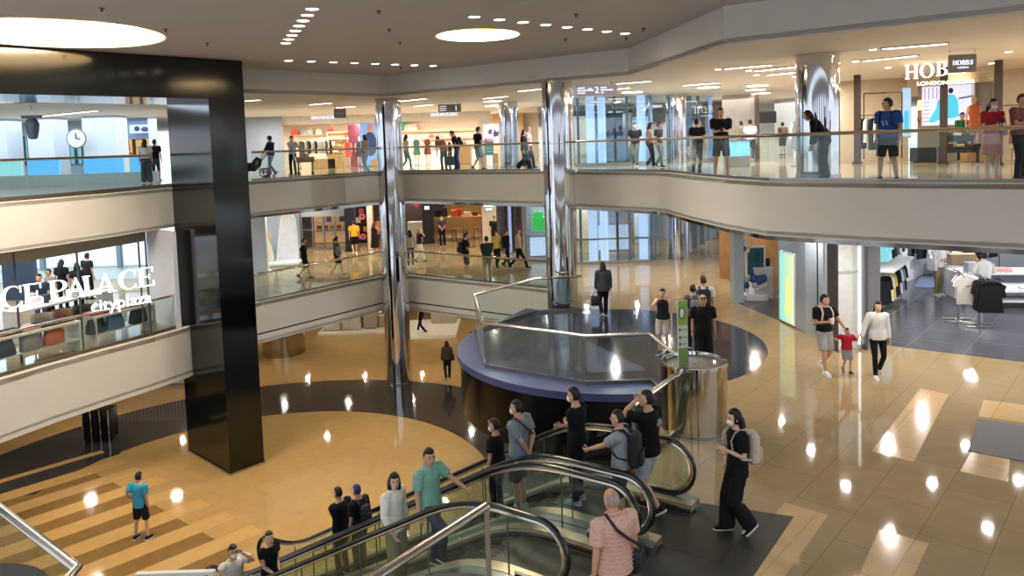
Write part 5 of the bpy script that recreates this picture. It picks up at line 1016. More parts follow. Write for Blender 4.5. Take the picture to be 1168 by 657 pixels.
    if bt in ('pants', 'shorts', 'wide', 'slim'):
        m.tube([W(T(0, 0, z)) for z in (.80, .88, .95, 1.03, 1.06)], [x*s*gg for x in (.11, .165, .172, .155, .15)], 14, ry=[x*s*gg for x in (.09, .125, .128, .115, .11)], side=(1, 0, 0))
        for q, hp_, k_, an, pt in legs:
            if bt == 'shorts':
                kn = hp_.lerp(k_, .93); m.tube([W(hp_+Vector((0, 0, .04))), W(hp_.lerp(k_, .5)), W(kn)], [x*s*gg**.5 for x in (.095, .098, .088)], 12)
            else:
                rr = {'pants': (.092, .082, .066, .064, .058), 'slim': (.09, .077, .058, .056, .046), 'wide': (.095, .1, .1, .105, .11)}[bt]
                m.tube([W(hp_+Vector((0, 0, .04))), W(hp_.lerp(k_, .5)), W(k_), W(k_.lerp(an, .45)), W(an+Vector((0, 0, -.015)))], [x*s*gg**.5 for x in rr], 12)
        out['bottom'] = later(m, {'shorts': 'shorts'}.get(bt, 'trousers'), cloth(bc_), t, v, sm=2)
    else:
        hem = .52 if bt == 'skirt' else .35; m.tube([W(T(0, 0, 1.06)), W(T(0, 0, .95)), W(Vector((0, 0, .8))), W(Vector((0, 0, hem)))], [x*s*gg for x in (.14, .178, .19, .21 if bt == 'skirt' else .24)], 16, ry=[x*s*gg for x in (.105, .135, .15, .18)], side=(1, 0, 0))
        later(m, 'skirt', cloth(bc_), t, v, sm=2)
    # tops
    tt, tc_ = top[0], top[1]; hem = top[2] if len(top) > 2 else (.90 if tt != 'tank' else .93); m = MB()
    nk = 1.44 if tt not in ('polo', 'long') else 1.46; k1 = (.14, .175) if fem else (.165, .19)
    zs_ = [hem, 1.0, 1.1, 1.22, 1.33, 1.395, nk]; rx = [.185, .178, k1[0], k1[0]+.012, k1[1], k1[1]-.025, .085]; ry = [.14, .132, .122, .128, .13, .108, .078]
    if tt == 'tank': rx[5] -= .03; rx[6] = .07
    m.tube([W(T(0, 0, z)) for z in zs_], [x*s*g for x in rx], 16, ry=[x*s*g for x in ry], side=tuple(RL @ Vector((1, 0, 0))))
    for q, sh, e, w_ in arms:
        if tt != 'tank': m.ell(W(sh+Vector((-q*.012, 0, -.005))), .075*s*g**.4, 12, 9)
        if tt in ('tee', 'polo', 'dress'): m.tube([W(sh+Vector((-q*.05, 0, .0))), W(sh), W(sh.lerp(e, .4)), W(sh.lerp(e, .72))], [x*s*g**.4 for x in (.076, .082, .077, .074)], 12)
        elif tt == 'cap': m.tube([W(sh+Vector((-q*.05, 0, .0))), W(sh), W(sh.lerp(e, .4))], [x*s for x in (.065, .07, .068)], 12)
        elif tt == 'long': m.tube([W(sh+Vector((-q*.05, 0, .0))), W(sh), W(sh.lerp(e, .5)), W(e), W(e.lerp(w_, .5)), W(w_-(w_-e)*.06)], [x*s*g**.4 for x in (.078, .084, .07, .06, .053, .045)], 12)
        else: m.ell(W(sh+Vector((-q*.03, 0, 0))), .05*s, 10, 8)
    tob = out['top'] = later(m, {'dress': 'dress_top', 'polo': 'polo_shirt', 'long': 'long_sleeved_top', 'tank': 'sleeveless_top'}.get(tt, 'shirt'), cloth(tc_), t, v, sm=2)
    if tt == 'polo':
        m = MB(); m.tube([W(T(.072*math.cos(a), .012+.068*math.sin(a), 1.462-.018*math.sin(a))) for a in [2*PI*i/16 for i in range(16)]], .016*s, 6, closed=True); m.build('collar', cloth(tc_), tob, True)
    # hair
    hk, hcol = hair; hm = mat(hcol, .5, var=.2, scale=40, spec=.4); m = MB(); n, mm = 22, 14; rr = random.Random(len(lb)*7+int(h*100))
    def hr(dv):
        fr = (dv.z-.40)/.14; bk = min((-dv.y+.10)/.2, (dv.z+(.95 if hk in ('long', 'bob', 'tail') else .7))/.2)
        if hk in ('long', 'bob'): bk = max(bk, min((abs(dv.x)-.62)/.12, (.42-dv.y)/.15))
        k = max(0, min(1, max(fr, bk))); thick = {'buzz': .05, 'bald': .04}.get(hk, .14)
        if hk == 'bald': k *= 1 if dv.z < .55 and dv.y < .3 else .35
        return .86+k*(.14+thick)+rr.uniform(-.012, .012)*k
    G_ = []
    for i in range(mm+1):
        a_ = PI*i/mm; row = []
        for j in range(n):
            b_ = 2*PI*j/n; dv = Vector((math.sin(a_)*math.cos(b_), math.sin(a_)*math.sin(b_), math.cos(a_))); r_ = hr(dv); row.append(m.bm.verts.new(Hd(dv.x*.074*r_, dv.y*.092*r_-.004, dv.z*.11*r_+.012)))
        G_.append(row)
    for a_, b_ in zip(G_, G_[1:]):
        for j in range(n): m._f((a_[j], b_[j], b_[(j+1) % n], a_[(j+1) % n]))
    bmesh.ops.remove_doubles(m.bm, verts=m.bm.verts[:], dist=.0004)
    if hk == 'long': m.tube([Hd(0, -.03, .07), Hd(0, -.075, -.02), Hd(0, -.085, -.14), Hd(0, -.09, -.27), Hd(0, -.095, -.40), Hd(0, -.095, -.46)], [x*s for x in (.06, .092, .105, .11, .085, .03)], 12, ry=[x*s for x in (.04, .055, .06, .058, .045, .02)], side=tuple(RH @ Vector((1, 0, 0))))
    if hk == 'bob':
        m.tube([Hd(0, -.02, .08), Hd(0, -.045, 0), Hd(0, -.045, -.08), Hd(0, -.03, -.15), Hd(0, -.02, -.17)], [x*s for x in (.06, .097, .105, .1, .06)], 14, ry=[x*s for x in (.05, .075, .075, .065, .03)], side=tuple(RH @ Vector((1, 0, 0))))
    if hk == 'bun': m.ell(Hd(0, -.11, .05), tuple(x*s for x in (.05, .045, .05)), 10, 8)
    if hk == 'tail': m.tube([Hd(0, -.09, .03), Hd(0, -.14, .0), Hd(0, -.14, -.1), Hd(0, -.12, -.24)], [x*s for x in (.03, .04, .038, .012)], 8)
    m.build('hair', hm, t, True)
    if hat:
        m = MB(); m.lathe([(.082, .03), (.086, .06), (.075, .11), (.04, .135), (.005, .14)], n=20, sy=1.2); m.bm.transform(Matrix.Translation(W(hc)) @ RH.to_4x4() @ Matrix.Scale(s, 4)); m.tube([Hd(-.05, .08, .05), Hd(0, .16, .04), Hd(.05, .08, .05)], .02*s, 8, ry=.006*s); m.build('cap', cloth(hat), t, True)
    if mask:
        m = MB(); el(m, (0, .055, -.048), (.058, .052, .052)); m.build('mask', mat(mask, .7), t, True)
    M0 = Matrix.Translation(Vector(pos)) @ Matrix.Rotation(math.radians(face), 4, 'Z')
    out.update(root=t, M=M0, s=s, T=lambda x, y, z: M0 @ W(T(x, y, z)), RL=RL, face=math.radians(face), Hd=lambda x, y, z: M0 @ Hd(x, y, z))
    out['wL'] = M0 @ out['L']; out['wR'] = M0 @ out['R']; return out
def frame_of(P_, x, y, z): return Matrix.Translation(P_['T'](x, y, z)) @ Matrix.Rotation(P_['face'], 4, 'Z') @ P_['RL'].to_4x4() @ Matrix.Scale(P_['s'], 4)
def backpack(P_, lb, col, w=.3, h=.42, d=.16, zz=1.2, straps=True):
    M_ = frame_of(P_, 0, -.135-d/2, zz); t = thing('backpack', lb, 'backpack', M_.to_translation()); m = MB(); m.rbox((0, 0, 0), (w, d, h), .07, 0, 4, M_); pb_ = m.build('pack_body', mat(col, .7, var=.1, scale=20), t, True, True)
    m = MB(); m.rbox((0, 0, 0), (w*.75, .05, h*.42), .04, 0, 3, M_ @ Matrix.Translation((0, -d/2-.012, -h*.2))); m.build('front_pocket', mat(col, .75, var=.15, scale=20), pb_, True, True)
    if straps:
        for q in (-1, 1):
            pts = [P_['T'](q*.085, -.14, 1.38), P_['T'](q*.095, -.07, 1.455), P_['T'](q*.11, .07, 1.43), P_['T'](q*.125, .135, 1.33), P_['T'](q*.145, .12, 1.17), P_['T'](q*.165, .0, 1.08), P_['T'](q*.14, -.13, 1.06)]
            MB().tube(pts, .024*P_['s'], 6, ry=.009*P_['s']).build('strap', mat(col, .7, var=.1, scale=20), t, True, True)
    return t
def shoulder_bag(P_, lb, col, side=1, w=.3, h=.28, d=.13, z=1.0, cross=False, y=0, strapcol=None, nm='shoulder_bag', gg=1.06):
    M_ = frame_of(P_, side*(.235 if not cross else .2), y, z); t = thing(nm, lb, 'bag', M_.to_translation()); MB().rbox((0, 0, 0), (d, w, h), .05, 0, 3, M_).build('bag_body', mat(col, .6, var=.1, scale=15), t, True, True)
    a = -side if cross else side; f = P_['T']
    pts = [f(side*.225*gg, .09+y, z+h*.4), f(side*.17*gg, .15*gg, 1.15), f(side*.04, .155*gg, 1.27), f(a*.08, .135*gg, 1.38), f(a*.10, .0, 1.475), f(a*.08, -.14*gg, 1.38), f(side*.04, -.16*gg, 1.27), f(side*.17*gg, -.155*gg, 1.15), f(side*.225*gg, -.09+y, z+h*.4)] if cross else [f(side*.235, .1+y, z+h*.4), f(side*.2, .11, 1.28), f(side*.15, .0, 1.465), f(side*.2, -.11, 1.28), f(side*.235, -.1+y, z+h*.4)]
    MB().tube(pts, .016*P_['s'], 6, ry=.008*P_['s']).build('strap', mat(strapcol or col, .6, var=.1, scale=15), t, True, True); return t
def held(P_, hand, nm, lb, cat, size, col, r=.01, off=(0, 0, 0), emit=0):
    p = P_['w'+hand] + Vector(off); m = MB(); m.rbox((0, 0, 0), size, r, 0, 2); o = m.build(nm, mat(col, .4, emit=emit)); o.location = p; o.rotation_euler = (.5, 0, P_['face']); return tag(o, lb, cat)
def hold_bag(P_, hand, lb, w, d, h, col, nm='handbag'):
    p = P_['w'+hand]; t = thing(nm, lb, 'bag', (p.x, p.y, p.z-h-.12)); MB().rbox((0, 0, h/2), (w, d, h), .04, P_['face']).build('bag_body', mat(col, .6, var=.1, scale=15), t, True)
    c = math.cos(P_['face']); sn = math.sin(P_['face']); MB().tube([(-w*.3*c, -w*.3*sn, h*.97), (-w*.15*c, -w*.15*sn, h+.11), (w*.15*c, w*.15*sn, h+.11), (w*.3*c, w*.3*sn, h*.97)], .012, 6).build('handle', mat(col, .6, var=.1, scale=15), t, True); return t
ATG = lambda px, py, z: onz(px, py, z)
# ------------------------------------------------------------------ ground floor people
p = person('person in a blue shirt and black shorts standing alone on the ground floor', ATG(162, 615, 0), -15, 1.66, 'm', 'wide', L='hip', Rr='hang', top=('tee', '#3a94b4', .84), bot=('shorts', '#15171c'), shoe='#1c1f2a')
p = person('person in patterned vest with shoulder bag walking away on the ground floor', ATG(511, 433, 0), 10, 1.58, 'f', 'walk', .18, top=('long', '#4a3c30'), bot=('pants', '#17171a'), hair=('bob', '#141012'))
shoulder_bag(p, 'black shoulder bag of the person walking away on the ground floor', '#141417', 1)
person('person in black walking left half hidden under the middle balcony', ATG(481, 380, 0), 60, 1.72, 'm', 'walk', .3, top=('tee', '#141518'), bot=('pants', '#101114'), shoe='#151515')
person('dark haired person half hidden behind the slate blue platform rim', aty(537, 400, 31)*Vector((1, 1, 0)) if False else Vector((aty(537, 371, 30).x, 30, 0)), 0, 1.62, 'f', top=('tee', '#26242a'), hair=('bob', '#17110f'))
# ------------------------------------------------------------------ people on the escalators
def on_esc(t, near, side=0): n_ = ((NC+ND)/2 if near else (NA+NB)/2)+side; z = zs(t); return ep(t, n_, max(0, z)+.005)
def t_for(px, near, side=0):
    lo, hi = .5, TE
    for _ in range(40):
        m_ = (lo+hi)/2; q = on_esc(m_, near, side); v_ = RM.transposed() @ (q+Vector((0, 0, 1.2))-EYE); x = PPX+F*v_.x/-v_.z
        if x > px: lo = m_
        else: hi = m_
    return lo
UP = math.degrees(math.atan2(-EU.y, -EU.x))-90; DN = UP+180
p = person('man in a green polo shirt riding up the near escalator', on_esc(t_for(489, 1, .1), 1, .1), UP, 1.72, 'm', 'step', L=(.34, .42, 1.06), Rr='hang', top=('polo', '#7fae98', .86), bot=('pants', '#3a4352'), hy=-25, girth=1.08, shoe='#3a3632', skin=0)
p = person('woman in a cream blouse and khaki trousers riding up', on_esc(t_for(449, 1, -.12), 1, -.12), UP, 1.62, 'f', 'stand', L='hang', Rr=(.30, .25, .98), top=('long', '#eae2d2', .84), bot=('wide', '#8f8564'), hair=('bob', '#120e0e'), hy=-35, skin=1, shoe='#d0c8b8')
p = person('man in black riding down the far escalator', on_esc(t_for(388, 0, .2), 0, .2), DN, 1.72, 'm', L='fold', Rr='hang', top=('tee', '#131417'), bot=('pants', '#5a4f40'), hair=('buzz', '#15110f'))
p = person('woman with a blue headscarf riding down the far escalator, seen from behind', on_esc(t_for(409, 0, -.22), 0, -.22), DN, 1.62, 'f', top=('tee', '#17181d'), bot=('pants', '#5c5648'), hair=('buzz', '#22346a'))
backpack(p, 'small dark backpack on the woman with the blue headscarf', '#1d2230', .22, .28, .1, 1.22)
p = person('woman in short sleeved black looking up at the foot of the near escalator', on_esc(t_for(307, 1, .1), 1, .1), UP, 1.62, 'f', L='front', Rr='front', top=('cap', '#121318'), bot=('pants', '#17181c'), hair=('tail', '#17110f'), hy=-25, hp=-12, skin=1)
p = person('masked man in a white printed tee at the foot of the near escalator', on_esc(t_for(266, 1, -.1), 1, -.1), UP, 1.70, 'm', L='brow', Rr='fold', top=('tee', '#d8d2c6'), bot=('pants', '#4b4842'), mask='#ece9e4', hy=-20, hp=-5, girth=1.08)
p = person('masked man in a grey tee riding down, hands behind his back', on_esc(t_for(592, 0, -.12), 0, -.12), DN, 1.72, 'm', L='back', Rr='back', top=('tee', '#7d868d'), bot=('shorts', '#20242c'), mask='#e9ebee', hair=('buzz', '#1a1512'), hy=10, girth=1.08, shoe='#c9c9c6')
shoulder_bag(p, 'black sling bag strap across the grey tee', '#15161a', 1, .2, .14, .08, 1.02, True)
p = person('woman in black raising a hand to her forehead on the far escalator', on_esc(t_for(566, 0, .22), 0, .22), DN, 1.58, 'f', L='hang', Rr='brow', top=('tee', '#17181c'), bot=('pants', '#15161a'), hair=('short', '#1d1512'), mask='#e9ebee', hy=20)
p = person('masked woman in black with wavy short hair stepping onto the far escalator', ATG(660, 573, G2), DN, 1.70, 'f', L='fold', Rr='fold', top=('tee', '#101319', .88), bot=('pants', '#141519'), hair=('short', '#15110f'), mask='#eceef0', hy=8, shoe='#b9bcc0')
p = person('man in a grey tee with a black backpack reaching out to the escalator rail', ATG(710, 603, G2), DN+12, 1.64, 'm', L=(.05, .5, 1.08), Rr='hang', top=('tee', '#8f9298'), bot=('shorts', '#2a3a4a'), hair=('buzz', '#181310'), shoe='#3a4048')
backpack(p, 'black backpack on the man reaching for the escalator rail', '#121317', .30, .46, .15, 1.17)
p = person('man in a black tee with back print and pale shorts wiping his face', ATG(742, 584, G2), DN-5, 1.76, 'm', 'walk', .16, L='brow', Rr='hang', top=('tee', '#101114', .84), bot=('shorts', '#aeb2ba'), hair=('short', '#17120f'), shoe='#20232a', hy=25, hp=-10, girth=1.04)
M_ = frame_of(p, .05, -.138, 1.27); m = MB(); m.rbox((0, 0, 0), (.14, .012, .05), .004, 0, 2, M_); m.rbox((0, 0, 0), (.09, .012, .04), .004, 0, 2, M_ @ Matrix.Translation((-.01, 0, .045))); m.build('back_print', mat('#8a8c90', .7), p['top'], False, True)
m = MB(); m.tube([p['root'].matrix_basis.inverted() @ (p['M'] @ (p['L']-p['Lf']*.11*p['s']) + Vector(q)) if False else (p['L']-p['Lf']*.10+Vector(q)) for q in ((.03, 0, 0), (.021, .021, 0), (0, .03, 0), (-.021, .021, 0), (-.03, 0, 0), (-.021, -.021, 0), (0, -.03, 0), (.021, -.021, 0))], .009, 6, closed=True); m.build('wrist_watch', mat('#d9d9d4', .4), p['root'], True)
p = person('masked woman in black with a cream backpack by the landing plate', ATG(842, 607, G2), 97, 1.68, 'f', 'walk', .12, L=(.10, .20, 1.2), Rr='hang', top=('tee', '#121316', .82), bot=('wide', '#17181b'), hair=('long', '#0f0c0c'), mask='#e6e7ea', hp=2, shoe='#17181b', skin=1)
backpack(p, 'cream backpack on the long haired woman by the landing plate', '#c9b8a6', .27, .42, .15, 1.17)
held(p, 'R', 'smartphone', 'dark phone in the hand of the long haired woman with the cream backpack', 'phone', (.075, .012, .15), '#3a2c2a', off=(0, 0, -.03))
m = MB(); M_ = Matrix.Translation(p['M'] @ (Vector((-.0, .0, 0)))) 
for x, z, r in ((.0, .66, .045), (.03, .58, .035), (-.02, .54, .025), (.02, .48, .02)): m.ell((-.15, x, z), (.02, r, r*1.5), 10, 8)
m.build('trouser_print', mat('#b9a98c', .7), p['bottom'])
q_ = aty(700, 590, 7.3); p = person('elderly man in a pink striped polo shirt seen from behind in the foreground', Vector((q_.x, 7.3, G2)), 28, 1.70, 'm', L='hang', Rr=(.33, .12, .82), top=('polo', '#d3a594', .86), bot=('pants', '#23242a'), hair=('bald', '#a08a7a'), skin=0, hp=5, girth=1.12)
for k in range(11):
    z = .90+.045*k; a_ = .187 if k < 3 else .178+.001*k; m = MB(); m.tube([p['M'].inverted() @ p['T'](1.12*(a_+.006)*math.cos(i*PI/12), 1.12*(.142)*math.sin(i*PI/12), z) for i in range(24)], .004, 5, closed=True); m.build('stripe', mat('#d9b3a2', .8), p['top'], True)
shoulder_bag(p, 'black crossbody bag of the elderly man in the pink polo shirt', '#131418', 1, .3, .22, .10, .93, True, gg=1.16)
# ------------------------------------------------------------------ middle floor, right
p = person('long haired woman in a dark grey top walking away over the round platform', ATG(689, 361, G2), 5, 1.66, 'f', 'walk', .12, top=('long', '#3d3d46', .80), bot=('pants', '#141519'), hair=('long', '#0f0c0d'), girth=1.12)
hold_bag(p, 'L', 'black tote bag of the woman walking over the round platform', .28, .12, .30, '#101114', 'tote_bag')
p = person('woman in a dark sleeveless top and pale shorts touching her face by the round platform', ATG(757, 404, G2), 150, 1.62, 'f', Rr='face', L='hang', top=('tank', '#22222a', .92), bot=('shorts', '#c2b8b0'), hair=('bun', '#14100f'), skin=1, shoe='#3a3a3c')
p = person('man in a white top with a large black backpack walking away past the platform', ATG(803, 392, G2), -12, 1.76, 'm', 'walk', .2, L='hang', Rr='hang', top=('tee', '#cfd0d4'), bot=('pants', '#8b9099'), hair=('short', '#3a281e'), hy=25)
backpack(p, 'large black backpack on the man in the white top', '#15171b', .34, .52, .18, 1.16)
p = person('woman in a patterned grey top beside the man with the large black backpack', ATG(792, 398, G2), 0, 1.62, 'f', 'walk2', .15, top=('tee', '#53555e'), bot=('pants', '#23252c'), hair=('bun', '#15100f'), hy=-20)
backpack(p, 'grey striped small backpack on the woman in the patterned top', '#7d7f86', .24, .3, .1, 1.2)
p = person('man in a black polo shirt with sunglasses pushed up on grey hair', ATG(803, 424, G2), 172, 1.74, 'm', 'stand', top=('polo', '#121317', .84), bot=('wide', '#15161a'), hair=('short', '#a59a8c'), skin=2, girth=1.06)
m = MB()
for q in (-1, 1): m.ell(p['M'].inverted() @ p['Hd'](q*.035, .08, .075), (.03, .012, .02), 10, 6)
m.build('sunglasses', mat('#1a1714', .2), p['root'], True)
fm = person('young man in a black tee and grey shorts holding a cup', ATG(940, 425, G2), 195, 1.76, 'm', 'walk', .16, L=(.42, .18, .92), Rr='cup', top=('tee', '#15171b', .92), bot=('shorts', '#a9a7a3'), hair=('short', '#15110f'), hy=28, shoe='#e9e9ec', skin=0)
backpack(fm, 'pale backpack worn by the young man with the cup', '#b9a99a', .27, .36, .12, 1.17)
c = fm['wR']; t = thing('paper_cup', 'white paper cup in the hand of the young man leading the child', 'cup', (c.x, c.y-.03, c.z-.04)); MB().lathe([(.03, 0), (.04, .1)], n=16).build('cup_body', mat('#efece8', .5), t, True); MB().lathe([(.043, .1), (.043, .112), (.035, .118)], n=16).build('lid', mat('#dedbd6', .5), t, True)
p = person('small child in a red tee walking between two grown ups', ATG(966, 425, G2), 178, 1.0, 'm', 'walk2', .12, L=(.42, .05, 1.42), Rr=(.40, .06, 1.28), top=('tee', '#b3272f', .9), bot=('shorts', '#8e9290'), hair=('short', '#241814'), shoe='#2a2023', skin=1, girth=1.15)
p = person("long haired woman in a white long sleeved top holding the child's hand", ATG(1001, 430, G2), 172, 1.66, 'f', 'walk', .14, L='hang', Rr=(.40, .08, .78), top=('long', '#d6d2cf', .86), bot=('slim', '#15171c'), hair=('long', '#120e0e'), skin=1, shoe='#d9d4d0', hy=-20)
p = person('man in a white tee and khaki trousers folding his arms inside the sports store', ATG(1070, 337, G2), 195, 1.74, 'm', L='fold', Rr='fold', top=('tee', '#e6e6e8', .9), bot=('pants', '#8c8268'), hair=('short', '#2a1c16'), shoe='#d9d9d9')
shoulder_bag(p, 'white tote bag of the man inside the sports store', '#e4e4e6', 1, .36, .36, .1, .98, nm='tote_bag')
# ------------------------------------------------------------------ middle floor, back left walkway
p = person('person in black shorts and red mask walking past the pale ice display', ATG(348, 318, G2), -80, 1.70, 'm', 'walk', .24, L='hang', Rr='back', top=('tee', '#17181b'), bot=('shorts', '#15161a'), mask='#b5343a', shoe='#1c1c1f', skin=1)
p = person('woman in a dark green top and black shorts on the middle walkway', ATG(385, 313, G2), -55, 1.62, 'f', 'walk', .2, top=('cap', '#2f4a38', .94), bot=('shorts', '#17191c'), hair=('tail', '#15110f'), shoe='#cfc9c0', skin=1)
shoulder_bag(p, 'grey bag of the woman in the dark green top', '#7f7a80', 1, .26, .3, .12, 1.05)
p = person('person in a yellow tee and black shorts in front of the dark shop column', ATG(405, 290, G2), 20, 1.70, 'm', 'walk', .16, top=('tee', '#d9a423'), bot=('shorts', '#14151a'), shoe='#dedad2', lean=6)
p = person('long haired woman in a dark dress near the orange display table', ATG(428, 290, G2), -30, 1.62, 'f', Rr='reach', top=('tank', '#1a1518'), bot=('dress', '#1a1518'), hair=('long', '#17110f'))
p = person('woman in a white top and blue jeans on the middle floor by the left column', ATG(469, 305, G2), 20, 1.64, 'f', top=('long', '#b9b2ae'), bot=('slim', '#41607c'), hair=('long', '#0f0c0c'), shoe='#d9d9d9')
p = person('woman in white trousers walking right behind the woman in blue jeans', ATG(479, 299, G2), -70, 1.60, 'f', 'walk', .2, Rr='face', top=('tee', '#2a2426'), bot=('pants', '#d5d0c8'), hair=('bob', '#7a5b3c'))
p = person('woman in a dark top with a red waistband standing by the wooden counter', ATG(505, 281, G2), 185, 1.64, 'f', L='front', Rr='front', top=('tee', '#3a3a42', .98), bot=('pants', '#111216'), mask='#d9dadd', hair=('short', '#15110f'), skin=1)
m = MB(); m.tube([p['M'].inverted() @ p['T'](.185*math.cos(i*PI/10), .142*math.sin(i*PI/10), .99) for i in range(20)], .022, 6, closed=True); m.build('waistband', cloth('#b02a4a'), p['bottom'], True)
p = person('man in grey shorts with backpack looking down at his phone, middle walkway', ATG(532, 316, G2), -75, 1.76, 'm', L='phone', Rr='phone', top=('tee', '#141519', .88), bot=('shorts', '#4b4f4a'), hair=('short', '#14100e'), hp=14, shoe='#cfcfcf')
held(p, 'R', 'smartphone', 'phone of the man in grey shorts on the middle walkway', 'phone', (.075, .012, .15), '#20242a', off=(0, 0, .05)); backpack(p, 'black backpack of the man in grey shorts on the middle walkway', '#121316', .3, .44, .15, 1.17)
p = person('man in a dark green jacket and grey trousers seen from behind at the middle railing', ATG(556.5, 321, G2), 15, 1.74, 'm', L='front', Rr='front', top=('long', '#1f2a26', .9), bot=('pants', '#8a8672'), hair=('short', '#15110f'))
p = person('masked woman in a yellow top and cardigan walking', ATG(567, 306, G2), -150, 1.64, 'f', 'walk', .18, top=('tee', '#c9b65a', .9), bot=('slim', '#1a1b1f'), mask='#e6e6ea', hair=('long', '#17110f'))
p = person('person in black between the yellow topped woman and the striding man', ATG(578, 305, G2), -120, 1.64, 'm', 'walk', .2, top=('long', '#1d1d22', .88), bot=('slim', '#15161a'), hair=('short', '#14100f'))
p = person('striding man in a beige shirt and black trousers on the middle walkway', ATG(592, 306, G2), -100, 1.76, 'm', 'walk', .36, Rr='swingf', top=('tee', '#a8978c', .9), bot=('pants', '#121317'), hair=('short', '#4a3524'), mask='#9a4a46', shoe='#15151a')
p = person('dark haired person farther back beside the white sign wall on the middle floor', aty(565, 292, 37)*Vector((1, 1, 0))+Vector((0, 0, G2)), 170, 1.66, 'm', top=('tee', '#17181c'), bot=('pants', '#17181c'))
# ------------------------------------------------------------------ upper floor, back left
p = person('man in a navy top and pale striped trousers pushing the black stroller', ATG(310.5, 200.5, G3), 78, 1.74, 'm', 'walk', .2, L='reachlow', Rr='reachlow', top=('long', '#232a3e', .9), bot=('pants', '#7f90b8'), hat='#262b3a', shoe='#a04a48')
p = person('masked man in a white shirt and black trousers pulling the crate trolley', ATG(335, 199.5, G3), 165, 1.70, 'm', Rr='fold', L=(.30, -.08, .9), top=('tee', '#d8dce2', .9), bot=('pants', '#1a1b1f'), mask='#cfdce8', hair=('short', '#1a1412'))
p = person('woman in beige and pale jeans on the upper floor, left of the left column', ATG(418, 197, G3), 60, 1.66, 'f', 'walk', .16, Rr='reach', top=('long', '#b89f8c', .92), bot=('slim', '#a9b2bc'), hair=('bob', '#17110f'), shoe='#d9d9d9')
p = person('woman in beige and blue jeans on the upper floor, right of the left column', ATG(464, 194, G3), -60, 1.64, 'f', 'walk', .2, top=('tee', '#c9b9a6', .92), bot=('slim', '#34618c'), hair=('long', '#14100f'), shoe='#e0e0e0')
p = person('person in a dusty pink shirt bending over a blue bag', ATG(507, 194.5, G3), 150, 1.62, 'm', lean=38, L=(.3, .1, .82), Rr='reachlow', top=('tee', '#b06c72', .92), bot=('pants', '#4d484a'), hp=10)
hold_bag(p, 'L', 'large dark blue bag held by the person in the dusty pink shirt', .42, .2, .38, '#1f4a5c')
p = person('child in dark clothes beside the bending person in pink', ATG(514, 194, G3), 90, 1.2, 'm', top=('tee', '#3a2c30'), bot=('pants', '#5a4a44'))
p = person('person in a black tee and blue shorts leaning over beside the child', ATG(522, 193.5, G3), 100, 1.72, 'm', lean=14, L='front', Rr='front', top=('tee', '#18191e', .92), bot=('wide', '#2a4a86'), hp=10)
backpack(p, 'black backpack on the leaning person in blue shorts', '#141519', .3, .42, .14, 1.17)
p = person('man in a black tee and grey green shorts looking at his phone, walking right', ATG(546, 194.5, G3), -60, 1.80, 'm', 'walk', .18, Rr='phone', L='hang', top=('tee', '#15161a', .88), bot=('shorts', '#6f8482'), hp=16, shoe='#1c1c20')
held(p, 'R', 'smartphone', 'phone of the man in grey green shorts on the upper floor', 'phone', (.075, .012, .15), '#24272c', off=(0, 0, .05))
p = person('woman in black with a black bag walking left of the middle chrome column', ATG(598, 194, G3), -100, 1.62, 'f', 'walk', .26, top=('long', '#17181b', .88), bot=('wide', '#141519'), hair=('long', '#140f0e'))
shoulder_bag(p, 'black bag of the woman walking left of the middle chrome column', '#1b1a1d', -1, .32, .3, .12, 1.0)
p = person('taller pale shirted man just behind the woman in black with the bag', ATG(604, 192.5, G3), -100, 1.78, 'm', 'walk', .2, top=('tee', '#c9b6a8'), bot=('pants', '#2a2a2e'), hair=('bald', '#a58a76'))
# ------------------------------------------------------------------ upper floor, right
p = person('man in a black tee and olive trousers in front of the lifts', ATG(725, 189.5, G3), 160, 1.72, 'm', 'walk2', .12, top=('tee', '#141519', .9), bot=('pants', '#5c5b4e'), hair=('short', '#14100e'), hy=20)
p = person('woman in a beige top and black trousers beside the lifts', ATG(742, 192, G3), -120, 1.66, 'f', 'walk', .16, L='front', Rr='front', top=('tee', '#b9a79c', .95), bot=('pants', '#141519'), hair=('long', '#15100f'), shoe='#d6d6d6')
shoulder_bag(p, 'small red brown bag of the woman in the beige top by the lifts', '#8e4136', 1, .18, .16, .08, .98)
p = person('person in a grey top and jeans half behind the woman in the beige top', ATG(752, 191, G3), -130, 1.68, 'm', 'walk', .16, top=('tee', '#3d4046', .92), bot=('pants', '#6c7a82'))
p = person('person in a black top and grey jeans with crossed legs at the upper railing', ATG(796, 198, G3), -30, 1.60, 'f', 'cross', top=('tee', '#15161a', .95), bot=('slim', '#4a5460'), hair=('short', '#1a1412'), hy=-30, girth=1.05)
p = person('tall man in black tee and grey shorts holding a phone, upper railing', ATG(823, 202, G3), 170, 1.80, 'm', 'wide', L='phone', Rr='phone', top=('tee', '#131417', .9), bot=('shorts', '#55554e'), hair=('short', '#14100e'), hy=12, shoe='#8a8480', girth=1.08)
held(p, 'R', 'smartphone', 'phone of the tall man in grey shorts at the upper railing', 'phone', (.075, .012, .15), '#20242a', off=(0, -.02, .04))
p = person('person in a taupe tee walking away far behind the tall man', ATG(846, 184.5, G3), 20, 1.68, 'm', 'walk', .14, top=('tee', '#8d8170', .92), bot=('shorts', '#33415e'), hair=('short', '#2a1f1a'))
p = person('person in a pale lilac shirt beside the one in the taupe tee', ATG(856, 184.5, G3), -20, 1.72, 'm', 'walk2', .14, top=('tee', '#bfc4e2', .9), bot=('pants', '#4a4c56'))
p = person('person carrying a tan backpack far back by the pale wall on the upper floor', ATG(893, 178, G3), 10, 1.68, 'm', 'stand', top=('tee', '#6a5648', .92), bot=('shorts', '#3a3230'))
backpack(p, 'tan patterned backpack far back by the pale wall', '#7a6550', .32, .45, .15, 1.17)
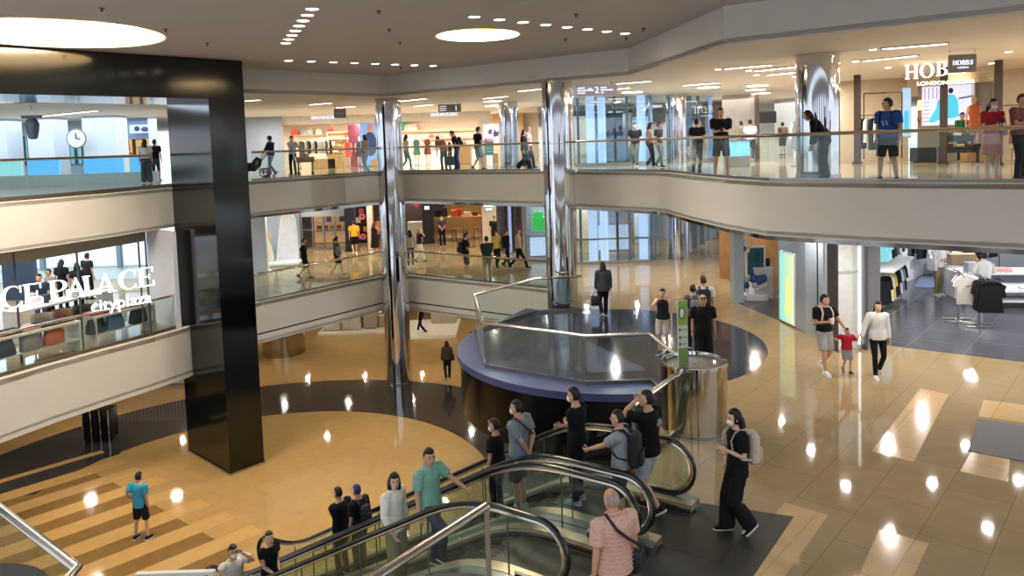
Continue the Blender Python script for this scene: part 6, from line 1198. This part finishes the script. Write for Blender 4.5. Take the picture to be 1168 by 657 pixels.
p = person('long haired woman in black bending forward in front of the wide chrome column', ATG(941, 205.6, G3), 60, 1.68, 'f', 'stand', lean=30, L='reachlow', Rr='reachlow', top=('long', '#101115', .88), bot=('wide', '#3c3c38'), hair=('long', '#0d0b0c'), hp=-8)
shoulder_bag(p, 'dark blue black bag of the woman bending forward', '#1c2a3c', 1, .3, .24, .14, 1.05)
p = person('man in a blue printed tee and black shorts at the upper right railing', ATG(1013, 207, G3), 125, 1.74, 'm', 'wide', .10, L='hang', Rr='hang', top=('tee', '#274f9c', .9), bot=('shorts', '#14161b'), hair=('short', '#14100e'), hy=-55, shoe='#2a4d7a', girth=1.1)
backpack(p, 'navy backpack on the man in the blue tee', '#1c2338', .28, .4, .14, 1.17)
m = MB(); M_ = frame_of(p, 0, .15, 1.2)
for x in (-.05, .03): m.rbox((0, 0, 0), (.03, .008, .10), .002, 0, 1, M_ @ Matrix.Translation((x, 0, 0)) @ Matrix.Rotation(.4, 4, 'Y'))
m.build('chest_print', mat('#9fb6dc', .7), p['top'], False, True)
m = MB()
for q in (-1, 1): m.tube([p['M'].inverted() @ p['Hd'](q*.032+.02*math.cos(i*PI/5), .095, .012+.016*math.sin(i*PI/5)) for i in range(10)], .003, 5, closed=True)
m.build('glasses', mat('#17181a', .3), p['root'], True)
p = person('shop clerk in a green top behind the dark display table', Vector((pr(1093, 130, 24.2).x, 24.0, G3)), 175, 1.58, 'f', L='phone', Rr='phone', top=('tee', '#2f7a4a', .95), bot=('pants', '#1c1d22'), hair=('bun', '#15110f'))
held(p, 'R', 'tablet_computer', 'pale tablet held by the clerk in the green top', 'tablet', (.2, .012, .26), '#b9cfe6', off=(.05, -.06, .02))
p = person('masked woman in a red top and pink skirt at the upper right railing', ATG(1131, 205, G3), 172, 1.64, 'f', L='phone', Rr='phone', top=('tee', '#a82f3e', .97), bot=('skirt', '#d49a94'), hair=('long', '#1a1210'), mask='#ece6e6', shoe='#d58c84', skin=1, hp=8)
held(p, 'R', 'smartphone', 'phone held by the woman in the red top', 'phone', (.075, .012, .15), '#2a2024', off=(.04, 0, .04)); shoulder_bag(p, 'small white bag with a dark clasp worn by the woman in the red top', '#d8cfd0', -1, .2, .14, .08, 1.0)
p = person('dark haired person in a pink shirt at the right edge of the upper floor', ATG(1163, 205, G3), -160, 1.70, 'm', L='phone', Rr='phone', top=('tee', '#7a4a50', .9), bot=('pants', '#15161a'), hair=('short', '#120e0e'), girth=1.08)
# ------------------------------------------------------------------ left balconies
p = person('woman in a white top and grey trousers at the upper left balcony', ATG(168, 209, G3), 25, 1.66, 'f', top=('tee', '#d9dde2', .95), bot=('wide', '#4b4c55'), hair=('long', '#2a1d18'), hy=-20)
person('person in black beside the woman in white on the upper left balcony', ATG(178.5, 206, G3), 0, 1.70, 'm', top=('tee', '#15161b'), bot=('pants', '#3a4048'))
c_ = pr(150, 176, 36.6); person('person in an orange top far back inside the warm small shop', Vector((c_.x, 36.4, G3)), 170, 1.45, 'f', top=('tee', '#d0552a'), bot=('pants', '#2a2a30'), hair=('short', '#2a1f1a'))
for px, dd, hh, col, hr_, lb, fc in ((36, 22.5, 1.74, '#27313f', 'short', 'man in dark blue, leftmost behind the white counter and big letters', 190), (48, 24, 1.66, '#9a938a', 'buzz', 'person in a beige top beside the man in dark blue behind the letters', 150), (62, 25.5, 1.74, '#1c1d22', 'long', 'long haired person in black behind the big letters', 0), (80, 25, 1.68, '#2a2d36', 'bob', 'dark haired person in dark grey behind the letter A', 30), (92, 27, 1.74, '#23262c', 'short', 'person in black nearest the pale window behind the letter L', -20)):
    person(lb, Vector((X(px, dd), dd, G2)), fc, hh, 'm' if hr_ in ('short', 'buzz') else 'f', top=('tee', col), bot=('pants', '#2c3f66' if px == 36 else '#1c1d22'), hair=(hr_, '#15110f'))
flush()
# ================================================================== middle left: stalls behind the big letters
ln_ = Vector((-9.98, 22.05, 0))-Vector((-12.38, 17.37, 0)); ln_.normalize(); nn_ = Vector((-ln_.y, ln_.x, 0)); rzt = math.atan2(ln_.y, ln_.x)
def on_bal(px, py, back):   # point on the balcony floor line, set back from the rail
    r = ray(px, py); k = r.x/r.y; a0 = Vector((-12.38, 17.37, 0))+nn_*back; s_ = (k*a0.y-a0.x)/(ln_.x-k*ln_.y); return a0+ln_*s_
for (xa, xb), lb, gd in (((-25, 86), 'long display table with bags at the left behind the middle left railing', [(-12, '#1c1e26', 'black'), (4, '#22252e', 'charcoal'), (36, '#8a7f78', 'beige grey'), (62, '#b85a2c', 'orange')]), ((102, 172), 'display table with bags near the pale wall panel behind the middle left railing', [(111, '#2a2220', 'dark brown'), (133, '#46637c', 'denim blue'), (160, '#2b2a38', 'dark violet')])):
    A_, B_ = on_bal(xa, 400, .95), on_bal(xb, 400, .95); c = (A_+B_)/2; L_ = (B_-A_).length
    t = table(lb, (c.x, c.y, G2), L_, .7, .85, '#c9c4ba', rzt, False)
    for px, col, n_ in gd:
        q = on_bal(px, 400, .75); bag('%s bag on the lower shelf of the left display tables' % n_, (q.x, q.y, G2+.37), .52, .26, .40, col, rzt, handle=False)
    for i in range(5):
        q = A_.lerp(B_, .12+.19*i); col = ['#b3384a', '#2a2c36', '#c98a94', '#1f2026', '#5a2430'][i]; goods_box('folded_garment', '%s folded clothes on the %s' % (['red', 'dark', 'pink', 'black', 'wine'][i], lb.split(' behind')[0]), (q.x, q.y, G2+.853), (.45, .4, .08+.03*(i % 2)), col, 'clothes', rzt)
A_ = on_bal(70, 350, 3.6); table('white counter behind the display tables and the big letters', (A_.x, A_.y, G2), 3.2, .7, .95, '#d9dadc', rzt+.15, False)
for i, (px, lb) in enumerate(((48, 'first'), (71, 'second'), (95, 'third'))):
    q = on_bal(px, 360, 2.4); t = thing('tub_chair', lb+' round backed chair between the display tables and the white counter', 'chair', (q.x, q.y, G2), rzt)
    MB().tube([(.26*math.cos(a_), .26*math.sin(a_), .72) for a_ in [PI*(-.1)+1.2*PI*k/12 for k in range(13)]], .03, 8, ry=.16).build('backrest', mat(['#8f8880', '#7b5e48', '#2c2a2a'][i], .6), t, True); MB().cyl((0, 0, .42), .27, .07, 18).build('seat', mat(['#8f8880', '#7b5e48', '#2c2a2a'][i], .6), t, True)
    for a_ in (.8, 2.4, 3.9, 5.5): MB().tube([(.24*math.cos(a_), .24*math.sin(a_), 0), (.2*math.cos(a_), .2*math.sin(a_), .43)], .015, 6).build('leg', mat('#2a2522', .5), t)
for i, (px, col, lb) in enumerate(((40, '#e9e9ea', 'white box'), (56, '#3a3f4c', 'dark machine'), (84, '#d6dade', 'pale stack'))):
    q = on_bal(px, 350, 3.6); goods_box('counter_item', lb+' on the white counter behind the big letters', (q.x, q.y, G2+.95), (.3, .25, .25), col, 'box', rzt)
t = thing('dark_portal_panel', 'dark wall panel far left behind the middle left balcony', 'panel', (X(14, 27.5), 27.5, G2)); MB().box((0, 0, 1.0), (1.2, .2, 2.0)).build('panel', mat('#2c3e52', .5), t); MB().box((0, -.11, 1.9), (1.2, .03, .1)).build('top_strip', mat('#e6eef4', emit=.8), t)
# ================================================================== middle back left shops
def base_at(px, py, z=G2): return onz(px, py, z)
b_ = base_at(314, 303); t = thing('ice_display', 'pale blue display of tall ice shaped panels around a draped yellow and white figure', 'display', (b_.x, b_.y, G2), .15); PW = mat('#c9d9ee', .5)
MB().rbox((0, .3, .1), (2.2, 1.5, .2), .25).build('base', mat('#d6e9f4', .5), t)
MB().flat([(-1.15, 0), (1.05, 0), (1.05, 2.35), (.3, 2.45), (-1.15, 2.2)], upright(Vector((0, 1.0, .2)), 0), .12).build('back_panel', PW, t)
MB().flat([(.0, 0), (1.05, 0), (.95, 1.9), (.55, 2.3), (.3, 1.9)], upright(Vector((0, .55, .2)), 0), .15).build('ice_panel', mat('#dfe9f6', .4), t); MB().tube([(.02, .42, .2), (.3, .42, 2.1), (.55, .42, 2.5)], .05, 8).build('ice_edge', mat('#f0f6fc', .4), t)
MB().lathe([(.36, .2), (.4, .35), (.3, .9), (.16, 1.35), (.1, 1.55)], (-.45, .2, 0), 18).build('draped_figure', mat('#dcd8d0', .6), t, True); MB().lathe([(.22, 1.2), (.2, 1.35), (.13, 1.62), (.02, 1.68)], (-.42, .17, 0), 16).build('figure_top', mat('#e3b94e', .6), t, True); MB().lathe([(.05, 1.66), (.02, 1.78)], (-.42, .17, 0), 10).build('figure_tip', mat('#c9452f', .5), t, True); MB().tube([(-.3, -.1, .3), (-.28, -.05, .9), (-.36, .03, 1.4)], .05, 8).build('yellow_ribbon', mat('#e8c75a', .6), t, True); MB().ell((-.75, -.1, .32), (.25, .2, .16)).build('yellow_block', mat('#d8de62', .6), t, True)
def storefront(lb, px0, px1, d, z0, z1, hgt, frame, back, nmul=3, fascia=.5, fcol='#8e8f92', emit=.5, depth=2.5):
    x0, x1 = X(px0, d), X(px1, d); t = thing('glass_storefront', lb, 'shop front', ((x0+x1)/2, d, z0)); w_ = x1-x0
    MB().box((0, 0, hgt-fascia/2), (w_, .25, fascia)).build('fascia', mat(fcol, .5), t)
    for i in range(nmul+1): MB().box((-w_/2+w_*i/nmul, 0, (hgt-fascia)/2), (.07, .1, hgt-fascia)).build('mullion', frame, t)
    MB().box((0, .0, 1.05), (w_, .06, .05)).build('transom', frame, t); MB().box((0, -.02, .04), (w_, .2, .08)).build('sill', frame, t)
    MB().box((0, .02, (hgt-fascia)/2), (w_-.05, .02, hgt-fascia-.1)).build('pane', glass('thin_pane', '#f1efe8', .1), t)
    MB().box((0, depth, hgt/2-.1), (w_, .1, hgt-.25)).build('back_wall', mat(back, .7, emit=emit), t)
    for z in (.7, 1.2, 1.7): MB().box((0, depth-.25, z), (w_-.2, .35, .05)).build('shelf', mat('#d9c3a0', .5), t)
    return t
storefront('glass shop front with warm shelves left of the dark shop column', 341, 392, 39, G2, 7, 2.2, mat('#7d7f84', .4, .5), '#c9a27a', 4, .45)
for i in range(10): goods_box('goods_pack', '%s pack in the glass shop front left of the dark shop column' % ['brown', 'cream', 'rust', 'violet', 'grey', 'white', 'red', 'navy', 'tan', 'ochre'][i], (X(341, 39)+.35+(X(392, 39)-X(341, 39)-.7)*i/9, 41.2, G2+(1.225 if i % 2 else .725)), (.24, .2, .3), ['#7a5238', '#e6d9c0', '#a4562e', '#6a5a92', '#8a8a8c', '#e8e6e0', '#b3402f', '#2f3c5c', '#b88e5c', '#c99a3c'][i], 'pack')
c_ = X(397, 38); t = thing('dark_shop_column', 'dark blue black square column with a small bright screen', 'column', (c_, 38, G2)); MB().rbox((0, 0, 1.5), (.5, .5, 2.98), .03).build('shaft', mat('#121a2c', .4), t); MB().box((0, -.26, 2.55), (.34, .03, .24)).build('display', mat('#dcecf0', emit=1.2), t); MB().box((0, 0, .06), (.56, .56, .12)).build('plinth', mat('#0c1018', .4), t)
vwall('wall_back', (X(401, 42), 42), (X(438, 42), 42), G2, 7.05, mat('#5a3a30', .7, var=.5, scale=1.2)); struct('trim_17', MB().box((X(420, 38.5), 38.5, 5.5), (.3, .3, 2.9)), mat('#d9c6ae', .6))
shelf_unit('dark shelf with red goods behind the person in the yellow tee shirt', (X(411, 41.5), 41.4, G2), 1.0, 2.6, 6, 0, '#2a1f1c')
for i, (dx, z, c, l) in enumerate(((-.25, .59, '#b3402f', 'red'), (.2, .59, '#d98a4a', 'orange'), (-.2, 1.1, '#e8e0d4', 'white'), (.25, 1.1, '#7a2a30', 'dark red'), (0, 1.6, '#c9707a', 'pink'), (.2, 2.1, '#3a3a3c', 'dark'))): goods_box('goods_pack', l+' pack on the dark shelf behind the yellow tee shirt', (X(411, 41.5)+dx, 41.35, G2+z), (.28, .2, .3), c, 'pack')
for px, py, lb in ((413, 247, 'upper'), (414, 270, 'lower')):
    q = pr(px, py, 40.9); t = thing('round_sign', lb+' round red sign in the dark shop left of the left chrome column', 'sign', q); MB().tube([(0, 0, 0), (0, .05, 0)], .2, 24).build('disc', mat('#c2334a', .5), t); MB().tube([(.12*math.cos(i*PI/10), -.01, .12*math.sin(i*PI/10)) for i in range(20)], .02, 6, closed=True).build('ring', mat('#e6d6d6', .5), t)
t = table('orange display table in the dark shop left of the left chrome column', (X(432, 40), 40, G2), 1.2, .8, .8, '#b5703a'); bag('orange bag on the orange display table', (X(431, 40), 40, G2+.8), .5, .25, .5, '#c9763a')
# right of the left chrome column
c_ = X(486, 40); t = thing('dark_shop_column', 'black square sign column with a small white plate right of the left chrome column', 'column', (c_, 40, G2)); MB().rbox((0, 0, 1.5), (.56, .5, 2.98), .02).build('shaft', mat('#0b0b0d', .4), t); MB().box((0, -.26, 1.95), (.26, .02, .18)).build('plate', mat('#e6ecf0', emit=.9), t); MB().box((0, 0, .05), (.62, .56, .1)).build('plinth', mat('#0b0b0d', .4), t)
t = thing('fashion_poster', 'dark poster with a red dressed figure right of the left chrome column', 'poster', (X(472, 43), 43, G2)); MB().box((0, 0, 1.45), (1.3, .06, 2.7)).build('board', mat('#3a2a26', .6), t); MB().ell((.1, -.04, 2.0), (.18, .02, .28)).build('printed_figure', mat('#a02a3c', .6), t); MB().ell((.1, -.04, 2.42), (.1, .02, .12)).build('printed_head', mat('#b98a72', .6), t); MB().box((0, 0, .05), (1.3, .3, .1)).build('base', STEEL(), t)
solo('white_counter', MB().rbox((X(474, 42), 42, G2+.5), (1.1, .5, 1.0), .03), mat('#d9d4cc', .5), 'white counter below the dark poster', 'counter', loc=(X(474, 42), 42, G2))
x0, x1 = X(494, 41.5), X(548, 41.5); t = thing('wooden_bar', 'long high wooden bar counter with goods on it on the middle floor', 'counter', ((x0+x1)/2, 41.5, G2), .06); w_ = x1-x0
MB().rbox((0, 0, 1.0), (w_, .8, .45), .03).build('body', WOOD, t); MB().rbox((0, 0, 1.25), (w_+.1, .9, .06), .03).build('worktop', mat('#c9965a', .4, var=.1), t)
for i in range(6): MB().box((-w_/2+.05+(w_-.1)*i/5, 0, .39), (.08, .7, .78)).build('leg', WOOD, t)
for i, (dx, c, l, w2, h2) in enumerate(((-1.1, '#2c2a2c', 'black', .4, .4), (-.75, '#4a4648', 'dark grey', .3, .5), (-.2, '#e06a3a', 'orange', .35, .35), (.05, '#d9482f', 'red', .28, .42), (.5, '#e6d8b8', 'cream', .4, .22), (.95, '#6a4a30', 'brown', .3, .2))): goods_box('counter_item', l+' box on the long wooden bar counter', ((x0+x1)/2+dx, 41.5+dx*.06, G2+1.28), (w2, .3, h2), c, 'box')
for i in range(4):
    q = (x0+.5+i*.62, 40.7); t = thing('bar_stool', ORD[i]+' wooden bar stool from the left at the long wooden bar', 'stool', (q[0], q[1], G2), 0, 'bar stools'); MB().cyl((0, 0, .62), .17, .05, 16).build('seat', mat('#8a6238', .5), t, True)
    for a_ in (.8, 2.36, 3.93, 5.5): MB().tube([(.19*math.cos(a_), .19*math.sin(a_), 0), (.12*math.cos(a_), .12*math.sin(a_), .63)], .018, 6).build('leg', mat('#3a2a1e', .5), t)
solo('back_shelf', MB().box(((x0+x1)/2-.8, 45.6, G2+2.2), (3.4, .4, .08)), mat('#2c2422', .5), 'dark shelf on the back wall behind the wooden bar', 'shelf', loc=((x0+x1)/2-.8, 45.6, G2+2.2))
for i in range(6): goods_box('goods_pack', '%s pack on the dark shelf behind the wooden bar' % ['black', 'white', 'grey', 'silver', 'tan', 'charcoal'][i], ((x0+x1)/2-2.1+.5*i, 45.6, G2+2.24), (.34, .25, .4), ['#1c1c1e', '#d9d9da', '#7a7a7c', '#aaaeb2', '#b39a74', '#37373a'][i], 'pack')
vwall('wall_back', (X(548, 39), 39.2), (X(567, 39), 38.6), G2, 7.05, mat('#d3c4ae', .6)); q = pr(557.5, 236, 38.6)
t = thing('shop_sign', 'small lit sign of short bars on the pale wall beside the wooden bar', 'sign', q); MB().box((0, 0, .1), (.5, .05, .16)).build('sign_bar', mat('#bfeaf2', emit=1.4), t); MB().box((0, 0, -.12), (.3, .05, .1)).build('sign_bar', mat('#bfeaf2', emit=1.4), t)
for i, px in enumerate((571, 588)):
    t = thing('dark_textured_column', ('left', 'right')[i]+' dark mottled column between the wooden bar and the lit lift hall', 'column', (X(px, 35.5), 35.5, G2)); MB().lathe([(.27, 0), (.27, 2.99)], n=24).build('shaft', mat('#3a3538', .4, var=.6, scale=9), t, True); MB().lathe([(.28, 0), (.3, 0), (.3, .1), (.28, .1)], n=24, caps=False).build('base_ring', STEEL(), t, True)
t = thing('slim_blue_post', 'slim blue lit post between the two dark mottled columns', 'post', (X(580, 35), 35, G2)); MB().rbox((0, 0, 1.5), (.12, .12, 2.98), .02).build('shaft', mat('#7f9fe0', emit=.6), t); MB().box((0, 0, .04), (.2, .2, .08)).build('foot_plate', STEEL(), t)
x0, x1 = X(597, 32.6), X(631, 32.6); t = thing('lift_window', 'glass lift window with a bright green block, left of the middle chrome column', 'lift', ((x0+x1)/2, 32.6, G2)); w_ = x1-x0
for dx in (-w_/2, w_/2): MB().box((dx, 0, 1.5), (.09, .12, 2.99)).build('frame', mat('#8fa3b8', .3, .5), t)
for z in (.1, 1.12, 2.95): MB().box((0, 0, z), (w_, .1, .07)).build('frame', mat('#8fa3b8', .3, .5), t)
MB().box((0, 0, 1.55), (w_-.1, .02, 2.8)).build('pane', LG, t); MB().box((.1, .5, 1.62), (.85, .3, .62)).build('green_block', mat('#3fd05a', emit=.8), t); MB().box((-.05, .5, 2.02), (.42, .3, .28)).build('green_block', mat('#3fd05a', emit=.8), t); MB().box((.05, .5, .62), (.98, .3, .85)).build('light_panel', mat('#dbe9fa', emit=.9), t); MB().box((0, 1.2, 1.5), (w_, .1, 2.95)).build('back_wall', mat('#8f93a0', .5), t)
# ================================================================== ground floor back
for (px0, px1, y0), lb in (((362, 446, 383), 'low white display platform left of the left chrome column on the ground floor'), ((449, 520, 388), 'low white display platform right of the left chrome column on the ground floor')):
    a_, b2 = onz(px0, y0, 0), onz(px1, y0-3, 0); solo('display_platform', MB().prism([tuple(a_[:2]), tuple(b2[:2]), (b2.x, b2.y+3.5), (a_.x, a_.y+3.5)], 0, .12), mat('#e3dccb', .5), lb, 'platform', loc=((a_.x+b2.x)/2, a_.y, 0))
for px, py, w_, h_, c, lb in ((398, 379, 1.0, .7, '#c9bfa9', 'left'), (420, 378, .7, .95, '#a79c88', 'middle'), (375, 380, .9, .5, '#d2c7b0', 'far left'), (505, 372, 1.3, .9, '#c4bba8', 'right'), (438, 376, .8, .6, '#b59f7e', 'column side')):
    q = onz(px, py, .12); q.y += .9; t = thing('display_counter', lb+' beige counter on the white platforms of the ground floor', 'counter', (q.x, q.y, .12)); MB().rbox((0, 0, h_/2), (w_, .7, h_), .06).build('body', mat(c, .5), t); MB().rbox((0, 0, h_+.02), (w_+.06, .76, .04), .06).build('worktop', mat('#efe9dc', .4), t)
    goods_box('goods_pack', 'small stack of goods on the %s beige counter' % lb, (q.x, q.y, .12+h_+.04), (w_*.5, .3, .25), '#8a6a4c', 'pack')
q = onz(318, 408, 0); t = thing('chrome_kiosk', 'low round chrome kiosk partly hidden below the middle walkway', 'kiosk', (q.x, q.y+.8, 0)); MB().lathe([(.95, 0), (.95, 1.1)], n=40).build('shell', metal('#a89c8c', .12), t, True); MB().lathe([(.99, 1.1), (.99, 1.16), (.5, 1.17)], n=40).build('top_rim', CHROME(), t, True)
# ================================================================== lights
def area(name, loc, size, energy, col=(1, .93, .82), rot=(0, 0, 0), sy=None, spread=None):
    l = bpy.data.lights.new(name, 'AREA'); l.energy = energy; l.color = col; l.shape = 'RECTANGLE' if sy else 'DISK'; l.size = size
    if sy: l.size_y = sy
    if spread: l.spread = spread
    o = bpy.data.objects.new(name, l); C.objects.link(o); o.location = loc; o.rotation_euler = rot; return o
for c, r, e in ((ov[0], .8, 300), (ov[1], 1.7, 700)): area('recess_lamp', (c.x, c.y, 12.3), r*2, e, (1, .88, .68))
for i, p in enumerate(SPOTS):
    l = bpy.data.lights.new('downlight_lamp', 'SPOT'); l.energy = 195; l.color = (1, .93, .82); l.spot_size = math.radians(85); l.spot_blend = .7; l.shadow_soft_size = .11
    o = bpy.data.objects.new('downlight_lamp', l); C.objects.link(o); o.location = (p.x, p.y, 11.93)
WARMC, NEUT, COOLC = (1, .90, .76), (1, .95, .88), (.72, .86, 1)
def grid(xs, ys, z, e, col, size=.3):
    for x in xs:
        for y in ys: area('ceiling_fill', (x, y, z), size, e, col)  # fill lights added under the ceilings, without fittings
# upper floor
grid((-13, -9, -5, -1), (35.5, 38.5), 11.05, 90, NEUT)
for x in (-13.5, -11, -8.5, -6, -3.5, -1): area('shop_fill', (x, 44, 10.9), 1.2, 190, (1, .93, .84))  # added fill over the fashion shop, no fittings built
grid((2, 5, 8), (28.5, 36.5), 11.05, 170, COOLC)
grid((8, 11), (19, 23, 27), 11.05, 95, NEUT); grid((14, 17), (13, 16), 11.05, 90, NEUT)
for p in ((13.5, 27.5), (15.5, 25.5), (17.5, 23.5), (16.5, 19.5), (19, 17)): area('shop_fill', (p[0], p[1], 10.9), .8, 150, (1, .92, .8))  # added fill for the clothes shop, likewise without fittings
area('far_hall_daylight', (-22, 33.5, 11.1), 14, 650, COOLC, sy=7); area('far_hall_daylight', (-17, 22, 11.1), 5, 350, COOLC, sy=5)  # unseen area lights standing in for the hall's skylight
area('far_lobby_fill', (13, 38, 11), 8, 500, NEUT, sy=10)  # large fill added for the far lobby
# middle floor
grid((-13, -10.5, -8), (32, 35, 38), 6.95, 50, WARMC, .2)
grid((-6, -3.5, -1, 1.5), (33, 36.5, 42), 6.95, 50, WARMC, .2)
grid((3.5, 6, 8.5), (26, 29, 36, 42), 6.95, 55, NEUT, .2); grid((7.5, 9.5, 11.5), (14.6, 16.6, 18.6, 20.6), 6.95, 30, NEUT, .16)
for x, y in ((13.5, 18), (16, 20), (15, 24), (18.5, 22), (18, 27), (13, 28)): area('shop_fill', (x, y, 6.9), .35, 95, (.95, .97, 1))  # added fill inside the sports store
area('rink_fill', (-20, 27, 6.9), 12, 900, (.75, .88, 1), sy=8); area('rink_fill', (-14.5, 21, 6.8), 2.5, 120, NEUT, sy=2.5)  # unseen fill added to brighten the rink hall
# ground floor
grid((-14, -11, -8, -5, -2, 1), (30, 34, 38), 2.58, 26, WARMC, .16); grid((-15, -12), (20, 25), 2.58, 40, WARMC)
